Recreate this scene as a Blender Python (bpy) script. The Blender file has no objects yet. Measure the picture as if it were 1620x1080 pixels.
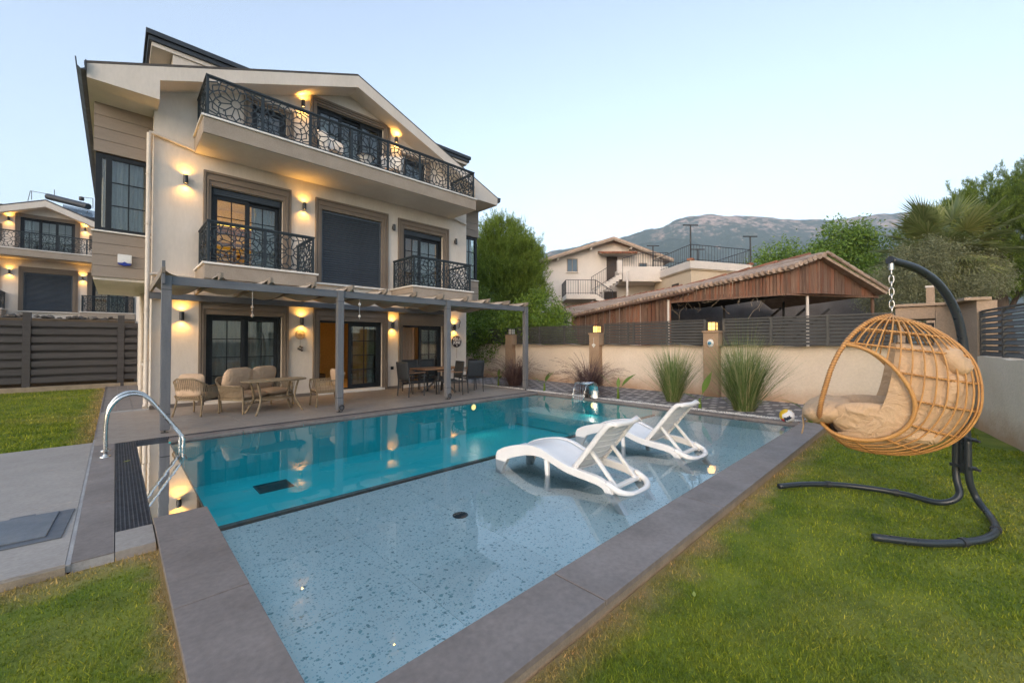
import bpy, bmesh, math, random
import numpy as np
from mathutils import Vector, Matrix

random.seed(7)
rng = np.random.default_rng(7)
R = math.radians
scene = bpy.context.scene
COL = scene.collection

# ---------------------------------------------------------------- camera, sky, sun, exposure
YAW = -math.atan2(646.0, 665.0)
cam_data = bpy.data.cameras.new('camera')
cam_data.sensor_width = 36.0
cam_data.lens = 36.0 * 646.0 / 1620.0
cam_data.shift_y = -9.15 / 1620.0
cam_data.clip_start = 0.05
cam_data.clip_end = 20000.0
cam = bpy.data.objects.new('camera', cam_data)
cam.location = (0, 0, 1.5)
cam.rotation_euler = (R(90.9), 0, YAW)
COL.objects.link(cam)
scene.camera = cam

SUN_AZ = R(-155)       # direction the light comes from, measured from +X (behind and left of the camera)
SUN_EL = R(15)
world = bpy.data.worlds.new('World')
scene.world = world
world.use_nodes = True
wn = world.node_tree
bg = wn.nodes['Background']
sky = wn.nodes.new('ShaderNodeTexSky')
sky.sky_type = 'NISHITA'
sky.sun_disc = False
sky.sun_elevation = SUN_EL
sky.sun_rotation = math.pi / 2 - SUN_AZ
sky.altitude = 0
sky.air_density = 1.0
sky.dust_density = 0.8
sky.ozone_density = 2.0
hs = wn.nodes.new('ShaderNodeHueSaturation')
hs.inputs['Saturation'].default_value = 0.76
hs.inputs['Hue'].default_value = 0.500
wn.links.new(sky.outputs[0], hs.inputs['Color'])
tint = wn.nodes.new('ShaderNodeMix'); tint.data_type = 'RGBA'; tint.blend_type = 'MULTIPLY'; tint.inputs[0].default_value = 1.0
tint.inputs[7].default_value = (1.06, 1.0, 0.945, 1)      # warm white balance of the evening sky
wn.links.new(hs.outputs[0], tint.inputs[6])
wn.links.new(tint.outputs[2], bg.inputs[0])
bg.inputs[1].default_value = 0.15

sun_data = bpy.data.lights.new('sun', 'SUN')
sun_data.energy = 0.95
sun_data.angle = R(40)
sun_data.color = (1.0, 0.74, 0.50)
sun = bpy.data.objects.new('sun', sun_data)
_d = Vector((math.cos(SUN_AZ) * math.cos(SUN_EL), math.sin(SUN_AZ) * math.cos(SUN_EL), math.sin(SUN_EL)))
sun.rotation_euler = (-_d).to_track_quat('-Z', 'Y').to_euler()
sun.location = _d * 60
COL.objects.link(sun)

scene.view_settings.view_transform = 'Standard'
scene.view_settings.look = 'None'
scene.view_settings.exposure = 1.78
scene.view_settings.gamma = 1.0
scene.view_settings.use_curve_mapping = False
scene.cycles.use_denoising = True
scene.cycles.max_bounces = 7
scene.cycles.diffuse_bounces = 3
scene.cycles.glossy_bounces = 3
scene.cycles.transmission_bounces = 3
scene.cycles.transparent_max_bounces = 12
scene.cycles.volume_bounces = 0
scene.cycles.caustics_reflective = False
scene.cycles.caustics_refractive = False
scene.cycles.sample_clamp_indirect = 4.0

# pixel of the photograph -> point in the place (used only to read measurements)
_F, _P = 646.0, R(0.9)
_CY = 541 - _F * math.tan(_P)
_AX = (665 / 927.1, 646 / 927.1)
def _ray(px, py):
    u = (px - 810) / _F; v = (_CY - py) / _F
    f = math.cos(_P) - v * math.sin(_P); w = math.sin(_P) + v * math.cos(_P)
    return Vector((_AX[0] * u + _AX[1] * f, -_AX[1] * u + _AX[0] * f, w))
def at_depth(px, py, d):
    r = _ray(px, py); f = _AX[1] * r.x + _AX[0] * r.y
    return Vector((0, 0, 1.5)) + r * (d / f)
def at_x(px, py, X):
    r = _ray(px, py)
    return Vector((0, 0, 1.5)) + r * (X / r.x)
def at_z(px, py, z=0.0):
    r = _ray(px, py)
    return Vector((0, 0, 1.5)) + r * ((z - 1.5) / r.z)

# ---------------------------------------------------------------- materials
MATS = {}
def _new(name):
    m = bpy.data.materials.new(name); m.use_nodes = True
    nt = m.node_tree
    b = nt.nodes['Principled BSDF']
    return m, nt, b
def nd(nt, t, **kw):
    n = nt.nodes.new(t)
    for k, v in kw.items(): setattr(n, k, v)
    return n
def mix(nt, a, b, fac, mode='MIX'):
    n = nt.nodes.new('ShaderNodeMix'); n.data_type = 'RGBA'; n.blend_type = mode
    for sock, val in ((n.inputs[0], fac), (n.inputs[6], a), (n.inputs[7], b)):
        if hasattr(val, 'is_linked') or hasattr(val, 'links'): nt.links.new(val, sock)
        elif isinstance(val, (int, float)): sock.default_value = val
        else: sock.default_value = (*val[:3], 1)
    return n.outputs[2]
def ramp(nt, src, stops):
    n = nt.nodes.new('ShaderNodeValToRGB'); nt.links.new(src, n.inputs[0])
    cr = n.color_ramp
    while len(cr.elements) < len(stops): cr.elements.new(0.5)
    for e, (p, c) in zip(cr.elements, stops):
        e.position = p; e.color = (*c[:3], 1) if not isinstance(c, (int, float)) else (c, c, c, 1)
    return n.outputs[0]
def coord(nt, world_space=False, scale=(1, 1, 1)):
    if world_space:
        src = nt.nodes.new('ShaderNodeNewGeometry').outputs['Position']
    else:
        src = nt.nodes.new('ShaderNodeTexCoord').outputs['Object']
    mp = nt.nodes.new('ShaderNodeMapping'); mp.inputs['Scale'].default_value = scale
    nt.links.new(src, mp.inputs[0])
    return mp.outputs[0]
def noise(nt, vec, scale, detail=4, rough=0.55):
    n = nt.nodes.new('ShaderNodeTexNoise'); n.inputs['Scale'].default_value = scale
    n.inputs['Detail'].default_value = detail; n.inputs['Roughness'].default_value = rough
    nt.links.new(vec, n.inputs['Vector']); return n.outputs[0]
def bump(nt, b, h, strength, dist=0.01):
    n = nt.nodes.new('ShaderNodeBump'); n.inputs['Strength'].default_value = strength
    n.inputs['Distance'].default_value = dist
    nt.links.new(h, n.inputs['Height']); nt.links.new(n.outputs[0], b.inputs['Normal'])
def mat(name, col, rough=0.6, col2=None, scale=4.0, bs=0.0, bscale=60, metal=0.0, ws=False, stretch=(1, 1, 1), rand=0.0, spec=0.5, fine=0.12, fold=0.0):
    """procedural surface: large stains + fine grain + relief + a little difference from piece to piece"""
    m, nt, b = _new(name)
    c2 = col2 or tuple(c * 0.72 for c in col)
    v = coord(nt, ws, stretch)
    f = ramp(nt, noise(nt, v, scale, 6, 0.6), [(0.32, 0.0), (0.72, 1.0)])
    c = mix(nt, col, c2, f)
    g = ramp(nt, noise(nt, v, scale * 17, 3), [(0.3, 1 - fine), (0.7, 1 + fine)])
    c = mix(nt, c, g, 1.0, 'MULTIPLY')
    if rand:
        oi = nt.nodes.new('ShaderNodeObjectInfo')
        c = mix(nt, c, ramp(nt, oi.outputs['Random'], [(0, 1 - rand), (1, 1 + rand)]), 1.0, 'MULTIPLY')
    nt.links.new(c, b.inputs['Base Color'])
    rr_ = ramp(nt, noise(nt, v, scale * 3, 4), [(0.3, max(0.02, rough - 0.08)), (0.7, min(1, rough + 0.08))])
    nt.links.new(rr_, b.inputs['Roughness'])
    b.inputs['Metallic'].default_value = metal
    b.inputs['Specular IOR Level'].default_value = spec
    if fold:
        fv = nd(nt, 'ShaderNodeTexNoise'); fv.inputs['Scale'].default_value = fold; fv.inputs['Detail'].default_value = 3; fv.inputs['Distortion'].default_value = 1.6; nt.links.new(v, fv.inputs['Vector'])
        bump(nt, b, mix(nt, fv.outputs[0], noise(nt, v, bscale, 3), 0.06), 0.9, 0.035)
    elif bs: bump(nt, b, noise(nt, v, bscale, 5, 0.6), bs)
    MATS[name] = m
    return m
def emit(name, col, strength):
    m, nt, b = _new(name)
    b.inputs['Base Color'].default_value = (*col, 1)
    b.inputs['Emission Color'].default_value = (*col, 1)
    b.inputs['Emission Strength'].default_value = strength
    MATS[name] = m
    return m

mat('stucco', (0.70, 0.635, 0.56), 0.85, (0.62, 0.555, 0.48), 1.5, 0.35, 90, ws=True, stretch=(1, 1, 0.3), fine=0.035)
mat('stucco_taupe', (0.215, 0.172, 0.135), 0.8, (0.185, 0.148, 0.115), 1.5, 0.2, 90, ws=True, fine=0.05)
mat('siding', (0.30, 0.245, 0.195), 0.6, (0.26, 0.21, 0.165), 2.0, 0.15, 30, stretch=(1, 1, 9), rand=0.05)
mat('slab_stone', (0.36, 0.30, 0.24), 0.8, (0.29, 0.24, 0.19), 2.5, 0.3, 50, ws=True)
mat('marble', (0.80, 0.76, 0.70), 0.35, (0.70, 0.66, 0.60), 5, 0.0)
mat('anthracite', (0.016, 0.020, 0.024), 0.5, (0.012, 0.015, 0.019), 3, 0.05, 80, spec=0.3)
mat('anthracite_rail', (0.028, 0.040, 0.048), 0.5, (0.02, 0.028, 0.034), 6, 0.1, 80, spec=0.35)
mat('shutter_metal', (0.045, 0.058, 0.075), 0.42, (0.035, 0.046, 0.06), 2, rand=0.04)
mat('roof_metal', (0.035, 0.045, 0.055), 0.5, (0.025, 0.03, 0.04), 3)
mat('pipe_cream', (0.66, 0.59, 0.50), 0.5, (0.58, 0.51, 0.43), 3)
mat('roof_tile_dark', (0.06, 0.055, 0.05), 0.8, (0.09, 0.08, 0.07), 6, 0.3, 30)
mat('pergola_wood', (0.115, 0.118, 0.128), 0.62, (0.165, 0.165, 0.17), 3.0, 0.35, 40, stretch=(6, 6, 0.5), rand=0.06)
mat('pergola_beam', (0.105, 0.112, 0.125), 0.62, (0.15, 0.155, 0.165), 3.0, 0.35, 40, stretch=(0.5, 6, 6), rand=0.06)
mat('rafter_wood', (0.20, 0.165, 0.13), 0.7, (0.27, 0.225, 0.18), 3.0, 0.3, 40, stretch=(6, 0.5, 6), rand=0.08)
mat('shade_cloth', (0.48, 0.40, 0.315), 0.9, (0.42, 0.35, 0.27), 4, 0.2, 200, fine=0.06)
mat('terrace_tile', (0.31, 0.265, 0.225), 0.48, (0.27, 0.23, 0.195), 2.2, 0.06, 60, rand=0.05)
mat('paving_slab', (0.34, 0.305, 0.27), 0.55, (0.29, 0.26, 0.23), 1.7, 0.1, 80, ws=True, rand=0.05)
mat('coping_stone', (0.235, 0.20, 0.18), 0.55, (0.15, 0.127, 0.115), 1.6, 0.12, 70, rand=0.07, ws=True)
mat('coping_side', (0.33, 0.27, 0.20), 0.8, (0.22, 0.18, 0.13), 6, 0.4, 60, ws=True)
mat('wet_stone', (0.17, 0.145, 0.125), 0.12, (0.13, 0.11, 0.095), 4, 0.03, 60, ws=True)
mat('grout', (0.36, 0.35, 0.34), 0.9)
mat('plinth', (0.17, 0.145, 0.125), 0.6, rand=0.03)
mat('side_brick', (0.20, 0.18, 0.17), 0.8, (0.15, 0.135, 0.125), 5, 0.3, 60, rand=0.12)
mat('grate_plastic', (0.028, 0.03, 0.036), 0.5, (0.06, 0.065, 0.075), 9)
mat('steel', (0.66, 0.66, 0.64), 0.24, (0.5, 0.5, 0.48), 5, metal=1.0, fine=0.03)
mat('fence_wood', (0.066, 0.062, 0.064), 0.75, (0.048, 0.045, 0.047), 3, 0.3, 40, stretch=(0.6, 6, 6), rand=0.10)
mat('louvre', (0.070, 0.066, 0.058), 0.55, (0.052, 0.05, 0.044), 3, rand=0.05)
mat('white_plastic', (0.82, 0.80, 0.77), 0.38, (0.76, 0.74, 0.71), 3, 0.05, 300, fine=0.02)
mat('wall_render', (0.72, 0.61, 0.49), 0.95, (0.65, 0.54, 0.42), 1.2, 0.9, 26, ws=True, fine=0.05)
mat('pillar_render', (0.36, 0.245, 0.155), 0.95, (0.31, 0.21, 0.135), 2, 0.6, 50, ws=True)
mat('portal_render', (0.40, 0.29, 0.205), 0.95, (0.34, 0.245, 0.175), 2, 1.0, 40, ws=True)
mat('cane', (0.60, 0.31, 0.095), 0.5, (0.44, 0.205, 0.06), 9, 0.2, 90, fine=0.2)
mat('cane_dark', (0.27, 0.12, 0.045), 0.6, (0.38, 0.2, 0.08), 20)
mat('cushion_tan', (0.60, 0.405, 0.245), 0.9, (0.52, 0.345, 0.205), 5, 0.25, 260, fine=0.06, fold=7.0)
mat('cushion_sand', (0.56, 0.40, 0.27), 0.9, (0.49, 0.345, 0.23), 4, 0.25, 260, fine=0.06, fold=6.0)
mat('wicker', (0.30, 0.225, 0.135), 0.7, (0.16, 0.115, 0.065), 16, 0.5, 120, fine=0.3)
mat('wicker_light', (0.40, 0.305, 0.19), 0.65, (0.26, 0.19, 0.115), 12, 0.4, 120, fine=0.25)
mat('table_wood', (0.30, 0.16, 0.08), 0.5, (0.20, 0.10, 0.05), 4, 0.1, 50, stretch=(1, 8, 1))
mat('black_metal', (0.035, 0.038, 0.042), 0.45, (0.025, 0.027, 0.03), 6)
mat('black_mesh', (0.03, 0.034, 0.038), 0.7, (0.022, 0.025, 0.028), 30, 0.3, 400)
mat('swing_metal', (0.026, 0.034, 0.042), 0.33, (0.02, 0.026, 0.032), 5, 0.08, 120)
mat('chain_zinc', (0.62, 0.60, 0.57), 0.28, metal=1.0)
mat('plank_old', (0.21, 0.07, 0.032), 0.85, (0.17, 0.115, 0.08), 3.0, 0.5, 40, stretch=(5, 5, 0.5), rand=0.28, fine=0.25)
mat('plank_grey', (0.20, 0.125, 0.085), 0.85, (0.11, 0.05, 0.03), 3.0, 0.5, 40, stretch=(5, 5, 0.5), rand=0.25, fine=0.25)
mat('tile_clay', (0.44, 0.34, 0.27), 0.9, (0.28, 0.19, 0.135), 5, 0.4, 40, rand=0.2)
mat('tile_ridge', (0.32, 0.12, 0.065), 0.9, (0.25, 0.14, 0.09), 8, 0.4, 40, rand=0.2)
mat('house_white', (0.72, 0.65, 0.58), 0.9, (0.62, 0.555, 0.495), 0.6, 0.2, 20, fine=0.04)
mat('house_cream', (0.66, 0.53, 0.38), 0.9, (0.58, 0.46, 0.33), 0.7, 0.2, 20, fine=0.04)
mat('house_trim', (0.30, 0.24, 0.18), 0.8)
mat('iron', (0.035, 0.035, 0.038), 0.55)
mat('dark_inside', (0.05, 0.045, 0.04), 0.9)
mat('barn_inside', (0.13, 0.12, 0.115), 0.9, (0.08, 0.07, 0.065), 1)
mat('door_brown', (0.06, 0.04, 0.03), 0.6)
mat('curtain', (0.62, 0.60, 0.57), 0.95, (0.55, 0.53, 0.5), 3, stretch=(6, 1, 0.3))
mat('curtain_peach', (0.50, 0.34, 0.24), 0.95, (0.44, 0.3, 0.2), 3, stretch=(6, 1, 0.3))
mat('room_wall', (0.50, 0.42, 0.32), 0.9, (0.45, 0.37, 0.28), 1)
mat('room_warm', (0.60, 0.44, 0.18), 0.9, (0.52, 0.37, 0.14), 1)
mat('shelf_wood', (0.24, 0.10, 0.035), 0.6, (0.16, 0.07, 0.025), 3)
mat('rattan_white', (0.70, 0.68, 0.64), 0.6, (0.6, 0.58, 0.54), 12)
mat('soil', (0.13, 0.095, 0.06), 1.0, (0.08, 0.06, 0.04), 6, 0.8, 40, ws=True, fine=0.3)
mat('pebble_white', (0.72, 0.69, 0.64), 0.8, (0.5, 0.48, 0.45), 40, 0.8, 90, fine=0.3, ws=True)
mat('paver_dark', (0.17, 0.165, 0.17), 0.7, (0.13, 0.125, 0.13), 6, 0.3, 60, rand=0.15)
mat('paver_light', (0.44, 0.42, 0.40), 0.7, (0.36, 0.34, 0.33), 6, 0.3, 60, rand=0.1)
mat('bark', (0.10, 0.075, 0.055), 0.95, (0.06, 0.045, 0.035), 6, 0.8, 30, stretch=(4, 4, 0.7))
mat('bark_pale', (0.16, 0.13, 0.10), 0.95, (0.1, 0.08, 0.06), 6, 0.8, 30, stretch=(4, 4, 0.7))
mat('palm_bark', (0.13, 0.09, 0.055), 0.95, (0.075, 0.05, 0.03), 10, 0.8, 30)
mat('plastic_white', (0.80, 0.79, 0.76), 0.4, fine=0.02)
mat('plastic_blue', (0.01, 0.03, 0.30), 0.3)
mat('sign_black', (0.03, 0.02, 0.022), 0.4)
mat('sign_white', (0.8, 0.78, 0.76), 0.5)
mat('hatch_frame', (0.11, 0.125, 0.145), 0.45, (0.08, 0.09, 0.105), 3)
mat('hatch_lid', (0.095, 0.115, 0.14), 0.42, (0.15, 0.165, 0.18), 2.5, 0.15, 60)
mat('rope_grey', (0.10, 0.085, 0.075), 0.9)
mat('shell', (0.45, 0.36, 0.27), 0.6, (0.25, 0.17, 0.12), 20)
mat('ball_yellow', (0.80, 0.50, 0.02), 0.4, fine=0.02)
mat('ball_white', (0.78, 0.76, 0.74), 0.4, fine=0.02)
mat('ball_navy', (0.02, 0.03, 0.06), 0.4, fine=0.02)
mat('ball_red', (0.65, 0.04, 0.04), 0.4, fine=0.02)
mat('ceramic_white', (0.70, 0.68, 0.63), 0.3)
mat('ceramic_blue', (0.05, 0.22, 0.35), 0.2)
mat('rock', (0.12, 0.11, 0.10), 0.95, (0.07, 0.065, 0.06), 4, 0.8, 20, rand=0.2)
mat('drain_dark', (0.02, 0.03, 0.035), 0.5)
mat('drain_teal', (0.015, 0.13, 0.15), 0.5)
mat('solar_glass', (0.10, 0.15, 0.20), 0.2, (0.08, 0.12, 0.16), 2)
mat('brick_red', (0.30, 0.13, 0.08), 0.9, (0.24, 0.1, 0.06), 8, 0.3, 50)
mat('leaf_litter', (0.32, 0.36, 0.05), 0.6)
emit('lamp_glow', (1.0, 0.58, 0.18), 1.6)
emit('lantern_glow', (1.0, 0.60, 0.18), 0.42)
emit('cove_glow', (1.0, 0.62, 0.05), 2.5)
emit('bulb_glow', (1.0, 0.70, 0.3), 1.2)
emit('pool_lamp', (1.0, 0.76, 0.28), 0.6)

def glass_mat(name, tint, ior=1.5, rough=0.0, add=0.0):
    m, nt, b = _new(name); nt.nodes.remove(b)
    out = nt.nodes['Material Output']
    t = nd(nt, 'ShaderNodeBsdfTransparent'); t.inputs[0].default_value = (*tint, 1)
    g = nd(nt, 'ShaderNodeBsdfGlossy'); g.inputs[0].default_value = (1, 1, 1, 1); g.inputs[1].default_value = rough
    fr = nd(nt, 'ShaderNodeFresnel'); fr.inputs[0].default_value = ior
    fac = fr.outputs[0]
    if add:
        ma = nd(nt, 'ShaderNodeMath', operation='ADD', use_clamp=True); nt.links.new(fac, ma.inputs[0]); ma.inputs[1].default_value = add
        fac = ma.outputs[0]
    mx = nd(nt, 'ShaderNodeMixShader')
    nt.links.new(fac, mx.inputs[0]); nt.links.new(t.outputs[0], mx.inputs[1]); nt.links.new(g.outputs[0], mx.inputs[2])
    nt.links.new(mx.outputs[0], out.inputs[0])
    MATS[name] = m
    return m, nt, g, fr
def base_dirt(name, z0, z1, col, amount=0.75):
    # rain-splash soil stain along the foot of a rendered wall
    m = MATS[name]; nt = m.node_tree; b = nt.nodes['Principled BSDF']
    src = b.inputs['Base Color'].links[0].from_socket
    ge = nd(nt, 'ShaderNodeNewGeometry'); sep = nd(nt, 'ShaderNodeSeparateXYZ'); nt.links.new(ge.outputs['Position'], sep.inputs[0])
    ad = nd(nt, 'ShaderNodeMath', operation='MULTIPLY_ADD'); nt.links.new(noise(nt, ge.outputs['Position'], 2.2, 6, 0.7), ad.inputs[0]); ad.inputs[1].default_value = -0.7; nt.links.new(sep.outputs[2], ad.inputs[2])
    mr = nd(nt, 'ShaderNodeMapRange'); nt.links.new(ad.outputs[0], mr.inputs[0]); mr.inputs[1].default_value = z0 - 0.35; mr.inputs[2].default_value = z1 - 0.35; mr.inputs[3].default_value = amount; mr.inputs[4].default_value = 0.0
    nt.links.new(mix(nt, src, col, mr.outputs[0]), b.inputs['Base Color'])
base_dirt('wall_render', 0.0, 0.42, (0.42, 0.235, 0.12)); base_dirt('pillar_render', 0.0, 0.25, (0.25, 0.15, 0.08), 0.6)
glass_mat('glass', (0.80, 0.85, 0.85), 1.45, 0.0, 0.02)
glass_mat('thin_water', (0.95, 0.98, 0.98), 1.33, 0.08, 0.14)
_m, _nt, _g, _fr = glass_mat('pool_water', (0.95, 0.992, 0.992), 1.33, 0.0)
_v = coord(_nt, True, (1, 1, 1))
_bn = nd(_nt, 'ShaderNodeBump'); _bn.inputs['Strength'].default_value = 0.15; _bn.inputs['Distance'].default_value = 0.02
_h = mix(_nt, noise(_nt, _v, 2.6, 2), noise(_nt, _v, 0.8, 2), 0.5)
_nt.links.new(_h, _bn.inputs['Height'])
_nt.links.new(_bn.outputs[0], _g.inputs['Normal']); _nt.links.new(_bn.outputs[0], _fr.inputs['Normal'])

# terrazzo of the shallow ledge: pale slabs with dark and mid chips of several sizes
def terrazzo():
    m, nt, b = _new('terrazzo')
    v = coord(nt, True)
    base = mix(nt, (0.82, 0.95, 0.92), (0.75, 0.90, 0.88), ramp(nt, noise(nt, v, 1.6, 4), [(0.35, 0.0), (0.7, 1.0)]))
    for sc, th, colr, keep in ((23, 0.27, (0.17, 0.32, 0.33), 0.70), (40, 0.29, (0.25, 0.41, 0.42), 0.52), (72, 0.31, (0.34, 0.52, 0.53), 0.42)):
        wv = nd(nt, 'ShaderNodeVectorMath', operation='ADD')
        n2 = nd(nt, 'ShaderNodeTexNoise'); n2.inputs['Scale'].default_value = sc * 1.1; nt.links.new(v, n2.inputs['Vector'])
        sv = nd(nt, 'ShaderNodeVectorMath', operation='SCALE'); sv.inputs['Scale'].default_value = 1.0 / sc
        nt.links.new(n2.outputs['Color'], sv.inputs[0]); nt.links.new(v, wv.inputs[0]); nt.links.new(sv.outputs[0], wv.inputs[1])
        vo = nd(nt, 'ShaderNodeTexVoronoi'); vo.inputs['Scale'].default_value = sc; nt.links.new(wv.outputs[0], vo.inputs['Vector'])
        d = ramp(nt, vo.outputs['Distance'], [(th, 1.0), (th + 0.05, 0.0)])
        sep = nd(nt, 'ShaderNodeSeparateColor'); nt.links.new(vo.outputs['Color'], sep.inputs[0])
        k = ramp(nt, sep.outputs[0], [(keep, 0.0), (keep + 0.02, 1.0)])
        f = mix(nt, d, k, 1.0, 'MULTIPLY')
        tone = mix(nt, colr, tuple(c * 1.7 for c in colr), sep.outputs[1])
        base = mix(nt, base, tone, f)
    oi = nd(nt, 'ShaderNodeObjectInfo')
    base = mix(nt, base, ramp(nt, oi.outputs['Random'], [(0, 0.93), (1, 1.05)]), 1.0, 'MULTIPLY')
    st_ = ramp(nt, noise(nt, v, 0.9, 6, 0.65), [(0.45, 1.0), (0.8, 0.86)])
    base = mix(nt, base, st_, 1.0, 'MULTIPLY')
    nt.links.new(base, b.inputs['Base Color']); b.inputs['Roughness'].default_value = 0.5
    MATS['terrazzo'] = m
terrazzo()
def pool_tile():
    m, nt, b = _new('pool_tile')
    v = coord(nt, True)
    c = mix(nt, (0.04, 0.84, 0.86), (0.035, 0.78, 0.82), ramp(nt, noise(nt, v, 0.8, 3), [(0.3, 0.0), (0.7, 1.0)]))
    nt.links.new(c, b.inputs['Base Color']); b.inputs['Roughness'].default_value = 0.4
    MATS['pool_tile'] = m
pool_tile()

def leaf_mat(name, cols, rough=0.55, transl=0.3, ws=0.0):
    m, nt, b = _new(name)
    out = nt.nodes['Material Output']
    ge = nd(nt, 'ShaderNodeNewGeometry')
    c = ramp(nt, ge.outputs['Random Per Island'], [(i / max(1, len(cols) - 1), q) for i, q in enumerate(cols)])
    nt.links.new(c, b.inputs['Base Color']); b.inputs['Roughness'].default_value = rough
    b.inputs['Specular IOR Level'].default_value = 0.35
    tr = nd(nt, 'ShaderNodeBsdfTranslucent'); nt.links.new(c, tr.inputs[0])
    mx = nd(nt, 'ShaderNodeMixShader'); mx.inputs[0].default_value = transl
    nt.links.new(b.outputs[0], mx.inputs[1]); nt.links.new(tr.outputs[0], mx.inputs[2]); nt.links.new(mx.outputs[0], out.inputs[0])
    MATS[name] = m
leaf_mat('leaf_pine', [(0.10, 0.16, 0.022), (0.18, 0.26, 0.035), (0.31, 0.40, 0.055), (0.13, 0.20, 0.028)])
leaf_mat('leaf_pine_dark', [(0.08, 0.13, 0.022), (0.14, 0.21, 0.034), (0.25, 0.33, 0.05)])
leaf_mat('leaf_citrus', [(0.09, 0.16, 0.02), (0.16, 0.25, 0.03), (0.23, 0.33, 0.04), (0.11, 0.19, 0.025)], 0.4)
leaf_mat('leaf_walnut', [(0.09, 0.165, 0.028), (0.15, 0.25, 0.04), (0.24, 0.35, 0.06)], 0.45)
leaf_mat('leaf_olive', [(0.16, 0.17, 0.08), (0.24, 0.25, 0.13), (0.33, 0.34, 0.20), (0.13, 0.145, 0.065)], 0.5)
leaf_mat('leaf_palm', [(0.17, 0.21, 0.06), (0.27, 0.30, 0.10), (0.38, 0.38, 0.15)], 0.5)
leaf_mat('leaf_banana', [(0.13, 0.22, 0.035), (0.19, 0.29, 0.045)], 0.4, 0.35)
leaf_mat('blade_green', [(0.09, 0.15, 0.04), (0.15, 0.22, 0.065), (0.23, 0.29, 0.10), (0.40, 0.36, 0.18)], 0.6)
leaf_mat('blade_purple', [(0.075, 0.045, 0.05), (0.12, 0.07, 0.065), (0.19, 0.12, 0.09)], 0.7)
leaf_mat('plume_purple', [(0.16, 0.10, 0.09), (0.24, 0.16, 0.13)], 0.9)
leaf_mat('dry_twig', [(0.36, 0.28, 0.19), (0.28, 0.21, 0.14)], 0.9, 0.1)

def lawn_color(nt, isl=None):
    """turf colour: green with straw-coloured worn patches, parched strip along the pool edge and the paving"""
    ge = nd(nt, 'ShaderNodeNewGeometry')
    v = nd(nt, 'ShaderNodeMapping'); nt.links.new(ge.outputs['Position'], v.inputs[0])
    v = v.outputs[0]
    n1 = noise(nt, v, 0.55, 5, 0.6); n2 = noise(nt, v, 2.4, 4, 0.6)
    g = mix(nt, (0.135, 0.20, 0.016), (0.255, 0.30, 0.03), ramp(nt, n2, [(0.35, 0.0), (0.65, 1.0)]))
    c = mix(nt, g, (0.46, 0.36, 0.11), ramp(nt, n1, [(0.52, 0.0), (0.82, 0.62)]))
    sep = nd(nt, 'ShaderNodeSeparateXYZ'); nt.links.new(ge.outputs['Position'], sep.inputs[0])
    wob = nd(nt, 'ShaderNodeMath', operation='MULTIPLY_ADD'); nt.links.new(noise(nt, v, 3.5, 4), wob.inputs[0]); wob.inputs[1].default_value = 0.45; wob.inputs[2].default_value = -0.225
    def strip(sock, lo, hi, flip=False):
        a = nd(nt, 'ShaderNodeMath', operation='ADD'); nt.links.new(sock, a.inputs[0]); nt.links.new(wob.outputs[0], a.inputs[1])
        mr = nd(nt, 'ShaderNodeMapRange'); nt.links.new(a.outputs[0], mr.inputs[0])
        mr.inputs[1].default_value = lo; mr.inputs[2].default_value = hi; mr.clamp = True
        return mr.outputs[0]
    # strip Y in [1.0,1.3] for X > 0.2 ; strip X in [0.05,0.24] ; strip Y in [3.6,4.05] for X < 0.3
    s1 = strip(sep.outputs[1], 1.06, 1.32)
    gx = nd(nt, 'ShaderNodeMath', operation='GREATER_THAN'); nt.links.new(sep.outputs[0], gx.inputs[0]); gx.inputs[1].default_value = 0.23
    s1m = nd(nt, 'ShaderNodeMath', operation='MULTIPLY'); nt.links.new(s1, s1m.inputs[0]); nt.links.new(gx.outputs[0], s1m.inputs[1])
    s2 = strip(sep.outputs[1], 3.72, 4.08)
    s3 = strip(sep.outputs[0], 0.12, 0.26)
    lx = nd(nt, 'ShaderNodeMath', operation='LESS_THAN'); nt.links.new(sep.outputs[0], lx.inputs[0]); lx.inputs[1].default_value = 0.23
    ly = nd(nt, 'ShaderNodeMath', operation='LESS_THAN'); nt.links.new(sep.outputs[1], ly.inputs[0]); ly.inputs[1].default_value = 6.0
    mx = nd(nt, 'ShaderNodeMath', operation='MAXIMUM'); nt.links.new(s2, mx.inputs[0]); nt.links.new(s3, mx.inputs[1])
    m1 = nd(nt, 'ShaderNodeMath', operation='MULTIPLY'); nt.links.new(mx.outputs[0], m1.inputs[0]); nt.links.new(lx.outputs[0], m1.inputs[1])
    m2 = nd(nt, 'ShaderNodeMath', operation='MULTIPLY'); nt.links.new(m1.outputs[0], m2.inputs[0]); nt.links.new(ly.outputs[0], m2.inputs[1])
    s4 = strip(sep.outputs[0], -0.55, -0.22)
    m3 = nd(nt, 'ShaderNodeMath', operation='MULTIPLY'); nt.links.new(s4, m3.inputs[0])
    ly2 = nd(nt, 'ShaderNodeMath', operation='GREATER_THAN'); nt.links.new(sep.outputs[1], ly2.inputs[0]); ly2.inputs[1].default_value = 6.0
    nt.links.new(ly2.outputs[0], m3.inputs[1])
    tot = nd(nt, 'ShaderNodeMath', operation='MAXIMUM'); nt.links.new(s1m.outputs[0], tot.inputs[0]); nt.links.new(m2.outputs[0], tot.inputs[1])
    tot2 = nd(nt, 'ShaderNodeMath', operation='MAXIMUM'); nt.links.new(tot.outputs[0], tot2.inputs[0]); nt.links.new(m3.outputs[0], tot2.inputs[1])
    k = nd(nt, 'ShaderNodeMath', operation='MULTIPLY'); nt.links.new(tot2.outputs[0], k.inputs[0]); k.inputs[1].default_value = 0.8
    return mix(nt, c, (0.46, 0.31, 0.15), k.outputs[0]), ge
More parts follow.
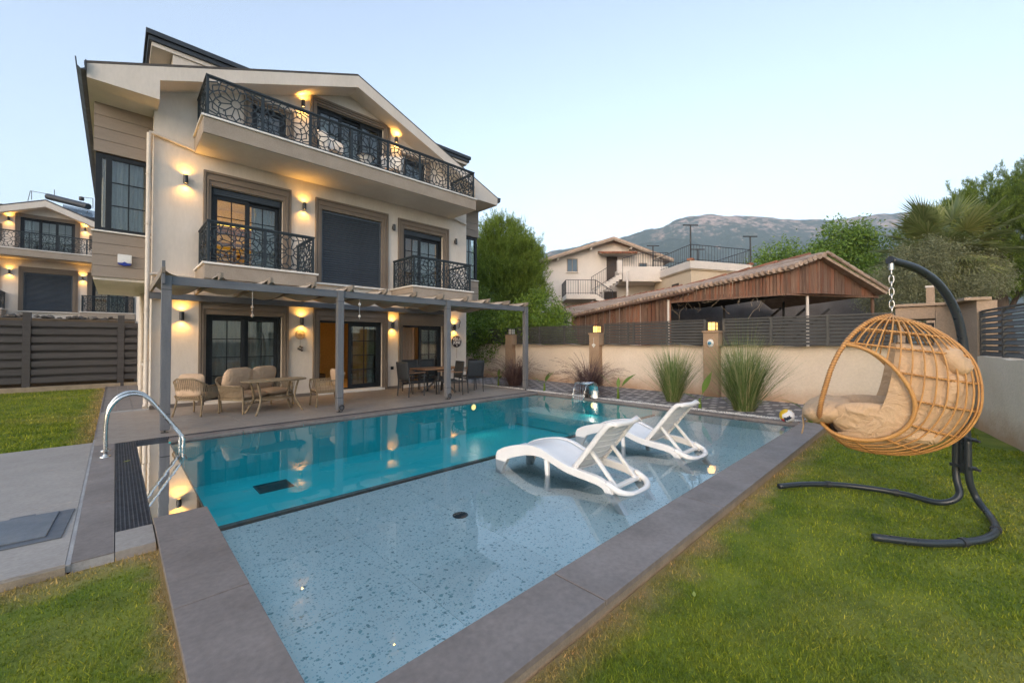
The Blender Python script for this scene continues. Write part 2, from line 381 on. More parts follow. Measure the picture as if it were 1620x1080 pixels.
def lawn_mats():
    m, nt, b = _new('turf')
    c, ge = lawn_color(nt)
    c = mix(nt, c, (0.8, 0.8, 0.8), 1.0, 'MULTIPLY')
    nt.links.new(c, b.inputs['Base Color']); b.inputs['Roughness'].default_value = 1.0
    bump(nt, b, noise(nt, ge.outputs['Position'], 90, 4), 0.8, 0.02)
    MATS['turf'] = m
    m, nt, b = _new('grass_blade')
    c, ge = lawn_color(nt)
    c = mix(nt, c, ramp(nt, ge.outputs['Random Per Island'], [(0, (0.6, 0.65, 0.5)), (0.6, (1.0, 1.0, 0.9)), (0.85, (1.35, 1.3, 1.2)), (1, (2.2, 1.7, 1.6))]), 1.0, 'MULTIPLY')
    nt.links.new(c, b.inputs['Base Color']); b.inputs['Roughness'].default_value = 0.7
    b.inputs['Specular IOR Level'].default_value = 0.25
    tr = nd(nt, 'ShaderNodeBsdfTranslucent'); nt.links.new(c, tr.inputs[0])
    mx = nd(nt, 'ShaderNodeMixShader'); mx.inputs[0].default_value = 0.3
    nt.links.new(b.outputs[0], mx.inputs[1]); nt.links.new(tr.outputs[0], mx.inputs[2])
    nt.links.new(mx.outputs[0], nt.nodes['Material Output'].inputs[0])
    MATS['grass_blade'] = m
lawn_mats()

# ---------------------------------------------------------------- mesh helpers
def world_loc(o):
    v = Vector((0, 0, 0))
    while o is not None:
        v = v + o.location; o = o.parent
    return v
class MB:
    def __init__(s): s.v = []; s.f = []
    def add(s, vs, fs):
        n = len(s.v); s.v.extend(tuple(q) for q in vs); s.f.extend([tuple(i + n for i in f) for f in fs]); return s
    def box(s, x0, x1, y0, y1, z0, z1):
        return s.add([(x0, y0, z0), (x1, y0, z0), (x1, y1, z0), (x0, y1, z0), (x0, y0, z1), (x1, y0, z1), (x1, y1, z1), (x0, y1, z1)],
                     [(0, 3, 2, 1), (4, 5, 6, 7), (0, 1, 5, 4), (1, 2, 6, 5), (2, 3, 7, 6), (3, 0, 4, 7)])
    def bar(s, p, q, w, h, up=(0, 0, 1)):
        p, q = Vector(p), Vector(q); d = (q - p).normalized(); u = Vector(up)
        a = d.cross(u)
        if a.length < 1e-4: a = d.cross(Vector((1, 0, 0)))
        a.normalize(); b = a.cross(d).normalized(); a = a * (w / 2); b = b * (h / 2)
        return s.add([p - a - b, p + a - b, p + a + b, p - a + b, q - a - b, q + a - b, q + a + b, q - a + b],
                     [(0, 3, 2, 1), (4, 5, 6, 7), (0, 1, 5, 4), (1, 2, 6, 5), (2, 3, 7, 6), (3, 0, 4, 7)])
    def tube(s, pts, r, n=8, closed=False, cap=True):
        pts = [Vector(p) for p in pts]; m = len(pts)
        rs = r if isinstance(r, (list, tuple)) else [r] * m
        prev = None; rings = []
        for i, p in enumerate(pts):
            if closed: t = pts[(i + 1) % m] - pts[i - 1]
            else: t = pts[min(i + 1, m - 1)] - pts[max(i - 1, 0)]
            t = t.normalized() if t.length > 1e-9 else Vector((0, 0, 1))
            if prev is None:
                a = t.cross(Vector((0, 0, 1)))
                if a.length < 1e-3: a = t.cross(Vector((1, 0, 0)))
            else:
                a = prev - t * prev.dot(t)
                if a.length < 1e-6: a = t.cross(Vector((0, 0, 1)))
            a.normalize(); prev = a; b = t.cross(a)
            rings.append([p + (a * math.cos(2 * math.pi * k / n) + b * math.sin(2 * math.pi * k / n)) * rs[i] for k in range(n)])
        vs = [q for rg in rings for q in rg]; fs = []
        for i in range(m if closed else m - 1):
            j = (i + 1) % m
            for k in range(n):
                l = (k + 1) % n
                fs.append((i * n + k, i * n + l, j * n + l, j * n + k))
        if cap and not closed:
            fs.append(tuple(range(n - 1, -1, -1))); fs.append(tuple((m - 1) * n + k for k in range(n)))
        return s.add(vs, fs)
    def lathe(s, prof, n=16, c=(0, 0, 0), cap=True):
        cx, cy, cz = c; vs = []; fs = []
        for r, z in prof:
            for k in range(n):
                a = 2 * math.pi * k / n; vs.append((cx + r * math.cos(a), cy + r * math.sin(a), cz + z))
        for i in range(len(prof) - 1):
            for k in range(n):
                l = (k + 1) % n; fs.append((i * n + k, i * n + l, (i + 1) * n + l, (i + 1) * n + k))
        if cap:
            fs.append(tuple(range(n - 1, -1, -1))); fs.append(tuple((len(prof) - 1) * n + k for k in range(n)))
        return s.add(vs, fs)
    def prism(s, poly, axis, a, b):
        """polygon in the two other axes, extruded along axis from a to b"""
        def P(u, v, w): return {'x': (w, u, v), 'y': (u, w, v), 'z': (u, v, w)}[axis]
        n = len(poly)
        vs = [P(u, v, a) for u, v in poly] + [P(u, v, b) for u, v in poly]
        fs = [tuple(range(n)), tuple(range(2 * n - 1, n - 1, -1))] + [(i, (i + 1) % n + 0, (i + 1) % n + n, i + n) for i in range(n)]
        return s.add(vs, fs)
    def grid(s, fn, nu, nv, closed_u=False):
        vs = [fn(i / (nu if closed_u else nu - 1), j / (nv - 1)) for i in range(nu) for j in range(nv)]
        fs = []
        for i in range(nu if closed_u else nu - 1):
            for j in range(nv - 1):
                k = (i + 1) % nu
                fs.append((i * nv + j, k * nv + j, k * nv + j + 1, i * nv + j + 1))
        return s.add(vs, fs)
    def build(s, name, material, parent=None, world=False, bevel=0.0, smooth=False, solid=0.0, merge=False):
        off = world_loc(parent) if (world and parent is not None) else Vector((0, 0, 0))
        vs = [(x - off.x, y - off.y, z - off.z) for x, y, z in s.v]
        me = bpy.data.meshes.new(name); me.from_pydata(vs, [], s.f)
        bm = bmesh.new(); bm.from_mesh(me)
        if merge: bmesh.ops.remove_doubles(bm, verts=bm.verts, dist=1e-4)
        bmesh.ops.recalc_face_normals(bm, faces=bm.faces)
        if solid: bmesh.ops.solidify(bm, geom=list(bm.faces), thickness=solid)
        if bevel:
            es = [e for e in bm.edges if len(e.link_faces) == 2 and e.calc_face_angle(0) > 0.5]
            bmesh.ops.bevel(bm, geom=es, offset=bevel, segments=2, profile=0.6, affect='EDGES')
        bm.to_mesh(me); bm.free()
        if smooth:
            me.polygons.foreach_set('use_smooth', [True] * len(me.polygons))
            if smooth == 'auto': me.set_sharp_from_angle(angle=R(40))
        if material: me.materials.append(MATS[material])
        o = bpy.data.objects.new(name, me); COL.objects.link(o)
        if parent is not None: o.parent = parent
        return o
def tag(o, label=None, cat=None, group=None, kind=None):
    if label: o['label'] = label
    if cat: o['category'] = cat
    if group: o['group'] = group
    if kind: o['kind'] = kind
    return o
def thing(name, label, cat, loc=(0, 0, 0), rotz=0.0, group=None):
    o = bpy.data.objects.new(name, None); o.empty_display_size = 0.1
    COL.objects.link(o); o.location = loc; o.rotation_euler = (0, 0, rotz)
    return tag(o, label, cat, group)
def copy_tree(o, parent=None):
    c = o.copy(); COL.objects.link(c); c.parent = parent
    for ch in list(o.children): copy_tree(ch, c)
    return c
def dup(o, loc, rotz=None, label=None):
    kids = list(o.children)
    c = o.copy(); COL.objects.link(c)
    c.location = loc
    if rotz is not None: c.rotation_euler = (0, 0, rotz)
    if label: c['label'] = label
    for ch in kids: copy_tree(ch, c)
    return c
def piece(src, parent, loc, rot=None, scale=None, name=None):
    o = bpy.data.objects.new(name or src.name.split('.')[0], src.data); COL.objects.link(o); o.parent = parent
    o.location = loc
    if rot: o.rotation_euler = rot
    if scale: o.scale = scale
    return o
def np_obj(name, V, nper, material, parent=None, quads=True):
    """V: (N*nper, 3) vertices, every nper of them one face"""
    V = np.asarray(V, dtype=np.float32).reshape(-1, 3); n = len(V) // nper
    me = bpy.data.meshes.new(name)
    me.vertices.add(len(V)); me.vertices.foreach_set('co', V.ravel())
    me.loops.add(len(V)); me.loops.foreach_set('vertex_index', np.arange(len(V), dtype=np.int32))
    me.polygons.add(n); me.polygons.foreach_set('loop_start', np.arange(0, len(V), nper, dtype=np.int32))
    me.update(calc_edges=True)
    me.materials.append(MATS[material])
    o = bpy.data.objects.new(name, me); COL.objects.link(o)
    if parent is not None: o.parent = parent
    return o
def unit(a): return a / np.maximum(1e-9, np.linalg.norm(a, axis=1, keepdims=True))
def leaf_quads(P, D, L, W, droop=0.0):
    """diamond leaves at P pointing along D"""
    n = len(P); D = unit(D); up = rng.normal(size=(n, 3)); S = unit(np.cross(D, up))
    L = np.broadcast_to(np.asarray(L, dtype=float).reshape(-1, 1), (n, 1)); W = np.broadcast_to(np.asarray(W, dtype=float).reshape(-1, 1), (n, 1))
    mid = P + D * L * 0.45; tip = P + D * L; tip[:, 2] -= droop * L[:, 0]
    return np.stack([P, mid + S * W / 2, tip, mid - S * W / 2], axis=1).reshape(-1, 3)
# ---------------------------------------------------------------- the villa
YF = 12.1          # front face of the villa
def roof_under(x): return 8.87 - 0.4 * abs(x - 4.97)
OPEN = dict(G1=(1.55, 3.19, 0.10, 2.17), G2=(4.14, 6.05, 0.10, 2.12), G3=(6.75, 8.32, 0.10, 2.06),
            F1=(1.62, 3.19, 3.22, 5.28), F2=(4.18, 6.00, 3.20, 5.29), F3=(6.77, 8.33, 3.20, 5.25),
            U1=(2.45, 3.27, 6.95, 7.66), U2=(4.03, 6.06, 6.38, 8.27), U3=(6.78, 7.62, 6.95, 7.62))
villa = thing('villa', 'three storey cream rendered villa with star pattern balconies behind the pool', 'house', (4.97, 16.0, 0))

def front_wall():
    m = MB(); x0, x1 = 0.57, 9.37
    xs = sorted({x0, x1, 4.97, *[v for o in OPEN.values() for v in o[:2]]})
    for a, b in zip(xs[:-1], xs[1:]):
        mid = (a + b) / 2
        ops = sorted((o[2], o[3]) for o in OPEN.values() if o[0] - 1e-6 <= mid <= o[1] + 1e-6)
        z = 0.0
        for lo, hi in ops + [(None, None)]:
            if lo is None:
                m.add([(a, YF, z), (b, YF, z), (b, YF, roof_under(b)), (a, YF, roof_under(a))], [(0, 1, 2, 3)])
            else:
                if lo > z + 1e-4: m.add([(a, YF, z), (b, YF, z), (b, YF, lo), (a, YF, lo)], [(0, 1, 2, 3)])
                z = hi
    for a, b, lo, hi in OPEN.values():
        y2 = YF + 0.3
        m.add([(a, YF, lo), (a, y2, lo), (a, y2, hi), (a, YF, hi), (b, YF, lo), (b, y2, lo), (b, y2, hi), (b, YF, hi)],
              [(0, 1, 2, 3), (5, 4, 7, 6), (3, 2, 6, 7), (0, 4, 5, 1)])
    o = m.build('front_wall', 'stucco', villa, True)
    return o
front_wall()
m = MB()
for X in (0.57, 9.37):
    m.add([(X, YF, 0), (X, 21.4, 0), (X, 21.4, 7.1), (X, YF, 7.1)], [(0, 1, 2, 3)])
m.add([(0.57, 21.4, 0), (9.37, 21.4, 0), (9.37, 21.4, 7.1), (4.97, 21.4, 8.87), (0.57, 21.4, 7.1)], [(0, 1, 2, 3, 4)])
m.build('side_wall', 'stucco', villa, True)
for a_, b_ in ((0.55, 1.41), (3.34, 3.97), (6.21, 6.59), (8.48, 9.39)): MB().box(a_, b_, YF - 0.018, YF, 0, 0.09).build('plinth', 'plinth', villa, True)
# roof: fascia, boxed eaves and soffit are one cast gable
gab = [(-0.46, 6.97), (4.97, 9.20), (10.40, 6.97), (10.40, 6.70), (9.31, 6.70), (9.31, 7.12), (4.97, 8.87), (0.63, 7.12), (0.63, 6.70), (-0.46, 6.70)]
roof = MB().prism(gab, 'y', 11.5, 21.8).build('gable_roof', 'stucco', villa, True)
MB().prism([(-0.50, 6.98), (4.97, 9.225), (10.44, 6.98), (10.44, 7.03), (4.97, 9.28), (-0.50, 7.03)], 'y', 11.54, 21.8).build('roof_cover', 'roof_tile_dark', roof, True)
gut = MB()
gut.prism([(-0.62, 7.0), (-0.605, 6.84), (-0.54, 6.78), (-0.47, 6.80), (-0.462, 7.0), (-0.48, 7.0), (-0.49, 6.83), (-0.54, 6.80), (-0.59, 6.85), (-0.60, 7.0)], 'y', 11.42, 21.8)
gut.build('gutter', 'roof_metal', roof, True)
MB().prism([(10.402, 7.0), (10.41, 6.85), (10.46, 6.80), (10.52, 6.85), (10.54, 7.0)], 'y', 11.47, 21.8).build('gutter', 'roof_metal', roof, True)
up = MB().box(0.95, 9.72, 13.06, 18, 7.0, 8.70).box(0.55, 10.12, 13.02, 18.2, 8.64, 8.74).build('penthouse_wall', 'stucco', villa, True)
MB().box(0.49, 10.2, 12.97, 18.3, 8.745, 8.86).box(0.44, 10.25, 12.92, 18.35, 8.86, 8.98).build('penthouse_roof', 'roof_metal', up, True, bevel=0.01)
# bays on both flanks
for sx, (xa, xb) in ((-1, (-0.38, 0.57)), (1, (9.37, 10.33))):
    bay = MB().box(xa + (0.03 if sx < 0 else 0), xb - (0.03 if sx > 0 else 0), 12.58, 16.6, 2.93, 3.86).box(xa + (0.03 if sx < 0 else 0), xb - (0.03 if sx > 0 else 0), 12.58, 16.6, 5.64, 6.70).build('bay', 'stucco_taupe', villa, True)
    MB().box(xa + 0.02, xb - 0.002, 12.6, 16.55, 2.86, 2.928).build('bay_soffit', 'stucco', bay, True)
    pl = MB().box(xa, xb, 12.55, 12.575, 0.0, 0.236).box(xa if sx < 0 else xb - 0.025, xa + 0.025 if sx < 0 else xb, 12.576, 16.6, 0, 0.236)
    first = None
    for z in [2.92 + 0.243 * k for k in range(4)] + [5.64 + 0.266 * k for k in range(4)]:
        tall = 1.0 if z < 5 else 1.1
        if first is None:
            q = MB(); q.v = [(x, y, z_) for x, y, z_ in pl.v]; q.f = pl.f
            first = q.build('siding_board', 'siding', bay, True, bevel=0.004)
            base = first.location.copy(); first.location.z += z
        else:
            piece(first, bay, (base.x, base.y, base.z + z), scale=(1, 1, tall))
    MB().box(xa - 0.02, xb - 0.003, 12.51, 16.6, 3.895, 3.93).build('bay_sill', 'marble', bay, True, bevel=0.004)
    fr = MB(); a, b = (xa + 0.03, xb - 0.003) if sx < 0 else (xa + 0.003, xb - 0.03)
    z0, z1 = 3.93, 5.62
    fr.box(a, b, 12.60, 12.68, z1 - 0.09, z1).box(a, b, 12.60, 12.68, z0, z0 + 0.08)
    for x in (a, a + 0.16, b - 0.11): fr.box(x, x + 0.10, 12.595, 12.685, z0 + 0.001, z1 - 0.001)
    w = fr.build('bay_window', 'anthracite', villa, True, bevel=0.006)
    MB().box(a + 0.1, b - 0.1, 12.635, 12.645, z0 + 0.07, z1 - 0.08).build('pane', 'glass', w, True)
    gb = MB(); xm = (a + 0.26 + b - 0.11) / 2
    gb.box(xm - 0.012, xm + 0.012, 12.615, 12.633, z0 + 0.08, z1 - 0.09)
    for k in (1, 2): gb.box(a + 0.26, b - 0.11, 12.617, 12.631, z0 + 0.08 + k * 0.51 - 0.011, z0 + 0.08 + k * 0.51 + 0.011)
    gb.build('glazing_bar', 'anthracite', w, True)
    MB().grid(lambda u, v: (a + 0.12 + u * (b - a - 0.24), 12.80 + 0.03 * math.sin(u * 52) + 0.012 * math.sin(u * 23 + 1), z0 + 0.05 + v * (z1 - z0 - 0.1)), 70, 2).build('curtain', 'curtain', villa, True, smooth=True)
    MB().box(a, b, 14.5, 14.6, 3.8, 5.7).build('room_back', 'room_wall', villa, True)

# stepped mouldings round the openings
def moulding(x0, x1, z0, z1, ox0, ox1, oz1, bottom=None):
    m = MB()
    def frame(a, b, c, d, e, f, y):     # outer a..b up to c, inner d..e up to f
        lo = z0
        m.box(a, d, y, YF + 0.02, lo, c); m.box(e, b, y, YF + 0.02, lo, c); m.box(d, e, y + 0.0004, YF + 0.02, f, c)
    w = (x0 - ox0, ox1 - x1, oz1 - z1)
    frame(ox0, ox1, oz1, x0 - w[0] * 0.62, x1 + w[1] * 0.62, z1 + w[2] * 0.62, YF - 0.030)
    frame(ox0 + w[0] * 0.3801, ox1 - w[1] * 0.3801, oz1 - w[2] * 0.3801, x0 - w[0] * 0.38, x1 + w[1] * 0.38, z1 + w[2] * 0.38, YF - 0.052)
    frame(ox0 + w[0] * 0.6201, ox1 - w[1] * 0.6201, oz1 - w[2] * 0.6201, x0 + 0.001, x1 - 0.001, z1 - 0.001, YF - 0.022)
    m.box(ox0 - 0.012, ox0 + 0.03, YF - 0.062, YF + 0.01, z0, oz1 + 0.012); m.box(ox1 - 0.03, ox1 + 0.012, YF - 0.062, YF + 0.01, z0, oz1 + 0.012)
    m.box(ox0 + 0.03, ox1 - 0.03, YF - 0.0625, YF + 0.01, oz1 - 0.04, oz1 + 0.0125)
    return m.build('window_moulding', 'stucco_taupe', villa, True)
moulding(1.55, 3.19, 0.0, 2.17, 1.42, 3.33, 2.50); moulding(4.14, 6.05, 0.0, 2.12, 3.98, 6.20, 2.46); moulding(6.75, 8.32, 0.0, 2.06, 6.60, 8.47, 2.42)
moulding(1.62, 3.19, 3.22, 5.28, 1.48, 3.37, 5.60); moulding(4.18, 6.00, 3.18, 5.29, 4.02, 6.20, 5.57); moulding(6.77, 8.33, 3.20, 5.25, 6.58, 8.54, 5.53)
moulding(2.45, 3.27, 6.85, 7.66, 2.29, 3.42, 7.74); moulding(4.03, 6.06, 6.37, 8.27, 3.87, 6.25, 8.43); moulding(6.78, 7.62, 6.85, 7.62, 6.63, 7.76, 7.70)

# doors and windows
def leaf(door, x0, x1, z0, z1, y, nx=2, nz=4, slide=None, name='sash', st=0.085):
    s = MB().box(x0, x0 + st, y, y + 0.06, z0, z1).box(x1 - st, x1, y, y + 0.06, z0, z1)
    s.box(x0 + st, x1 - st, y + 0.001, y + 0.059, z0, z0 + st).box(x0 + st, x1 - st, y + 0.001, y + 0.059, z1 - st, z1)
    s.build(name, 'anthracite', door, True, bevel=0.006)
    a, b, c, d = x0 + st, x1 - st, z0 + st, z1 - st
    MB().box(a, b, y + 0.027, y + 0.033, c, d).build('pane', 'glass', door, True)
    g = MB()
    for k in range(1, nx):
        x = a + (b - a) * k / nx; g.box(x - 0.011, x + 0.011, y + 0.008, y + 0.0265, c, d)
    for k in range(1, nz):
        z = c + (d - c) * k / nz; g.box(a, b, y + 0.0095, y + 0.025, z - 0.010, z + 0.010)
    g.build('glazing_bar', 'anthracite', door, True)
def room(x0, x1, z0, z1, matn, depth=3.2, y=YF + 0.31):
    h = 0.35
    m = MB(); y2 = y + depth; a, b = x0 - 0.3, x1 + 0.3
    m.add([(a, y, z0), (b, y, z0), (b, y2, z0), (a, y2, z0), (a, y, z1 + h), (b, y, z1 + h), (b, y2, z1 + h), (a, y2, z1 + h)],
          [(0, 1, 2, 3), (4, 7, 6, 5), (2, 6, 7, 3), (0, 3, 7, 4), (1, 5, 6, 2)])
    return m.build('room', matn, villa, True)
def drape(x0, x1, z0, z1, y, matn='curtain', waves=9, amp=0.03):
    n = max(12, int((x1 - x0) * 70))
    return MB().grid(lambda u, v: (x0 + u * (x1 - x0), y + amp * math.sin(u * waves * 6.283 + 1.2 * math.sin(u * 9)) * (0.55 + 0.45 * v) + 0.01 * math.sin(u * 57 + 3 * v), z0 + v * (z1 - z0)), n, 4).build('curtain', matn, villa, True, smooth=True)
def door(key, shutter_box=0.0, name='glass_door', leaves=((0, 0.5), (0.5, 1)), nz=4, openx=None):
    x0, x1, z0, z1 = OPEN[key]; y = YF + 0.10
    m = MB(); t = 0.06
    m.box(x0, x0 + t, y, y + 0.12, z0, z1).box(x1 - t, x1, y, y + 0.12, z0, z1)
    m.box(x0 + t, x1 - t, y + 0.001, y + 0.119, z1 - t - shutter_box, z1).box(x0 + t, x1 - t, y + 0.002, y + 0.118, z0, z0 + 0.04)
    d = m.build(name, 'anthracite', villa, True, bevel=0.006)
    if shutter_box:
        s = MB()
        for k in range(3): s.box(x0 + t, x1 - t, y - 0.02, y, z1 - 0.03 - 0.045 * (k + 1), z1 - 0.035 - 0.045 * k)
        s.build('shutter_box', 'shutter_metal', d, True, bevel=0.006)
    a, b = x0 + t, x1 - t; w = b - a
    for i, (u, v) in enumerate(leaves):
        leaf(d, a + w * u, a + w * v, z0 + 0.04, z1 - t - shutter_box, y + 0.015 + 0.062 * (i % 2), nz=nz)
    return d
door('G1'); room(*OPEN['G1'], 'room_wall'); drape(1.6, 3.15, 0.1, 2.2, YF + 0.42, waves=13)
door('G2', leaves=((0.46, 1.0), (0.50, 0.985))); room(*OPEN['G2'], 'room_warm', 4.0); drape(5.72, 6.0, 0.1, 2.1, YF + 0.40, waves=3)
door('G3', leaves=((0.43, 1.0), (0.47, 0.985))); room(*OPEN['G3'], 'room_wall'); drape(6.82, 7.45, 0.1, 2.1, YF + 0.40, 'curtain_peach', 5); drape(7.75, 8.28, 0.1, 2.1, YF + 0.42, waves=5)
door('F1', 0.13, leaves=((0, 0.52), (0.48, 1))); room(*OPEN['F1'], 'room_warm', 3.0); drape(2.55, 3.15, 3.2, 5.2, YF + 0.42, waves=5)
door('F3', 0.13, leaves=((0, 0.46), (0.42, 1))); room(*OPEN['F3'], 'room_wall', 3.0); drape(7.35, 8.28, 3.2, 5.15, YF + 0.42, waves=8)
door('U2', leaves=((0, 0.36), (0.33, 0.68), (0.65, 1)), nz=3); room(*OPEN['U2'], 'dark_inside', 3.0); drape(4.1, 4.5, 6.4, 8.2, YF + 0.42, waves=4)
door('U1', name='window', leaves=((0, 1),), nz=2); room(2.45, 3.27, 6.4, 7.5, 'room_wall', 2.0); MB().box(2.40, 3.32, YF - 0.07, YF + 0.1, 6.86, 6.90).build('window_sill', 'marble', villa, True, bevel=0.004)
door('U3', name='window', leaves=((0, 1),), nz=2); room(6.78, 7.62, 6.4, 7.4, 'room_wall', 2.0); MB().box(6.70, 7.70, YF - 0.07, YF + 0.1, 6.86, 6.90).build('window_sill', 'marble', villa, True, bevel=0.004)
# what the lit rooms show: a shelf wall with a lit ceiling cove, pendant bulbs, a framed shelf
sh = MB()
for k in range(5): sh.box(1.5, 3.3, YF + 1.65, YF + 1.95, 3.3 + 0.32 * k, 3.33 + 0.32 * k)
for x in (1.5, 1.95, 2.4, 2.85, 3.27): sh.box(x, x + 0.03, YF + 1.651, YF + 1.949, 3.25, 4.62)
sh.box(1.4, 3.4, YF + 1.64, YF + 2.0, 4.62, 4.75).build('shelf_unit', 'shelf_wood', villa, True)
MB().box(1.35, 3.4, YF + 2.5, YF + 2.6, 4.95, 5.03).build('ceiling_cove', 'cove_glow', villa, True)
MB().lathe([(0.0, -0.06), (0.05, -0.05), (0.06, 0), (0.04, 0.05), (0.0, 0.06)], 10, (7.05, YF + 1.2, 4.78), cap=False).build('pendant_bulb', 'bulb_glow', villa, True, smooth=True)
MB().lathe([(0.0, -0.05), (0.04, -0.04), (0.05, 0), (0.03, 0.04), (0.0, 0.05)], 10, (2.62, YF + 0.9, 7.02), cap=False).build('pendant_bulb', 'bulb_glow', villa, True, smooth=True)
MB().box(4.0, 5.2, YF + 3.2, YF + 3.3, 0.1, 0.75).box(4.0, 5.2, YF + 2.4, YF + 3.2, 0.1, 0.42).build('indoor_sofa', 'dark_inside', villa, True, bevel=0.05)
def room_lamp(x, y, z, power, col=(1.0, 0.55, 0.16)):
    l = bpy.data.lights.new('room_lamp', 'POINT'); l.energy = power; l.color = col; l.shadow_soft_size = 0.06
    o = bpy.data.objects.new('room_lamp', l); COL.objects.link(o); o.parent = villa; o.location = Vector((x, y, z)) - world_loc(villa)
room_lamp(5.0, YF + 0.52, 2.33, 9); room_lamp(2.3, YF + 0.52, 5.48, 20, (1.0, 0.58, 0.07)); room_lamp(7.4, YF + 0.52, 2.28, 4); room_lamp(7.4, YF + 0.52, 5.46, 9); room_lamp(2.4, YF + 0.55, 2.38, 0.6)

# roller shutter, slat by slat
shf = MB().box(4.18, 4.24, YF + 0.03, YF + 0.1, 3.21, 5.27).box(5.94, 6.0, YF + 0.03, YF + 0.1, 3.21, 5.27).box(4.24, 5.94, YF + 0.031, YF + 0.099, 5.2, 5.27).build('roller_shutter', 'shutter_metal', villa, True, bevel=0.006)
prof = [(0.0, 0.0), (-0.014, 0.012), (-0.018, 0.034), (-0.010, 0.056), (0.0, 0.062), (0.012, 0.062), (0.012, 0.0)]
sl = MB().prism([(YF + 0.07 + a, b) for a, b in prof], 'x', 4.24, 5.94).build('slat', 'shutter_metal', shf, True)
b0 = sl.location.copy()
sl.location.z += 3.215
for k in range(1, 30): piece(sl, shf, (b0.x, b0.y, b0.z + 3.215 + 0.0662 * k))
MB().box(4.0, 6.22, YF - 0.11, YF + 0.2, 3.13, 3.178).build('window_sill', 'marble', villa, True, bevel=0.005)

# balconies
def star_panel(W, H):
    m = MB(); cx, cz = W / 2, H / 2; segs = []
    P = lambda r, a: (cx + r * math.cos(R(a)), cz + r * math.sin(R(a)))
    N = 12; st = 30
    for k in range(N):
        a = k * st; h = st / 2
        segs += [(P(0.085, a), P(0.112, a + h)), (P(0.112, a + h), P(0.085, a + st)), (P(0.112, a + h), P(0.285, a + h)),
                 (P(0.285, a + h), P(0.375, a)), (P(0.285, a + h), P(0.375, a + st)), (P(0.375, a), P(0.44, a + h)), (P(0.375, a + st), P(0.44, a + h)),
                 (P(0.285, a + h), P(0.34, a + h)), (P(0.44, a + h), P(0.50, a + h)), (P(0.50, a + h), P(0.60, a)), (P(0.50, a + h), P(0.60, a + st)), (P(0.60, a), P(0.72, a + h)), (P(0.44, a + h), P(0.50, a)), (P(0.44, a + h), P(0.50, a + st))]
    def clip(p, q):
        t0, t1 = 0.0, 1.0; dx, dz = q[0] - p[0], q[1] - p[1]
        for pp, qq in ((-dx, p[0] - 0.01), (dx, W - 0.01 - p[0]), (-dz, p[1] - 0.01), (dz, H - 0.01 - p[1])):
            if abs(pp) < 1e-9:
                if qq < 0: return None
            else:
                t = qq / pp
                if pp < 0: t0 = max(t0, t)
                else: t1 = min(t1, t)
        if t0 >= t1: return None
        return (p[0] + dx * t0, p[1] + dz * t0), (p[0] + dx * t1, p[1] + dz * t1)
    for p, q in segs:
        c = clip(p, q)
        if c and math.dist(*c) > 0.012:
            m.bar((c[0][0], 0, c[0][1]), (c[1][0], 0, c[1][1]), 0.012 + random.random() * 0.004, 0.021, (0, 0, 1))
    for a, b in (((0, 0), (W, 0)), ((0, H), (W, H))): m.bar((a[0], 0, a[1]), (b[0], 0, b[1]), 0.024, 0.022)
    for x in (0, W): m.bar((x, 0, 0), (x, 0, H), 0.026, 0.024, (1, 0, 0))
    return m
def balcony(x0, x1, yf, ztop, zbot, rz, n, lower_wide=0.0):
    b = MB().box(x0 - 0.04, x1 + 0.04, yf - 0.02, YF + 0.01, zbot, ztop - 0.045).build('balcony', 'slab_stone', villa, True, bevel=0.01)
    MB().box(x0 - 0.03, x1 + 0.03, yf + 0.02, YF + 0.005, zbot - 0.006, zbot - 0.002).build('balcony_soffit', 'stucco', b, True)
    MB().box(x0 - 0.075, x1 + 0.075, yf - 0.055, YF + 0.005, ztop - 0.043, ztop).build('balcony_edge', 'marble', b, True, bevel=0.004)
    h = rz - ztop
    r = MB()
    yy = yf + 0.03; xa, xb = x0 + 0.03, x1 - 0.03
    r.box(xa - 0.03, xb + 0.03, yy - 0.03, yy + 0.03, rz - 0.04, rz)
    for x in (xa, xb): r.box(x - 0.03, x + 0.03, yy + 0.03, YF, rz - 0.039, rz - 0.001)
    for x in (xa, xb):
        for y in (yy, YF - 0.04): r.box(x - 0.02, x + 0.02, y - 0.02, y + 0.02, ztop, rz - 0.04)
    w = (xb - xa) / n
    for k in range(1, n): r.box(xa + w * k - 0.012, xa + w * k + 0.012, yy - 0.012, yy + 0.012, ztop, rz - 0.04)
    rl = r.build('balcony_railing', 'anthracite_rail', villa, True, bevel=0.004)
    off = world_loc(villa); H = h - 0.11
    p = star_panel(w - 0.04, H).build('railing_panel', 'anthracite_rail', rl)
    p.location = Vector((xa + 0.02, yy, ztop + 0.05)) - off
    for k in range(1, n): piece(p, rl, Vector((xa + w * k + 0.02, yy, ztop + 0.05)) - off)
    d = YF - 0.06 - yy - 0.02
    for x in (xa, xb): piece(p, rl, Vector((x, yy + 0.04, ztop + 0.05)) - off, (0, 0, R(90)), (d / w, 1, 1))
    return b
balcony(1.33, 8.70, 10.77, 6.36, 5.97, 7.26, 7)
balcony(1.38, 3.58, 10.80, 3.22, 2.87, 4.14, 2)
balcony(6.39, 8.58, 10.80, 3.20, 2.85, 4.11, 2)

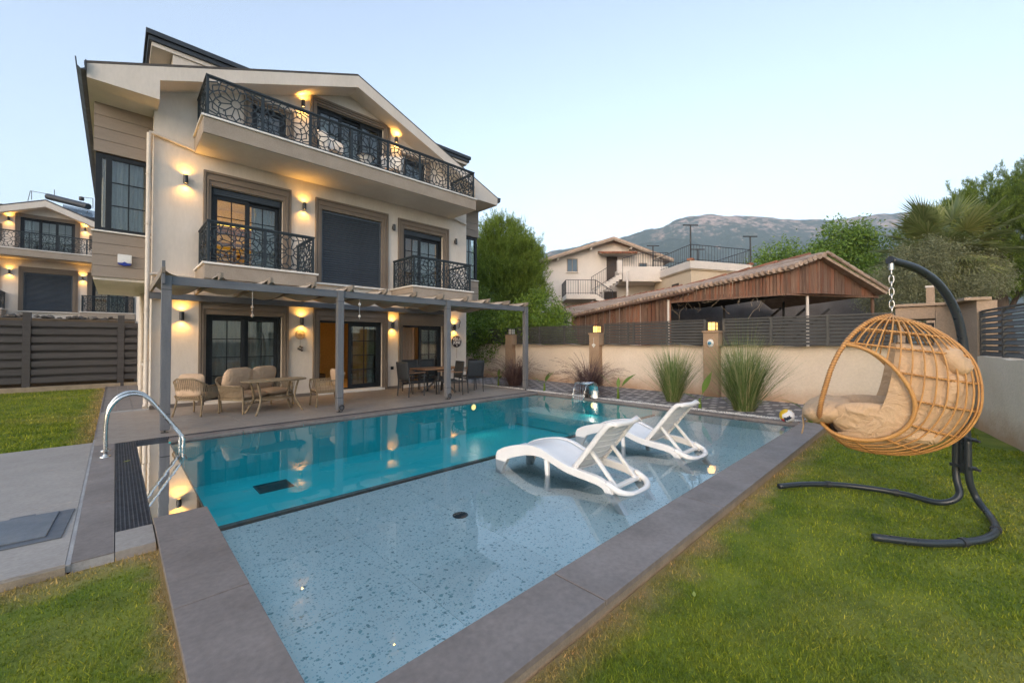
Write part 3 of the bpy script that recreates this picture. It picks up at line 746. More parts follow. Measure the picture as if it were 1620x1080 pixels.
# rain pipes
def pipe(pts, r=0.045, name='rain_pipe'): return MB().tube(pts, r, 10).build(name, 'pipe_cream', villa, True, smooth='auto')
pipe([(0.49, 12.02, 6.12), (0.49, 12.02, 0.22), (0.49, 11.99, 0.14), (0.47, 11.92, 0.08)])
pipe([(0.49, 12.021, 6.14), (0.62, 12.04, 6.14), (1.24, 12.04, 6.02), (1.30, 12.04, 5.99)], 0.036)
pipe([(0.49, 12.022, 3.0), (0.60, 12.04, 3.02), (1.25, 12.04, 3.02), (1.33, 12.04, 3.02)], 0.036)
pipe([(8.72, 12.04, 5.99), (8.80, 12.04, 5.97), (9.32, 12.04, 5.86)], 0.036)
pipe([(0.52, 15.5, 6.5), (0.52, 15.5, 0.3), (0.52, 15.46, 0.2), (0.50, 15.40, 0.12)])
for z in (5.2, 4.1, 2.2, 1.1): MB().tube([(0.49 + 0.054 * math.cos(t * 0.63), 12.02 + 0.054 * math.sin(t * 0.63), z) for t in range(10)], 0.008, 5, closed=True).build('pipe_clip', 'pipe_cream', villa, True)
# side window, socket
sw = MB().box(0.53, 0.57, 13.2, 13.3, 0.95, 2.25).box(0.53, 0.57, 14.5, 14.6, 0.95, 2.25).box(0.531, 0.57, 13.3, 14.5, 2.14, 2.25).build('side_window', 'stucco_taupe', villa, True)
MB().box(0.555, 0.575, 13.3, 14.5, 0.98, 2.14).build('pane', 'glass', sw, True)
MB().box(0.50, 0.575, 13.15, 14.65, 0.90, 0.95).build('window_sill', 'marble', sw, True)
MB().box(6.33, 6.43, YF - 0.022, YF, 0.62, 0.72).build('wall_socket', 'anthracite', villa, True, bevel=0.006)
for (a, b) in ((0, 0),):
    MB().box(3.40, 6.12, YF - 0.30, YF + 0.1, 0.0, 0.085).build('door_step', 'marble', villa, True, bevel=0.006) if False else None
MB().box(4.10, 6.10, YF - 0.09, YF + 0.1, 0.012, 0.075).build('door_step', 'marble', villa, True, bevel=0.006)
MB().box(6.72, 8.35, YF - 0.09, YF + 0.1, 0.012, 0.075).build('door_step', 'marble', villa, True, bevel=0.006)
MB().box(1.53, 3.22, YF - 0.09, YF + 0.1, 0.012, 0.075).build('door_step', 'marble', villa, True, bevel=0.006)

# second villa of the same row, across the fence
OFFV = Vector((-7.78, 22.1, 0))
villa2 = dup(villa, villa.location + OFFV, None, 'matching cream villa behind the dark timber fence, solar heater on its roof')
villa['group'] = villa2['group'] = 'villas of the same design'

# wall lamps
def make_sconce(lit):
    t = thing('wall_lamp', 'x', 'wall lamp', (0, 0, 0), 0, 'up and down wall lamps')
    body = MB()
    n = 18
    for k in range(n): pass
    body.lathe([(0.040, 0.094), (0.046, 0.096), (0.046, -0.096), (0.040, -0.094), (0.040, -0.05), (0.0, -0.05)], n, (0, -0.085, 0), cap=False)
    body.lathe([(0.0, 0.05), (0.040, 0.05), (0.040, 0.094)], n, (0, -0.085, 0), cap=False)
    body.build('lamp_body', 'black_metal', t, smooth='auto')
    MB().box(-0.028, 0.028, -0.045, 0.0, -0.05, 0.05).build('wall_bracket', 'black_metal', t, bevel=0.004)
    for s in (1, -1):
        MB().lathe([(0.0, 0.0), (0.036, 0.0), (0.036, 0.012 * s), (0.0, 0.012 * s)], 14, (0, -0.085, 0.064 * s), cap=False).build('bulb', 'lamp_glow' if lit else 'ceramic_white', t)
        if lit:
            l = bpy.data.lights.new('lamp_beam', 'SPOT'); l.energy = 5.5; l.color = (1.0, 0.50, 0.085); l.spot_size = R(150); l.spot_blend = 1.0; l.shadow_soft_size = 0.03
            o = bpy.data.objects.new('lamp_beam', l); COL.objects.link(o); o.parent = t
            o.location = (0, -0.085, 0.10 * s); o.rotation_euler = (R(180) if s > 0 else 0, 0, 0)
    return t
LAMPS = [((1.13, 5.27), 1, 'lit wall lamp between the corner rain pipe and the first floor balcony door'),
         ((3.70, 5.24), 1, 'lit wall lamp between the first floor balcony door and the roller shutter'),
         ((6.39, 5.18), 0, 'unlit wall lamp between the roller shutter and the narrow balcony door'),
         ((8.84, 5.15), 0, 'unlit wall lamp between the narrow balcony and the villa corner'),
         ((3.65, 8.07), 1, 'lit wall lamp left of the wide attic door under the gable'),
         ((6.46, 8.04), 1, 'lit wall lamp right of the wide attic door under the gable'),
         ((1.09, 2.10), 1, 'lit wall lamp beside the wicker armchair under the pergola'),
         ((3.66, 2.07), 1, 'lit wall lamp with a shell wind chime hanging below it'),
         ((6.37, 2.04), 1, 'lit wall lamp above the black wall socket'),
         ((8.80, 2.03), 1, 'lit wall lamp above the round villa name sign')]
s_on, s_off = make_sconce(True), make_sconce(False)
used = {0: False, 1: False}
def put_lamp(x, y, z, lit, label, group):
    src = s_on if lit else s_off
    if not used[lit]: used[lit] = True; o = src; o.location = (x, y, z)
    else: o = dup(src, (x, y, z))
    o['label'] = label; o['group'] = group
for (x, z), lit, lb in LAMPS: put_lamp(x, YF, z, lit, lb, 'wall lamps on the near villa')
for (x, z), lb in (((3.70, 5.24), 'lit wall lamp left of the shutter on the villa behind the fence'), ((6.39, 5.18), 'lit wall lamp right of the shutter on the villa behind the fence'),
                   ((3.65, 8.07), 'lit wall lamp left of the attic door on the villa behind the fence'), ((6.46, 8.04), 'lit wall lamp right of the attic door on the villa behind the fence')):
    put_lamp(x + OFFV.x, YF + OFFV.y, z, 1, lb, 'wall lamps on the villa behind the fence')

# solar heater on the second villa
t = thing('solar_heater', 'roof solar water heater with dark tank on the villa behind the fence', 'solar heater', (-1.2, 37.0, 9.0))
c = at_depth(95, 330, 26.6)
MB().tube([at_depth(76, 311, 26.9), at_depth(140, 327, 26.9)], 0.20, 12).build('water_tank', 'roof_metal', t, True, smooth='auto')
pa, pb, pc, pd = at_depth(100, 325, 27.2), at_depth(152, 336, 27.2), at_depth(152, 348, 25.6), at_depth(98, 338, 25.6)
MB().add([pa, pb, pc, pd], [(0, 1, 2, 3)]).build('solar_panel', 'solar_glass', t, True, solid=0.06)
fr = MB()
for a, b in (((44, 318), (48, 302)), ((48, 302), (86, 309)), ((86, 309), (86, 300)), ((50, 302), (50, 316)), ((130, 312), (147, 314)), ((147, 314), (147, 330))):
    fr.tube([at_depth(*a, 27.0), at_depth(*b, 27.0)], 0.018, 6)
fr.build('steel_frame', 'iron', t, True)
MB().lathe([(0.12, 0), (0.13, 0.05), (0.12, 0.22), (0.03, 0.25)], 10, tuple(at_depth(129, 317, 27.0))).build('expansion_tank', 'iron', t, True)
for a in ((90, 338), (138, 334)): MB().tube([at_depth(*a, 26.6), at_depth(a[0], a[1] + 30, 26.6)], 0.03, 6).build('support_leg', 'iron', t, True)
# alarm box on the bay
t = thing('alarm_box', 'white burglar alarm box with blue lens on the bay boards', 'alarm box', (0.13, 12.545, 3.19))
MB().prism([(-0.115, 0.06), (-0.115, 0.25), (0.115, 0.25), (0.115, 0.06)], 'y', -0.075, 0.0).build('alarm_case', 'plastic_white', t, bevel=0.012)
MB().prism([(-0.113, 0.057), (-0.09, 0.02), (0, 0.0), (0.09, 0.02), (0.113, 0.057), (0.05, 0.057), (0, 0.09), (-0.05, 0.057)], 'y', -0.077, -0.001).build('blue_lens', 'plastic_blue', t, bevel=0.004)
# ---------------------------------------------------------------- ground, lawns, paving
def struct(o): o['kind'] = 'structure'; return o
g = MB(); G0, G1, H0, H1, B = -12.5, 12.3, -7.0, 22.0, 4400
for a, b, c, d in ((-B, G0, -B, B), (G1, B, -B, B), (G0, G1, -B, H0), (G0, G1, H1, B)):
    g.add([(a, c, -0.10), (b, c, -0.10), (b, d, -0.10), (a, d, -0.10)], [(0, 1, 2, 3)])
struct(g.build('ground', 'soil'))
def sheet(name, rects, z, matn):
    m = MB()
    for a, b, c, d in rects: m.add([(a, c, z), (b, c, z), (b, d, z), (a, d, z)], [(0, 1, 2, 3)])
    return struct(m.build(name, matn))
ZL = -0.055
LAWN_R = [(0.25, 12.0, -7.0, 1.31), (9.30, 12.0, 1.31, 1.75)]
LAWN_F = [(-12.5, 0.25, -7.0, 4.06)]
LAWN_L = [(-12.5, -0.22, 8.76, 19.6)]
sheet('lawn_pool_side', LAWN_R, ZL, 'turf'); sheet('lawn_front', LAWN_F, ZL, 'turf'); sheet('lawn_left', LAWN_L, ZL, 'turf')
sheet('garden_soil', [(-12.5, 12.3, 19.6, 22.0), (9.4, 12.3, 13.2, 19.6)], -0.07, 'soil')

# terrace tiles
ter = struct(MB().box(-0.21, 9.32, 8.46, 12.4, -0.10, 0.0).build('terrace', 'grout'))
tw, tl = 0.9529, 0.7280
t0 = None
for i in range(10):
    for j in range(5):
        if t0 is None:
            t0 = MB().box(-tw / 2 + 0.003, tw / 2 - 0.003, -tl / 2 + 0.003, tl / 2 - 0.003, 0.0005, 0.008).build('floor_tile', 'terrace_tile', ter, bevel=0.0012)
            o = t0
        else: o = piece(t0, ter, (0, 0, 0))
        o.location = (-0.21 + tw * (i + 0.5), 8.46 + tl * (j + 0.5), random.uniform(-0.0006, 0.0006))
# left paving, walk along the channel, side path
pav = struct(MB().box(-12.5, -0.225, 4.10, 8.74, -0.12, -0.006).build('pavement', 'grout'))
first = None
for i in range(5):
    for j in range(3):
        x0 = -0.225 - 2.3 * (i + 1); y0 = 4.10 + 1.5467 * j
        if first is None:
            first = MB().box(0.002, 2.298, 0.002, 1.5447, -0.0055, 0.002).build('paving_slab', 'paving_slab', pav, bevel=0.001); o = first
        else: o = piece(first, pav, (0, 0, 0))
        o.location = (x0, y0, 0)
MB().box(-12.5, -0.225, 4.055, 4.098, -0.11, -0.004).build('paving_edge', 'coping_side', pav)
walk = struct(MB().box(-0.200, 0.012, 4.08, 8.455, -0.12, -0.004).build('pool_walk', 'grout'))
first = None
for k, (a, b) in enumerate(((4.085, 5.42), (5.424, 6.20), (6.204, 7.3), (7.304, 8.45))):
    MB().box(-0.199, 0.010, a, b, -0.003, 0.004).build('walk_slab', 'coping_stone', walk, bevel=0.001)
MB().box(0.016, 0.236, 4.08, 4.50, -0.11, 0.004).build('walk_slab', 'paving_slab', walk, bevel=0.001)
MB().box(-0.2245, -0.2005, 4.075, 9.0, -0.05, 0.001).build('joint_strip', 'grout', walk)
path = struct(MB().box(-0.20, 0.56, 12.42, 19.55, -0.12, -0.012).build('side_path', 'grout'))
bp = None
for j in range(60):
    for i in range(3):
        x = -0.19 + 0.25 * i; y = 12.44 + 0.118 * j
        if y > 19.4: continue
        sh_ = 0.0
        if bp is None: bp = MB().box(0.003, 0.245, 0.003, 0.115, -0.011, 0.0).build('path_paver', 'side_brick', path, bevel=0.002); o = bp
        else: o = piece(bp, path, (0, 0, 0))
        o.location = (x, y, random.uniform(-0.002, 0.002))
struct(MB().box(-0.22, -0.202, 9.0, 19.55, -0.1, 0.012).build('kerb', 'coping_stone'))
# inspection hatch
t = thing('inspection_hatch', 'dark grey steel inspection hatch set in the paving', 'hatch', (-0.62, 5.04, 0.002), R(-3))
MB().box(-0.42, 0.36, -0.36, 0.36, 0.0005, 0.010).build('hatch_frame', 'hatch_frame', t, bevel=0.003)
MB().box(-0.41, 0.27, -0.29, 0.33, 0.0105, 0.022).build('hatch_lid', 'hatch_lid', t, bevel=0.004)
MB().box(-0.02, 0.12, 0.36, 0.40, 0.0008, 0.012).build('hinge', 'hatch_frame', t)

# ---------------------------------------------------------------- pool
ZW = -0.03; ZS = -0.20; ZD = -0.78
X0, X1, Y0, YD, Y1 = 0.60, 8.95, 1.69, 4.42, 8.12
basin = MB()
basin.add([(X0 + 0.02, YD + 0.13, ZD), (X1, YD + 0.13, ZD), (X1, Y1, ZD), (X0 + 0.02, Y1, ZD)], [(0, 1, 2, 3)])
basin.add([(X0 + 0.02, YD + 0.13, ZD), (X0 + 0.02, Y1, ZD), (X0 + 0.02, Y1, -0.06), (X0 + 0.02, YD + 0.13, -0.06)], [(0, 1, 2, 3)])
basin.add([(X1, YD + 0.13, ZD), (X1, Y1, ZD), (X1, Y1, -0.02), (X1, YD + 0.13, -0.02)], [(0, 1, 2, 3)])
basin.add([(X0, Y1, ZD), (X1, Y1, ZD), (X1, Y1, -0.02), (X0, Y1, -0.02)], [(0, 1, 2, 3)])
basin.add([(X0, YD + 0.13, ZD), (X1, YD + 0.13, ZD), (X1, YD + 0.13, -0.18), (X0, YD + 0.13, -0.18)], [(0, 1, 2, 3)])
pool = struct(basin.build('pool_basin', 'pool_tile'))
MB().box(8.05, X1 - 0.002, YD + 0.132, Y1 - 0.002, ZD + 0.01, -0.38).build('pool_bench', 'pool_tile', pool, bevel=0.01)
MB().box(X0 - 0.02, X1, YD + 0.06, YD + 0.128, -0.30, -0.172).build('pool_divider', 'wet_stone', pool, bevel=0.006)
MB().box(0.25, X0 + 0.018, 4.56, 8.46, -0.30, -0.040).build('overflow_ledge', 'wet_stone', pool, bevel=0.006)
wl = MB()
wl.box(X0 - 0.05, X0, Y0, YD - 0.002, ZS - 0.1, -0.02).box(X1, X1 + 0.05, Y0, YD + 0.13, ZS - 0.1, -0.02).box(X0 - 0.05, X1 + 0.05, Y0 - 0.05, Y0 - 0.001, ZS - 0.1, -0.02)
wl.build('ledge_wall', 'terrazzo', pool)
led = struct(MB().box(X0, X1, Y0, YD + 0.058, ZS - 0.1, ZS - 0.006).build('shallow_ledge', 'terrazzo'))
first = None
nx, ny = 9, 3
sw_, sl_ = (X1 - X0) / nx, (YD + 0.058 - Y0) / ny
for i in range(nx):
    for j in range(ny):
        if first is None: first = MB().box(0.0012, sw_ - 0.0012, 0.0012, sl_ - 0.0012, -0.0055, 0).build('terrazzo_slab', 'terrazzo', led); o = first
        else: o = piece(first, led, (0, 0, 0))
        o.location = (X0 + sw_ * i, Y0 + sl_ * j, ZS + random.uniform(-0.0004, 0.0004))
wm = MB().add([(0.245, 4.53, ZW), (X0, 4.53, ZW), (X0, 8.40, ZW), (0.245, 8.40, ZW)], [(0, 1, 2, 3)]).add([(X0, Y0 - 0.02, ZW), (X1 + 0.01, Y0 - 0.02, ZW), (X1 + 0.01, 8.40, ZW), (X0, 8.40, ZW)], [(0, 1, 2, 3)])
struct(wm.build('pool_water', 'pool_water', merge=True))
# coping: separate stones
cop = struct(MB().box(0.252, 0.598, 1.33, 4.545, -0.14, 0.022).box(0.60, 9.14, 1.33, 1.675, -0.14, 0.022).build('pool_coping', 'coping_side'))
def stone(x0, x1, y0, y1, z=0.03, th=0.034, par=None, m='coping_stone'): return MB().box(x0 + 0.004, x1 - 0.004, y0 + 0.0025, y1 - 0.0025, z - th, z + random.uniform(-0.0015, 0.0015)).build('coping_stone', m, par or cop, bevel=0.003)
for a, b in ((1.31, 2.93), (2.93, 4.56)): stone(0.24, 0.61, a, b)
for a, b in zip((0.61, 2.02, 3.90, 5.78, 7.66), (2.02, 3.90, 5.78, 7.66, 9.16)): stone(a, b, 1.31, 1.70)
cop2 = struct(MB().box(8.955, 9.13, 1.705, 8.32, -0.14, -0.012).box(0.61, 9.13, 8.125, 8.32, -0.14, -0.012).build('pool_edge', 'coping_side'))
for k in range(6): stone(8.935, 9.15, 1.70 + 1.10 * k, 2.80 + 1.10 * k, 0.012, 0.07, cop2)
for k in range(9): stone(0.62 + 0.946 * k, 0.62 + 0.946 * (k + 1), 8.105, 8.325, 0.010, 0.07, cop2)
# slotted drain along the terrace, wide grate beside the overflow ledge
gr = MB().box(0.20, 9.13, 8.33, 8.345, -0.05, 0.006).box(0.20, 9.13, 8.44, 8.455, -0.05, 0.006)
for k in range(320): gr.box(0.21 + 0.0279 * k, 0.21 + 0.0279 * k + 0.013, 8.345, 8.44, -0.02, 0.0045)
drain = struct(MB().box(0.20, 9.13, 8.33, 8.455, -0.12, -0.06).build('drain_channel', 'drain_dark'))
gr.build('slot_grate', 'grate_plastic', drain)
gr = MB()
for k in range(9): gr.box(0.018 + 0.0264 * k, 0.018 + 0.0264 * k + 0.008, 4.505, 8.45, -0.022, 0.0035)
for k in range(198): gr.box(0.0185, 0.2375, 4.51 + 0.0199 * k, 4.51 + 0.0199 * k + 0.0075, -0.020, 0.0015)
chan = struct(MB().box(0.015, 0.242, 4.50, 8.455, -0.15, -0.09).build('overflow_channel', 'drain_dark'))
for k in range(4):
    pass
gr.build('overflow_grate', 'grate_plastic', chan)
# floor drains and lamps in the pool
t = thing('floor_drain', 'round dark drain cover in the pale terrazzo ledge', 'drain', (2.45, 3.25, ZS))
MB().lathe([(0.075, 0.0005), (0.075, 0.006), (0.06, 0.008), (0.0, 0.008)], 24, cap=False).build('drain_cover', 'drain_dark', t, smooth='auto')
ring = MB()
for k in range(5): ring.box(-0.05, 0.05, -0.045 + 0.02 * k, -0.037 + 0.02 * k, 0.0085, 0.010)
ring.build('drain_bars', 'grate_plastic', t)
t = thing('main_drain', 'square dark drain grille on the deep pool floor', 'drain', (1.82, 7.28, ZD))
MB().box(-0.24, 0.24, -0.22, 0.22, 0.001, 0.012).build('drain_frame', 'drain_teal', t, bevel=0.003)
gm = MB()
for k in range(9): gm.box(-0.22, 0.22, -0.19 + 0.045 * k, -0.175 + 0.045 * k, 0.0125, 0.018)
gm.build('drain_bars', 'drain_teal', t)
def pool_lamp(loc, rz, label):
    t = thing('pool_lamp', label, 'pool lamp', loc, rz, 'underwater pool lamps')
    prof = [(0.10, 0.0), (0.10, 0.012), (0.085, 0.02), (0.075, 0.02)]
    rg = MB()
    for r, z in (): pass
    rg.lathe(prof, 20, cap=False)
    rg.v = [(x, -z, y) for x, y, z in rg.v]
    rg.build('lamp_ring', 'steel', t, smooth='auto')
    ln = MB().lathe([(0.0, 0.03), (0.05, 0.026), (0.074, 0.012), (0.074, 0.001), (0.0, 0.001)], 18, cap=False); ln.v = [(x, -z, y) for x, y, z in ln.v]
    ln.build('lamp_lens', 'pool_lamp', t, smooth=True)
    l = bpy.data.lights.new('lamp_beam', 'SPOT'); l.energy = 2.5; l.color = (1.0, 0.93, 0.78); l.shadow_soft_size = 0.07; l.spot_size = R(150); l.spot_blend = 0.6
    o = bpy.data.objects.new('lamp_beam', l); COL.objects.link(o); o.parent = t; o.location = (0, -0.04, 0); o.rotation_euler = (R(-78), 0, 0)
pool_lamp((6.52, Y1 - 0.001, -0.145), 0, 'glowing pool lamp in the pool wall on the terrace side')
pool_lamp((X1 - 0.001, 6.17, -0.145), R(-90), 'glowing pool lamp in the pool wall below the steel spout')
# waterfall spout
t = thing('waterfall_spout', 'curved stainless steel waterfall spout at the pool end', 'spout', (9.02, 6.30, 0.01))
pr = [(0.03, 0.0), (0.05, 0.10), (0.05, 0.22), (0.02, 0.34), (-0.05, 0.42), (-0.16, 0.455), (-0.28, 0.45), (-0.40, 0.432)]
pts = []
for i in range(len(pr) - 1):
    for s in range(4): pts.append((pr[i][0] + (pr[i + 1][0] - pr[i][0]) * s / 4, pr[i][1] + (pr[i + 1][1] - pr[i][1]) * s / 4))
pts.append(pr[-1])
MB().grid(lambda u, v: (pts[round(u * (len(pts) - 1))][0], (v - 0.5) * (0.40 + 0.06 * u), pts[round(u * (len(pts) - 1))][1]), len(pts), 2).build('spout_blade', 'steel', t, smooth=True, solid=0.016)
MB().box(0.0, 0.12, -0.19, 0.19, -0.012, 0.012).build('base_plate', 'steel', t, bevel=0.003)
wf = thing('falling_water', 'clear sheet of water falling from the steel spout', 'water', (8.62, 6.30, ZW))
for s in (-1, 1):
    MB().tube([(0, s * 0.19, 0.47), (-0.04, s * 0.187, 0.44), (-0.10, s * 0.18, 0.34), (-0.14, s * 0.172, 0.20), (-0.165, s * 0.165, 0.0)], [0.009, 0.012, 0.015, 0.018, 0.024], 6).build('water_edge', 'thin_water', wf, smooth=True)
MB().grid(lambda u, v: (-0.165 * (u ** 0.55) + 0.004 * math.sin(v * 30 + u * 9), (v - 0.5) * (0.37 - 0.05 * u), 0.468 - 0.468 * u * u ** 0.3), 14, 22).build('water_sheet', 'thin_water', wf, smooth=True)
# ladder
t = thing('pool_ladder', 'bent stainless steel pool ladder handrails over the pool edge', 'pool ladder', (-0.08, 7.75, 0.004))
def smoothpath(P, n=6):
    P = [Vector(p) for p in P]; out = []
    Q = [P[0] * 2 - P[1]] + P + [P[-1] * 2 - P[-2]]
    for i in range(1, len(Q) - 2):
        for k in range(n):
            s = k / n
            out.append(0.5 * ((2 * Q[i]) + (-Q[i - 1] + Q[i + 1]) * s + (2 * Q[i - 1] - 5 * Q[i] + 4 * Q[i + 1] - Q[i + 2]) * s * s + (-Q[i - 1] + 3 * Q[i] - 3 * Q[i + 1] + Q[i + 2]) * s ** 3))
    out.append(P[-1]); return out
for y in (-0.20, 0.22):
    MB().tube(smoothpath([(0, y, 0), (0.005, y, 0.42), (0.04, y, 0.62), (0.14, y, 0.755), (0.28, y, 0.79), (0.41, y, 0.72), (0.56, y, 0.50), (0.74, y, 0.22), (0.80, y, 0.12), (0.80, y, 0.0), (0.80, y, -0.80)]), 0.0215, 12).build('handrail', 'steel', t, smooth=True)
    MB().lathe([(0.058, 0.0), (0.056, 0.008), (0.03, 0.016), (0.022, 0.03)], 20, (0, y, 0)).build('floor_flange', 'steel', t, smooth='auto')
for z in (-0.20, -0.44, -0.68): MB().box(0.75, 0.85, -0.20, 0.22, z, z + 0.02).build('ladder_step', 'steel', t, bevel=0.006)

# pavers, pebbles and planting strip at the pool end
strip = struct(MB().box(9.32, 12.05, 1.75, 13.2, -0.12, -0.010).build('paver_strip', 'grout'))
pd_, pl_ = MB(), MB()
nyy = int((13.2 - 1.78) / 0.13)
for j in range(nyy):
    for i in range(13):
        x = 9.33 + 0.208 * i; y = 1.78 + 0.13 * j
        light = (i + j // 2 * 2 + (j % 2)) % 3 == 0 and (j % 2 == 0 or i % 2 == 0)
        sk = 0.05 if (j % 2) else -0.05
        m_ = pl_ if light else pd_
        z = random.uniform(-0.001, 0.001)
        m_.add([(x + 0.004, y + 0.004, z), (x + 0.2, y + 0.004 + 0.0, z), (x + 0.2, y + 0.125, z), (x + 0.004, y + 0.125, z), (x + 0.004, y + 0.004, -0.01), (x + 0.2, y + 0.004, -0.01), (x + 0.2, y + 0.125, -0.01), (x + 0.004, y + 0.125, -0.01)],
               [(0, 1, 2, 3), (0, 4, 5, 1), (1, 5, 6, 2), (2, 6, 7, 3), (3, 7, 4, 0)])
tag(pd_.build('dark_pavers', 'paver_dark', strip), kind='stuff'); tag(pl_.build('light_pavers', 'paver_light', strip), kind='stuff')
sheet('pebble_bed', [(9.155, 9.318, 1.75, 11.4)], -0.002, 'soil')
n = 5200
P = np.column_stack([rng.uniform(9.165, 9.40, n), rng.uniform(1.8, 11.2, n), rng.uniform(-0.004, 0.014, n)])
rad = rng.uniform(0.008, 0.017, n)
base = np.array([(1, 0, 0), (0, 1, 0), (-1, 0, 0), (0, -1, 0), (0, 0, 0.75)])
tri = [(0, 1, 4), (1, 2, 4), (2, 3, 4), (3, 0, 4)]
V = []
ang = rng.uniform(0, 6.28, n); ca, sa = np.cos(ang), np.sin(ang)
B_ = base[None] * rad[:, None, None]
Bx = B_[:, :, 0] * ca[:, None] - B_[:, :, 1] * sa[:, None] * 0.7; By = B_[:, :, 0] * sa[:, None] + B_[:, :, 1] * ca[:, None] * 0.7
BB = np.stack([Bx, By, B_[:, :, 2]], axis=2) + P[:, None, :]
V = np.stack([BB[:, list(t_), :] for t_ in tri], axis=1).reshape(-1, 3)
tag(np_obj('white_pebbles', V, 3, 'pebble_white'), 'bed of white pebbles along the pool end', 'pebbles', kind='stuff')

# ---------------------------------------------------------------- pergola
YP = 8.85
perg = thing('pergola', 'grey timber pergola of four posts along the pool terrace', 'pergola', (4.9, 10.4, 0))
for x in (0.60, 3.45, 6.24, 9.18):
    ps = MB().box(x - 0.065, x + 0.065, YP - 0.065, YP + 0.065, 0.055, 2.60).build('post', 'pergola_wood', perg, True, bevel=0.008)
    MB().box(x - 0.0665, x + 0.0665, YP - 0.0665, YP + 0.0665, 0.31, 0.322).box(x - 0.0665, x + 0.0665, YP - 0.0665, YP + 0.0665, 2.36, 2.372).build('post_groove', 'black_metal', ps, True)
    MB().box(x - 0.05, x + 0.05, YP - 0.05, YP + 0.05, 0.008, 0.014).box(x - 0.012, x + 0.012, YP - 0.012, YP + 0.012, 0.014, 0.056).box(x - 0.05, x + 0.05, YP - 0.05, YP + 0.05, 0.048, 0.0545).build('post_foot', 'black_metal', ps, True)
for a, b in ((0.667, 3.383), (3.517, 6.173), (6.307, 9.113)):
    MB().box(a, b, YP - 0.035, YP + 0.035, 2.455, 2.598).build('front_beam', 'pergola_beam', perg, True, bevel=0.005)
MB().box(0.53, 8.55, 11.93, 12.025, 2.455, 2.60).build('ledger_beam', 'pergola_beam', perg, True, bevel=0.005)
RX = [0.55 + 0.778 * k for k in range(12)]
for i, x in enumerate(RX):
    pr = [(8.69, 2.655), (8.69, 2.605), (8.74, 2.575), (12.04, 2.604), (12.04, 2.72), (8.69, 2.72)]
    MB().prism([(8.66, 2.70), (8.68, 2.63), (8.75, 2.601), (12.02, 2.601), (12.02, 2.72), (8.66, 2.72)], 'x', x - 0.024, x + 0.024).build('rafter', 'rafter_wood', perg, True, bevel=0.004)
MB().box(0.552 - 0.02, 0.552 + 0.02, 8.70, 8.78, 2.45, 2.83).build('end_bracket', 'pergola_wood', perg, True, bevel=0.004)
for i in range(11):
    a, b = RX[i] + 0.03, RX[i + 1] - 0.03
    ya, yb = 8.98 + random.uniform(-0.05, 0.1), 11.35 + random.uniform(-0.3, 0.3)
    sag = random.uniform(0.10, 0.20); ph = random.uniform(0, 6)
    def cloth(u, v):
        s = 4 * u * (1 - u)
        edge = 0.16 * (1 - s) * (1 if v < 0.5 else -1) * (abs(v - 0.5) * 2) ** 6
        return (a + u * (b - a), ya + v * (yb - ya) - edge, 2.69 - sag * s ** 0.8 - 0.035 * s * math.sin(v * 9 + ph) - 0.012 * math.sin(v * 21 + ph * 2 + 5 * u))
    c = MB().grid(cloth, 14, 26).build('shade_cloth', 'shade_cloth', smooth=True)
    o_ = c
    tag(o_, 'beige shade cloth sagging between two pergola rafters', 'shade cloth', 'shade cloths slung in the pergola')
# little hooks with rope on the post feet
for x in (3.45, 6.24):
    t = thing('rope_coil', 'small dark coiled hook and cord on the pergola post beside the ' + ('half hidden wicker armchair' if x < 4 else 'dining set'), 'cord', (x + 0.02, YP - 0.085, 0.012), 0, 'cords at the pergola post feet')
    MB().tube([(0.05 * math.cos(k * 0.5), 0.012 * math.sin(k * 1.1), 0.10 + 0.05 * math.sin(k * 0.5)) for k in range(26)], 0.012, 6).build('coil', 'black_metal', t, smooth=True)
    MB().tube([(0.03, 0, 0.06), (0.0, -0.01, 0.02), (-0.06, -0.02, 0.012), (-0.10, -0.01, 0.012)], 0.010, 6).build('cord_end', 'black_metal', t, smooth=True)

# ---------------------------------------------------------------- timber fence on the left
tf = None
posts = [0.14, -1.97, -4.08, -6.19, -8.3]
for k in range(4):
    xa, xb = posts[k + 1], posts[k]
    f = thing('timber_fence', ['dark timber fence panel meeting the villa corner path', 'dark timber fence panel below the shuttered window of the far villa', 'dark timber fence panel farther out along the lawn edge', 'dark timber fence panel at the outer end of the lawn'][k], 'fence', (xa, 19.6, 0), 0, 'timber fence panels')
    MB().box(-0.085, 0.085, -0.09, 0.09, -0.05, 2.42).build('post', 'fence_wood', f, bevel=0.008)
    MB().box(0.0, xb - xa, -0.10, 0.10, -0.06, 0.10).build('fence_kerb', 'coping_side', f, bevel=0.01)
    w = xb - xa; bd = None
    if k == 0: MB().box(xb - xa - 0.085, xb - xa + 0.085, -0.0901, 0.0901, -0.05, 2.42).build('post', 'fence_wood', f, bevel=0.008)
    for j in range(8):
        if bd is None: bd = MB().box(0.087, w - 0.087, -0.065, -0.04, 0, 0.165).build('board', 'fence_wood', f, bevel=0.005); o = bd
        else: o = piece(bd, f, (0, 0, 0))
        o.location = (0, random.uniform(-0.003, 0.003), 0.22 + 0.254 * j)
        o2 = piece(bd, f, (0, 0.105, 0.347 + 0.254 * j)) if j < 7 else None
f = thing('timber_fence', 'short dark timber fence end piece behind the villa flank', 'fence', (0.23, 19.6, 0), 0, 'timber fence panels')
MB().box(0.0, 0.34, -0.10, 0.10, -0.06, 0.10).build('fence_kerb', 'coping_side', f)
for j in range(8):
    MB().box(0.0, 0.34, -0.065, -0.04, 0.22 + 0.254 * j, 0.385 + 0.254 * j).build('board', 'fence_wood', f, bevel=0.005)
    if j < 7: MB().box(0.0, 0.34, 0.04, 0.065, 0.347 + 0.254 * j, 0.512 + 0.254 * j).build('board', 'fence_wood', f, bevel=0.005)
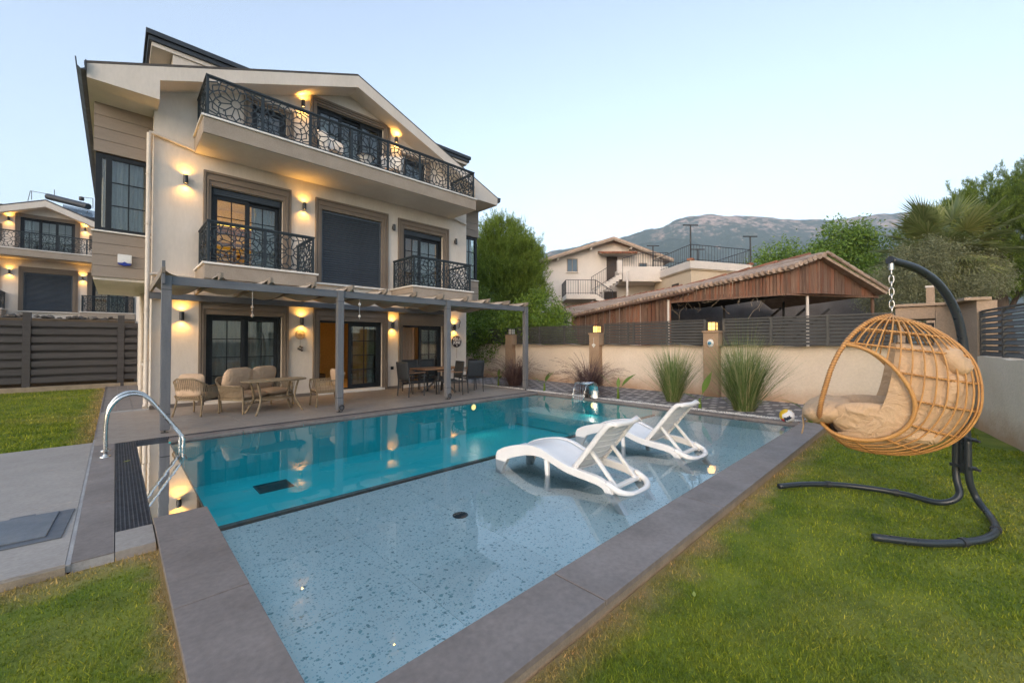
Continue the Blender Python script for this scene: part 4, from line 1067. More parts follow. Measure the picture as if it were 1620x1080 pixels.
for k in range(26):
    r = random.uniform(0.05, 0.11)
    c = (posts[0] - 0.3 - k * 0.17 + random.uniform(-0.06, 0.06), 20.3 + random.uniform(-0.15, 0.2), 2.33 + random.uniform(-0.05, 0.05))
    m = MB(); m.lathe([(r * 0.5, -0.5 * r), (r * 1.3, -0.2 * r), (r * 1.2, 0.3 * r), (r * 0.5, 0.75 * r)], 7, c)
    m.v = [(x + random.uniform(-.02, .02), y + random.uniform(-.02, .02), z + random.uniform(-.02, .02)) for x, y, z in m.v]
    tag(m.build('rock', 'rock', bevel=0.008), 'rough grey stone on the bank behind the timber fence', 'stone', 'stones behind the timber fence')
struct(MB().prism([(20.0, -0.1), (20.0, 2.25), (20.6, 2.30), (21.9, 2.3), (21.9, -0.1)], 'x', -12.4, 0.5).build('bank', 'soil'))

# ---------------------------------------------------------------- boundary wall with louvre fences
WX = 12.0
wall = thing('boundary_wall', 'long rough cream rendered garden wall beyond the pool', 'wall', (12.12, 6, 0))
def rough_wall(x0, y0, x1, y1, ztop, th=0.22, nseg=60):
    m = MB(); d = Vector((x1 - x0, y1 - y0)); L = d.length; d /= L; nn = Vector((d.y, -d.x))
    def P(u, v):
        base = Vector((x0, y0)) + d * (L * u)
        zz = -0.08 + v * (ztop + 0.08) + (0.012 * math.sin(u * L * 3.1) + 0.008 * math.sin(u * L * 7.7) if v > 0.9 else 0)
        bul = 0.012 * math.sin(u * L * 1.7 + v * 3) + 0.008 * math.sin(u * L * 5 + v * 9)
        return base, zz, bul
    def fn(u, v):
        b, z, bu = P(u, min(1.0, v * 1.25)); k = 0 if v <= 0.8 else th
        q = b - nn * bu + nn * k
        return (q.x, q.y, z)
    m.grid(fn, nseg, 6)
    return m
rough_wall(WX, 20.0, WX, 0.52, 1.41, 0.22, 140).build('wall_body', 'wall_render', wall, True, smooth='auto')
wall2 = thing('boundary_wall', 'short rough cream wall beside the hanging chair, dark louvres on top', 'wall', (9.7, -0.85, 0))
A_ = Vector((11.04, -0.55)); B_2 = Vector((6.2, -1.446))
rough_wall(A_.x, A_.y, B_2.x, B_2.y, 1.245, -0.2, 60).build('wall_body', 'wall_render', wall2, True, smooth='auto')
def pillar(y, label, lit, glow=True):
    t = thing('gate_pillar', label, 'pillar', (11.93, y, 0), 0, 'brown pillars in the garden wall')
    MB().box(-0.14, 0.25, -0.20, 0.20, -0.08, 1.76).build('pillar_shaft', 'pillar_render', t, bevel=0.012)
    MB().box(-0.17, 0.28, -0.225, 0.225, 1.761, 1.81).build('pillar_cap', 'pillar_render', t, bevel=0.01)
    return t
def lantern(y, lit, label):
    l = thing('pillar_lantern', label, 'lantern', (11.98, y, 1.812), 0, 'lanterns on the wall pillars')
    f = MB().box(-0.12, 0.12, -0.12, 0.12, 0.0, 0.025).box(-0.13, 0.13, -0.13, 0.13, 0.235, 0.265)
    for sx in (-1, 1):
        for sy in (-1, 1): f.box(sx * 0.10 - 0.010, sx * 0.10 + 0.010, sy * 0.10 - 0.010, sy * 0.10 + 0.010, 0.025, 0.235)
    f.build('lantern_frame', 'black_metal', l, bevel=0.003)
    MB().box(-0.092, 0.092, -0.092, 0.092, 0.03, 0.232).build('lantern_glass', 'lantern_glow' if lit else 'ceramic_white', l)
    b = MB()
    for s in (-1, 1):
        b.box(s * 0.098 - 0.003, s * 0.098 + 0.003, -0.004, 0.004, 0.03, 0.232).box(s * 0.0985 - 0.003, s * 0.0985 + 0.003, -0.09, 0.09, 0.125, 0.135)
        b.box(-0.004, 0.004, s * 0.098 - 0.003, s * 0.098 + 0.003, 0.03, 0.232).box(-0.09, 0.09, s * 0.0985 - 0.003, s * 0.0985 + 0.003, 0.125, 0.135)
    b.build('lantern_bar', 'black_metal', l)
    if lit:
        q = bpy.data.lights.new('lantern_light', 'POINT'); q.energy = 0.8; q.color = (1.0, 0.6, 0.2); q.shadow_soft_size = 0.1
        o = bpy.data.objects.new('lantern_light', q); COL.objects.link(o); o.parent = l; o.location = (-0.2, 0, 0.14)
p1 = pillar(12.35, 'brown wall pillar half hidden behind the last pergola post', False)
p2 = pillar(8.10, 'brown wall pillar with a pale shell ornament hanging on it', True)
p3 = pillar(4.27, 'brown wall pillar with a blue and white ceramic ornament', True)
lantern(12.35, False, 'unlit lantern on the wall pillar behind the last pergola post'); lantern(8.10, True, 'lit lantern on the pillar with the shell ornament'); lantern(4.27, True, 'lit lantern on the pillar with the blue ceramic ornament')
def louvres(p0, p1, z0, z1, label, posts, n=8):
    p0, p1 = Vector(p0), Vector(p1); d = p1 - p0; L = d.length; rz = math.atan2(d.y, d.x)
    t = thing('louvre_fence', label, 'fence', (p0.x, p0.y, z0), rz, 'dark louvre fence panels')
    h = z1 - z0; xs = [L * q for q in posts]
    for x in xs: MB().box(x - 0.03, x + 0.03, -0.03, 0.03, 0.0, h).build('post', 'louvre', t, bevel=0.005)
    MB().box(xs[0], xs[-1], -0.022, 0.022, h - 0.02, h + 0.012).build('top_rail', 'louvre', t, bevel=0.004)
    st = (h - 0.03) / n
    for a, b in zip(xs[:-1], xs[1:]):
        w = b - a - 0.062; bd = None
        for k in range(n):
            if bd is None:
                bd = MB().prism([(-0.022, 0.0), (-0.030, 0.012), (0.010, st * 0.80), (0.018, st * 0.70)], 'x', 0, w).build('louvre_blade', 'louvre', t); o = bd
            else: o = piece(bd, t, (0, 0, 0))
            o.location = (a + 0.031, 0, 0.012 + st * k)
    return t
louvres((12.08, 19.8), (12.08, 12.57), 1.415, 2.06, 'dark louvre fence beyond the villa corner under the bushes', (0.005, 0.2, 0.4, 0.6, 0.8, 0.995))
louvres((12.08, 12.13), (12.08, 8.32), 1.415, 2.10, 'dark louvre fence between the unlit lantern and the shell ornament pillar', (0.01, 0.33, 0.66, 0.99))
louvres((12.08, 7.88), (12.08, 4.49), 1.415, 2.13, 'dark louvre fence between the two lit lanterns', (0.01, 0.27, 0.33, 0.66, 0.99))
louvres((12.08, 4.05), (12.08, 0.52), 1.42, 2.13, 'dark louvre fence between the blue ornament pillar and the brown portal', (0.01, 0.33, 0.66, 0.99))
louvres((11.05, -0.62), (6.2, -1.52), 1.25, 2.05, 'dark louvre fence on the short wall beside the hanging chair', (0.005, 0.2, 0.42, 0.64, 0.86, 0.995), 8)
# ornaments on the pillars
t = thing('shell_ornament', 'pale shell ornament hanging on a brown wall pillar', 'ornament', (11.78, 8.10, 1.35))
MB().tube([(0, 0, 0.30), (0, 0, 0.08)], 0.006, 5).build('string', 'ceramic_white', t)
MB().prism([(-0.08, 0.06), (0, 0.11), (0.08, 0.06), (0.05, 0.02), (0, -0.05), (-0.05, 0.02)], 'x', -0.012, 0.0).build('shell', 'ceramic_white', t, bevel=0.004)
t = thing('ceramic_ornament', 'blue and white ceramic ornament on a brown wall pillar', 'ornament', (11.78, 4.27, 1.47))
m = MB(); m.lathe([(0.035, -0.012), (0.085, -0.010), (0.09, 0.0), (0.085, 0.010), (0.035, 0.012)], 14, cap=False); m.v = [(z, x, y * 1.25) for x, y, z in m.v]; m.build('ceramic_ring', 'ceramic_white', t, smooth=True)
m = MB(); m.lathe([(0.0, -0.01), (0.05, -0.008), (0.05, 0.008), (0.0, 0.012)], 12, cap=False); m.v = [(z - 0.004, x + 0.02, y) for x, y, z in m.v]; m.build('ceramic_eye', 'ceramic_blue', t, smooth=True)
# portal at the corner
t = thing('gate_portal', 'brown rendered gate portal with flat cap behind the hanging chair', 'gate portal', (12.2, 0.1, 0))
MB().box(12.0, 12.9, -0.34, -0.05, -0.08, 2.24).build('portal_pier', 'portal_render', t, True, bevel=0.02)
MB().box(12.02, 12.9, 0.40, 0.52, -0.08, 2.0).build('portal_jamb', 'portal_render', t, True, bevel=0.01)
MB().box(12.0, 12.9, -0.05, 0.55, 1.98, 2.235).build('portal_lintel', 'portal_render', t, True, bevel=0.01)
MB().box(11.94, 12.95, -0.40, 0.58, 2.241, 2.30).build('portal_cap', 'portal_render', t, True, bevel=0.012)
# face between the portal pier and the right hand wall
m = MB(); q0, q1 = Vector((12.0, -0.345)), Vector((11.06, -0.56)); dd = (q1 - q0).normalized(); nn = Vector((-dd.y, dd.x))
m.add([(q0.x, q0.y, -0.08), (q1.x, q1.y, -0.08), (q1.x, q1.y, 2.24), (q0.x, q0.y, 2.24), (q0.x + nn.x * 0.25, q0.y + nn.y * 0.25, -0.08), (q1.x + nn.x * 0.25, q1.y + nn.y * 0.25, -0.08), (q1.x + nn.x * 0.25, q1.y + nn.y * 0.25, 2.24), (q0.x + nn.x * 0.25, q0.y + nn.y * 0.25, 2.24)],
      [(0, 1, 2, 3), (5, 4, 7, 6), (3, 2, 6, 7), (1, 5, 6, 2), (0, 3, 7, 4)])
pier2 = m.build('portal_wing', 'portal_render', t, True)
m = MB(); m.bar((12.03, -0.34, 2.275), (11.02, -0.575, 2.275), 0.34, 0.056); m.build('wing_cap', 'portal_render', t, True, bevel=0.01)
gt = thing('metal_gate', 'dark slatted metal gate inside the brown portal', 'gate', (12.25, 0.17, 0))
MB().box(-0.02, 0.02, -0.20, -0.16, 0.02, 1.9).box(-0.02, 0.02, 0.18, 0.22, 0.02, 1.9).box(-0.02, 0.02, -0.16, 0.18, 1.86, 1.9).build('gate_frame', 'iron', gt, bevel=0.004)
gs = None
for k in range(16):
    if gs is None: gs = MB().box(-0.012, 0.012, -0.16, 0.18, 0, 0.08).build('gate_slat', 'louvre', gt, bevel=0.003); o = gs
    else: o = piece(gs, gt, (0, 0, 0))
    o.location = (0, 0, 0.08 + 0.11 * k)
# ---------------------------------------------------------------- hanging egg chair
post = Vector((5.72, -0.20)); fw = Vector((-0.79, 0.615)).normalized(); lat = Vector((-fw.y, fw.x))   # fw: where the chair faces
ZG = ZL + 0.01
st = thing('swing_stand', 'arched dark steel stand carrying the hanging chair on the lawn', 'chair stand', (post.x, post.y, ZG))
def S3(a, l, z): q = post + fw * a + lat * l; return Vector((q.x, q.y, z))
arch = smoothpath([S3(0, 0, 0.30), S3(-0.015, 0, 0.80), S3(-0.02, 0, 1.15), S3(0.0, 0, 1.50), S3(0.08, 0, 1.80), S3(0.24, 0, 2.03), S3(0.47, 0, 2.18), S3(0.75, 0, 2.255)], 8)
MB().tube(arch, 0.034, 14).build('arch_pole', 'swing_metal', st, True, smooth=True)
MB().tube([arch[-1], arch[-1] + (arch[-1] - arch[-2]).normalized() * 0.012], 0.037, 14).build('end_cap', 'black_metal', st, True, smooth='auto')
g0 = ZG + 0.032
legA = smoothpath([S3(0.03, -0.045, 0.62), S3(0.03, -0.05, 0.25), (5.655, -0.155, 0.07), (5.60, -0.03, g0), (5.655, 0.20, g0), (5.63, 0.45, g0), (5.52, 0.72, g0), (5.30, 0.96, g0), (5.02, 1.14, g0)], 7)
legB = smoothpath([S3(0.03, 0.045, 0.62), S3(0.03, 0.05, 0.25), (5.68, -0.27, 0.06), (5.50, -0.33, g0), (5.20, -0.345, g0), (4.95, -0.31, g0), (4.70, -0.20, g0), (4.42, 0.03, g0), (4.24, 0.34, g0)], 7)
# the legs are laid out either side of the bracket
for nm, pts_ in (('base_leg', legA), ('base_leg', legB)):
    l = MB().tube(pts_, 0.027, 12).build(nm, 'swing_metal', st, True, smooth=True)
    for k in (30, 44):
        q = pts_[k]; d = (pts_[k + 1] - pts_[k]).normalized()
        MB().tube([q - d * 0.02, q + d * 0.02], 0.0345, 12).build('leg_joint', 'black_metal', l, True, smooth='auto')
MB().tube([S3(0, 0, 0.28), S3(0, 0, 0.66)], 0.042, 14).build('pole_sleeve', 'swing_metal', st, True, smooth='auto')
MB().bar(S3(0.02, -0.085, 0.60), S3(0.02, 0.085, 0.60), 0.07, 0.03).bar(S3(0.02, -0.085, 0.34), S3(0.02, 0.085, 0.34), 0.07, 0.03).build('bracket', 'swing_metal', st, True, bevel=0.004)
for z in (0.60, 0.34): MB().tube([S3(0.03, 0.06, z), S3(0.03, 0.135, z)], 0.012, 8).build('bolt', 'black_metal', st, True)

tip = post + fw * 0.745
fw = Vector((-0.12, 0.993)).normalized(); lat = Vector((-fw.y, fw.x))   # the basket has turned on its chain
eg = thing('hanging_egg_chair', 'woven cane egg chair hanging from its stand with tan cushions', 'hanging chair', (tip.x, tip.y, 1.75))
def E3(a, l, z): q = fw * a + lat * l; return Vector((q.x, q.y, z - 1.75))
# chain
ch = MB()
zt = 2.225
MB().tube([E3(0, 0, 2.228), E3(0, 0, 2.165)], 0.020, 12).build('swivel', 'chain_zinc', eg, smooth='auto')
nl = 7; zl = 2.165; step = (zl - 1.76) / nl
for k in range(nl):
    zc = zl - step * (k + 0.5); hh = step * 0.66; wd = 0.017
    pts_ = []
    for q in range(14):
        a = 2 * math.pi * q / 14; s, c_ = math.sin(a), math.cos(a)
        off = c_ * wd
        pts_.append(E3(off, 0, zc + s * hh) if k % 2 else E3(0, off, zc + s * hh))
    MB().tube(pts_, 0.0052, 6, closed=True).build('chain_link', 'chain_zinc', eg, smooth=True)
# outlines of the shell in its symmetry plane (a forward, z up)
def spl(P):
    return [(v.x, v.y) for v in smoothpath([(x, y, 0) for x, y in P], 8)]
BK = spl([(0.0, 1.745), (-0.23, 1.645), (-0.40, 1.50), (-0.51, 1.32), (-0.545, 1.08), (-0.51, 0.86), (-0.37, 0.64), (-0.12, 0.50), (0.20, 0.475), (0.39, 0.54), (0.53, 0.73)])
FR = spl([(0.0, 1.745), (0.14, 1.70), (0.26, 1.60), (0.36, 1.45), (0.435, 1.27), (0.48, 1.10), (0.51, 0.97), (0.525, 0.87), (0.532, 0.81), (0.535, 0.77), (0.53, 0.73)])
def lerp_list(Lst, s):
    t = max(0.0, min(1.0, s)) * (len(Lst) - 1); i = min(int(t), len(Lst) - 2); f = t - i
    return Lst[i][0] + (Lst[i + 1][0] - Lst[i][0]) * f, Lst[i][1] + (Lst[i + 1][1] - Lst[i][1]) * f
AMAX = 112.0
cq = -math.cos(R(AMAX)); qf = cq / (1 + cq)
def shell(s, adeg, k=1.0):
    Fx, Fz = lerp_list(FR, s); Kx, Kz = lerp_list(BK, s)
    Cx, Cz = Fx + (Kx - Fx) * qf, Fz + (Kz - Fz) * qf
    w = 0.50 * max(0.0, math.sin(math.pi * min(1, max(0, s)))) ** 0.52
    ca, sa = math.cos(R(adeg)), math.sin(R(adeg))
    return E3(Cx + (Kx - Cx) * ca * k, w * sa * k, Cz + (Kz - Cz) * ca * k)
def cane(name, pts_, r=0.0075, m='cane'): return MB().tube(pts_, r, 7).build(name, m, eg, smooth=True)
def hole(s):      # angle where the canes stop at the side opening
    e = 1 - ((s - 0.60) / 0.32) ** 2
    return AMAX - 50 * math.sqrt(e) if e > 0 else AMAX
NS = 48
for side in (-1, 1):
    pts_ = [shell(i / 60, side * AMAX) for i in range(61)]
    cane('rim', pts_, 0.019)
    wrap = []
    for i in range(420):
        s = i / 419; c0 = shell(s, side * AMAX); c1 = shell(min(1, s + 0.005), side * AMAX); d = c1 - c0
        if d.length < 1e-5: d = Vector((0, 0, -1))
        d.normalize(); u = d.cross(Vector((lat.x, lat.y, 0))).normalized(); v = d.cross(u); a = i * 1.15
        wrap.append(c0 + (u * math.cos(a) + v * math.sin(a)) * 0.021)
    cane('rim_binding', wrap, 0.0032, 'cane_dark')
    ring = [shell(s, side * hole(s)) for s in [0.28 + 0.64 * (0.5 - 0.5 * math.cos(math.pi * i / 50)) for i in range(51)]]
    cane('side_ring', ring, 0.0165)
    for a in range(7, 110, 7):
        runs = []; cur = []
        for i in range(NS * 2 + 1):
            s = 0.01 + 0.98 * i / (NS * 2)
            if a <= hole(s) + 0.5: cur.append(shell(s, side * a))
            else:
                if len(cur) > 3: runs.append(cur)
                cur = []
        if len(cur) > 3: runs.append(cur)
        for r_ in runs: cane('cane', r_, 0.0062)
cane('cane', [shell(0.01 + 0.98 * i / 70, 0) for i in range(71)], 0.0068)
for s in (0.09, 0.18, 0.27, 0.37, 0.47, 0.57, 0.67, 0.77, 0.86, 0.93):
    h = hole(s)
    cane('cross_cane', [shell(s, -h + 2 * h * i / 60, 0.985) for i in range(61)], 0.0085)
    wr = []
    for i in range(240):
        a = -h + 2 * h * i / 239; c0 = shell(s, a, 0.985); t_ = i * 1.9
        nrm = (c0 - shell(s, a, 0.9)); nrm = nrm.normalized() if nrm.length > 1e-6 else Vector((0, 0, 1)); up_ = Vector((0, 0, 1))
        wr.append(c0 + (nrm * math.cos(t_) + up_ * math.sin(t_)) * 0.0115)
    cane('cane_binding', wr, 0.0024, 'cane_dark')
# cushions: thick padded shell lying in the basket, puffed in lobes
def pad(s0, s1, a0, a1, t_out, t_in, name, nlob_s, nlob_a, m='cushion_tan', spill=0.0):
    ns, na = 44, 44
    def fn(u, v):
        # u around the closed section (outer then inner), v across
        s = s0 + (s1 - s0) * (u * 2 if u <= 0.5 else (1 - u) * 2)
        a = a0 + (a1 - a0) * v
        e = min(1.0, 5.5 * min((u * 2 if u <= 0.5 else (1 - u) * 2), 1 - (u * 2 if u <= 0.5 else (1 - u) * 2))) ** 0.5 * min(1.0, 6 * min(v, 1 - v) + 0.001) ** 0.5
        puff = abs(math.sin(math.pi * nlob_s * (s - s0) / (s1 - s0))) ** 0.5 * abs(math.sin(math.pi * nlob_a * v)) ** 0.5
        mid = (t_out + t_in) / 2
        k = t_out - 0.02 * (1 - e) if u <= 0.5 else mid + (t_in - mid) * e * (0.62 + 0.38 * puff) + 0.012 * math.sin(17 * v + 11 * u)
        if u <= 0.5: k = mid + (t_out - mid) * e
        p = shell(min(s, 1.0), a, k)
        if s > 1.0: p = p + E3((s - 1.0) * spill * 3.2, 0, 1.75 - (s - 1.0) * 0.35)
        return p
    return MB().grid(fn, 2 * ns, na, closed_u=True).build(name, m, eg, smooth=True)
pad(0.24, 0.96, -78, 78, 0.93, 0.78, 'seat_lining', 4, 5)
def pillow(name, c, ax, ay, az, sx, sy, sz, par, m, crease=0.0, seed=0, p=2.6):
    """soft cushion: super-ellipsoid with pinched corners and creases"""
    ax, ay, az = Vector(ax).normalized(), Vector(ay).normalized(), Vector(az).normalized(); c = Vector(c)
    def sg(x, e): return math.copysign(abs(x) ** e, x)
    def fn(u, v):
        th = 2 * math.pi * u; ph = -math.pi / 2 + math.pi * v
        x = sg(math.cos(ph), 0.55) * sg(math.cos(th), 2 / p * 0.75); y = sg(math.cos(ph), 0.55) * sg(math.sin(th), 2 / p * 0.75); z = sg(math.sin(ph), 0.9)
        k = 1 - 0.45 * (abs(x) ** 4 + abs(y) ** 4) * 0.5
        cr = crease * (math.sin(7 * x + 5 * y + seed) * 0.5 + 0.5 * math.sin(13 * y - 6 * x + seed * 2)) * (1 - 0.3 * abs(z))
        return tuple(c + ax * (x * sx) + ay * (y * sy) + az * (z * sz * k * (1 + cr)))
    return MB().grid(fn, 40, 22, closed_u=True).build(name, m, par, smooth=True)
L3 = Vector((lat.x, lat.y, 0)); F3 = Vector((fw.x, fw.y, 0)); U3 = Vector((0, 0, 1))
pillow('head_pillow', E3(-0.34, 0.0, 1.34), L3, F3 * 0.55 + U3 * 0.85, F3 * 0.85 - U3 * 0.5, 0.32, 0.15, 0.11, eg, 'cushion_tan', 0.16, 1)
pillow('back_pillow', E3(-0.27, 0.02, 1.02), L3, U3 * 0.92 - F3 * 0.30, F3, 0.33, 0.28, 0.13, eg, 'cushion_tan', 0.20, 8)
pillow('seat_pillow', E3(0.06, -0.02, 0.72), L3, F3, U3, 0.40, 0.38, 0.13, eg, 'cushion_tan', 0.20, 5)
pillow('front_bolster', E3(0.47, 0.0, 0.84), L3, F3 * 0.95 - U3 * 0.12, U3, 0.38, 0.21, 0.115, eg, 'cushion_tan', 0.18, 3)
for sd, k_ in ((-1, 0), (1, 4)): pillow('side_bolster', E3(0.12, sd * 0.32, 0.82), F3, U3 * 0.95 + L3 * 0.2 * sd, L3, 0.32, 0.15, 0.08, eg, 'cushion_tan', 0.20, 11 + k_, 2.3)
for l_ in (-0.05, 0.02): MB().tube([E3(0.66, 0.05 + l_, 0.84), E3(0.68, 0.05 + l_, 0.76), E3(0.67, 0.05 + l_, 0.66), E3(0.685, 0.05 + l_ * 1.3, 0.58)], 0.006, 6).build('tie_cord', 'cushion_tan', eg, smooth=True)

# ---------------------------------------------------------------- sun loungers standing on the shallow ledge
def lounger():
    t = thing('sun_lounger', 'x', 'sun lounger', (0, 0, 0), 0, 'white loungers on the shallow ledge')
    z0 = -ZS       # local zero is the ledge floor
    top = smoothpath([(1.76, 0.085, 0), (1.62, 0.155, 0), (1.42, 0.215, 0), (1.20, 0.255, 0), (1.0, 0.245, 0), (0.80, 0.185, 0), (0.62, 0.14, 0), (0.42, 0.12, 0), (0.24, 0.105, 0), (0.13, 0.07, 0), (0.06, 0.0, 0)], 4)
    T = [(p.x, p.y + z0) for p in top]
    bot = [(-0.05, 0.0), (-0.13, 0.0), (-0.06, 0.10)]
    low = [(p.x, p.y + z0 - 0.085 - 0.085 * max(0.0, (p.x - 0.85) / 0.8)) for p in top]
    for s in (-1, 1):
        x = s * 0.285
        pts_ = [(q[0], q[1]) for q in T]
        poly = pts_ + [(-0.10, 0.001), (-0.03, 0.001)]
        inner = [(a, b) for a, b in low[::-1] if 0.15 < a < 1.60]
        poly = pts_ + [(-0.12, 0.0), (-0.04, 0.0), (0.09, 0.11)] + inner + [(1.66, 0.07), (1.68, 0.0), (1.79, 0.0), (1.79, 0.22)]
        m = MB().prism(poly, 'x', x - 0.03, x + 0.03); m.build('side_rail', 'white_plastic', t, bevel=0.008)
        MB().tube([(x, 0.93, 0.33), (x + s * 0.02, 0.90, 0.18), (x + s * 0.05, 0.86, 0.0)], [0.035, 0.03, 0.025], 8).build('leg', 'white_plastic', t, smooth='auto')
    sp = [p for p in T if p[0] > 0.50]
    def seat(u, v):
        i = u * (len(sp) - 1); k = min(int(i), len(sp) - 2); f = i - k
        y = sp[k][0] + (sp[k + 1][0] - sp[k][0]) * f; z = sp[k][1] + (sp[k + 1][1] - sp[k][1]) * f
        return ((v - 0.5) * 0.52, y, z - 0.012 - 0.018 * (1 - (2 * v - 1) ** 2))
    MB().grid(seat, 34, 9).build('seat', 'white_plastic', t, smooth=True, solid=0.018)
    MB().prism([(1.735, 0.20), (1.735, 0.275), (1.79, 0.285), (1.80, 0.19)], 'x', -0.255, 0.255).build('foot_edge', 'white_plastic', t, bevel=0.008)
    bk = [Vector((0, 0.56, 0.335)), Vector((0, 0.45, 0.47)), Vector((0, 0.33, 0.62)), Vector((0, 0.22, 0.76)), Vector((0, 0.13, 0.86)), Vector((0, 0.05, 0.905))]
    bk = smoothpath(bk, 5)
    def back(u, v):
        i = u * (len(bk) - 1); k = min(int(i), len(bk) - 2); p = bk[k].lerp(bk[k + 1], i - k)
        w = 0.285 * (1 - 0.10 * max(0, u - 0.8) / 0.2); x = (v - 0.5) * 2
        cor = max(0.0, u - 0.9) / 0.1 * abs(x) ** 6 * 0.03
        return (x * w, p.y - 0.025 * (1 - x * x) + cor * 0.4, p.z - 0.02 * (1 - x * x) - cor)
    MB().grid(back, 26, 13).build('backrest', 'white_plastic', t, smooth=True, solid=0.022)
    fl = MB()
    for s in (-1, 1): fl.grid(lambda u, v: (lambda p: (p[0] + s * 0.006, p[1] - 0.045 * v, p[2] - 0.035 * v))(back(u, 0.0 if s < 0 else 1.0)), 26, 2)
    fl.grid(lambda u, v: (lambda p: (p[0], p[1] - 0.03 * v, p[2] - 0.05 * v))(back(1.0, u)), 13, 2)
    fl.build('backrest_edge', 'white_plastic', t, smooth=True, solid=0.012)
    rb = MB()
    for k in range(1, 8): rb.grid(lambda u, v: (lambda p: (p[0], p[1] - 0.024 - 0.006 * v, p[2] - 0.018 - 0.006 * v))(back(0.1 * k + 0.08, 0.06 + 0.88 * u)), 9, 2)
    rb.build('backrest_rib', 'white_plastic', t, solid=0.006)
    MB().tube([(-0.24, 0.37, 0.535), (0.24, 0.37, 0.535)], 0.017, 10).build('back_bar', 'white_plastic', t, smooth='auto')
    for s in (-1, 1): MB().bar((s * 0.20, 0.375, 0.53), (s * 0.20, 0.06, 0.205), 0.035, 0.04, (1, 0, 0)).build('back_strut', 'white_plastic', t, bevel=0.008)
    MB().tube(smoothpath([(-0.285, 0.12, 0.255), (-0.27, -0.01, 0.20), (-0.17, -0.085, 0.165), (0, -0.105, 0.155), (0.17, -0.085, 0.165), (0.27, -0.01, 0.20), (0.285, 0.12, 0.255)], 5), 0.034, 10).build('rear_hoop', 'white_plastic', t, smooth=True)
    MB().bar((-0.26, 0.07, 0.205), (0.26, 0.07, 0.205), 0.05, 0.035).build('cross_bar', 'white_plastic', t, bevel=0.008)
    return t
la = lounger(); la.location = (3.91, 2.22, ZS); la['label'] = 'white plastic sun lounger on the terrazzo ledge farther from the ball'
dup(la, (5.66, 2.28, ZS), R(-2), 'white plastic sun lounger on the terrazzo ledge closer to the ball')

# ---------------------------------------------------------------- ball
t = thing('volleyball', 'yellow, white, navy and red ball on the pool coping', 'ball', (8.97, 1.90, 0.012))
def ball_cap(name, m, test, lift):
    mb = MB(); r = 0.122 + lift
    n1, n2 = 20, 30
    def P(i, j):
        th = math.pi * i / n1; ph = 2 * math.pi * j / n2
        return Vector((math.sin(th) * math.cos(ph), math.sin(th) * math.sin(ph), math.cos(th)))
    for i in range(n1):
        for j in range(n2):
            c = (P(i, j) + P(i + 1, j + 1)).normalized()
            if test(c):
                q = [P(i, j), P(i + 1, j), P(i + 1, j + 1), P(i, j + 1)]
                mb.add([p * r + Vector((0, 0, 0.122)) for p in q], [(0, 1, 2, 3)])
    mb.build(name, m, t, smooth=True, merge=True)
rot = Matrix.Rotation(R(35), 3, 'X') @ Matrix.Rotation(R(-40), 3, 'Z')
def band(c):
    v = rot @ c; k = int((math.atan2(v.y, v.x) + math.pi) / (2 * math.pi) * 6) % 6; s = abs(v.z)
    if s > 0.75: return 'ball_yellow'
    if k % 3 == 0: return 'ball_white'
    if k % 3 == 1: return 'ball_yellow' if v.z > 0.1 else ('ball_red' if v.z > -0.35 else 'ball_navy')
    return 'ball_navy' if abs(v.z) < 0.25 else 'ball_white'
for nm in ('ball_yellow', 'ball_white', 'ball_navy', 'ball_red'):
    ball_cap({'ball_yellow': 'yellow_panel', 'ball_white': 'white_panel', 'ball_navy': 'navy_panel', 'ball_red': 'red_panel'}[nm], nm, lambda c: band(c) == nm, 0)

# ---------------------------------------------------------------- wicker seating on the terrace
def wicker_u(w, d, zs, za, zb, n, par, lean=0.06, r=0.0085):
    """U of upright canes: left arm, back, right arm; local front is +X"""
    path = []
    hw, hd = w / 2, d / 2; rc = 0.16
    def U(t):
        L1 = d - rc; La = math.pi / 2 * rc; L2 = w - 2 * rc; tot = 2 * L1 + 2 * La + L2; s = t * tot
        if s < L1: return (hd - s, hw), 0
        s -= L1
        if s < La: a = s / rc; return (-hd + rc - rc * math.sin(a), hw - rc + rc * math.cos(a)), s / La
        s -= La
        if s < L2: return (-hd, hw - rc - s), 1
        s -= L2
        if s < La: a = s / rc; return (-hd + rc - rc * math.cos(a), -hw + rc - rc * math.sin(a)), 1 - s / La
        s -= La
        return (-hd + rc + s, -hw), 0
    top = []; low = []; canes = MB()
    for k in range(n + 1):
        (x, y), b = U(k / n)
        h = za + (zb - za) * b
        tp = (x - lean * b - (0.0 if b else 0), y * (1 + 0.05 * b), h); lo = (x * 0.94, y * 0.90, zs)
        top.append(tp); low.append(lo)
        canes.tube([lo, tp], r, 5)
    canes.build('cane_sides', 'wicker_light', par)
    MB().tube(top, 0.017, 8).build('top_rail', 'wicker', par, smooth=True)
    MB().tube(low, 0.015, 8).build('seat_rail', 'wicker', par, smooth=True)
    return top, low
def wrapped_leg(par, pts_, r=0.018):
    MB().tube(pts_, r, 8).build('leg', 'wicker', par, smooth=True)
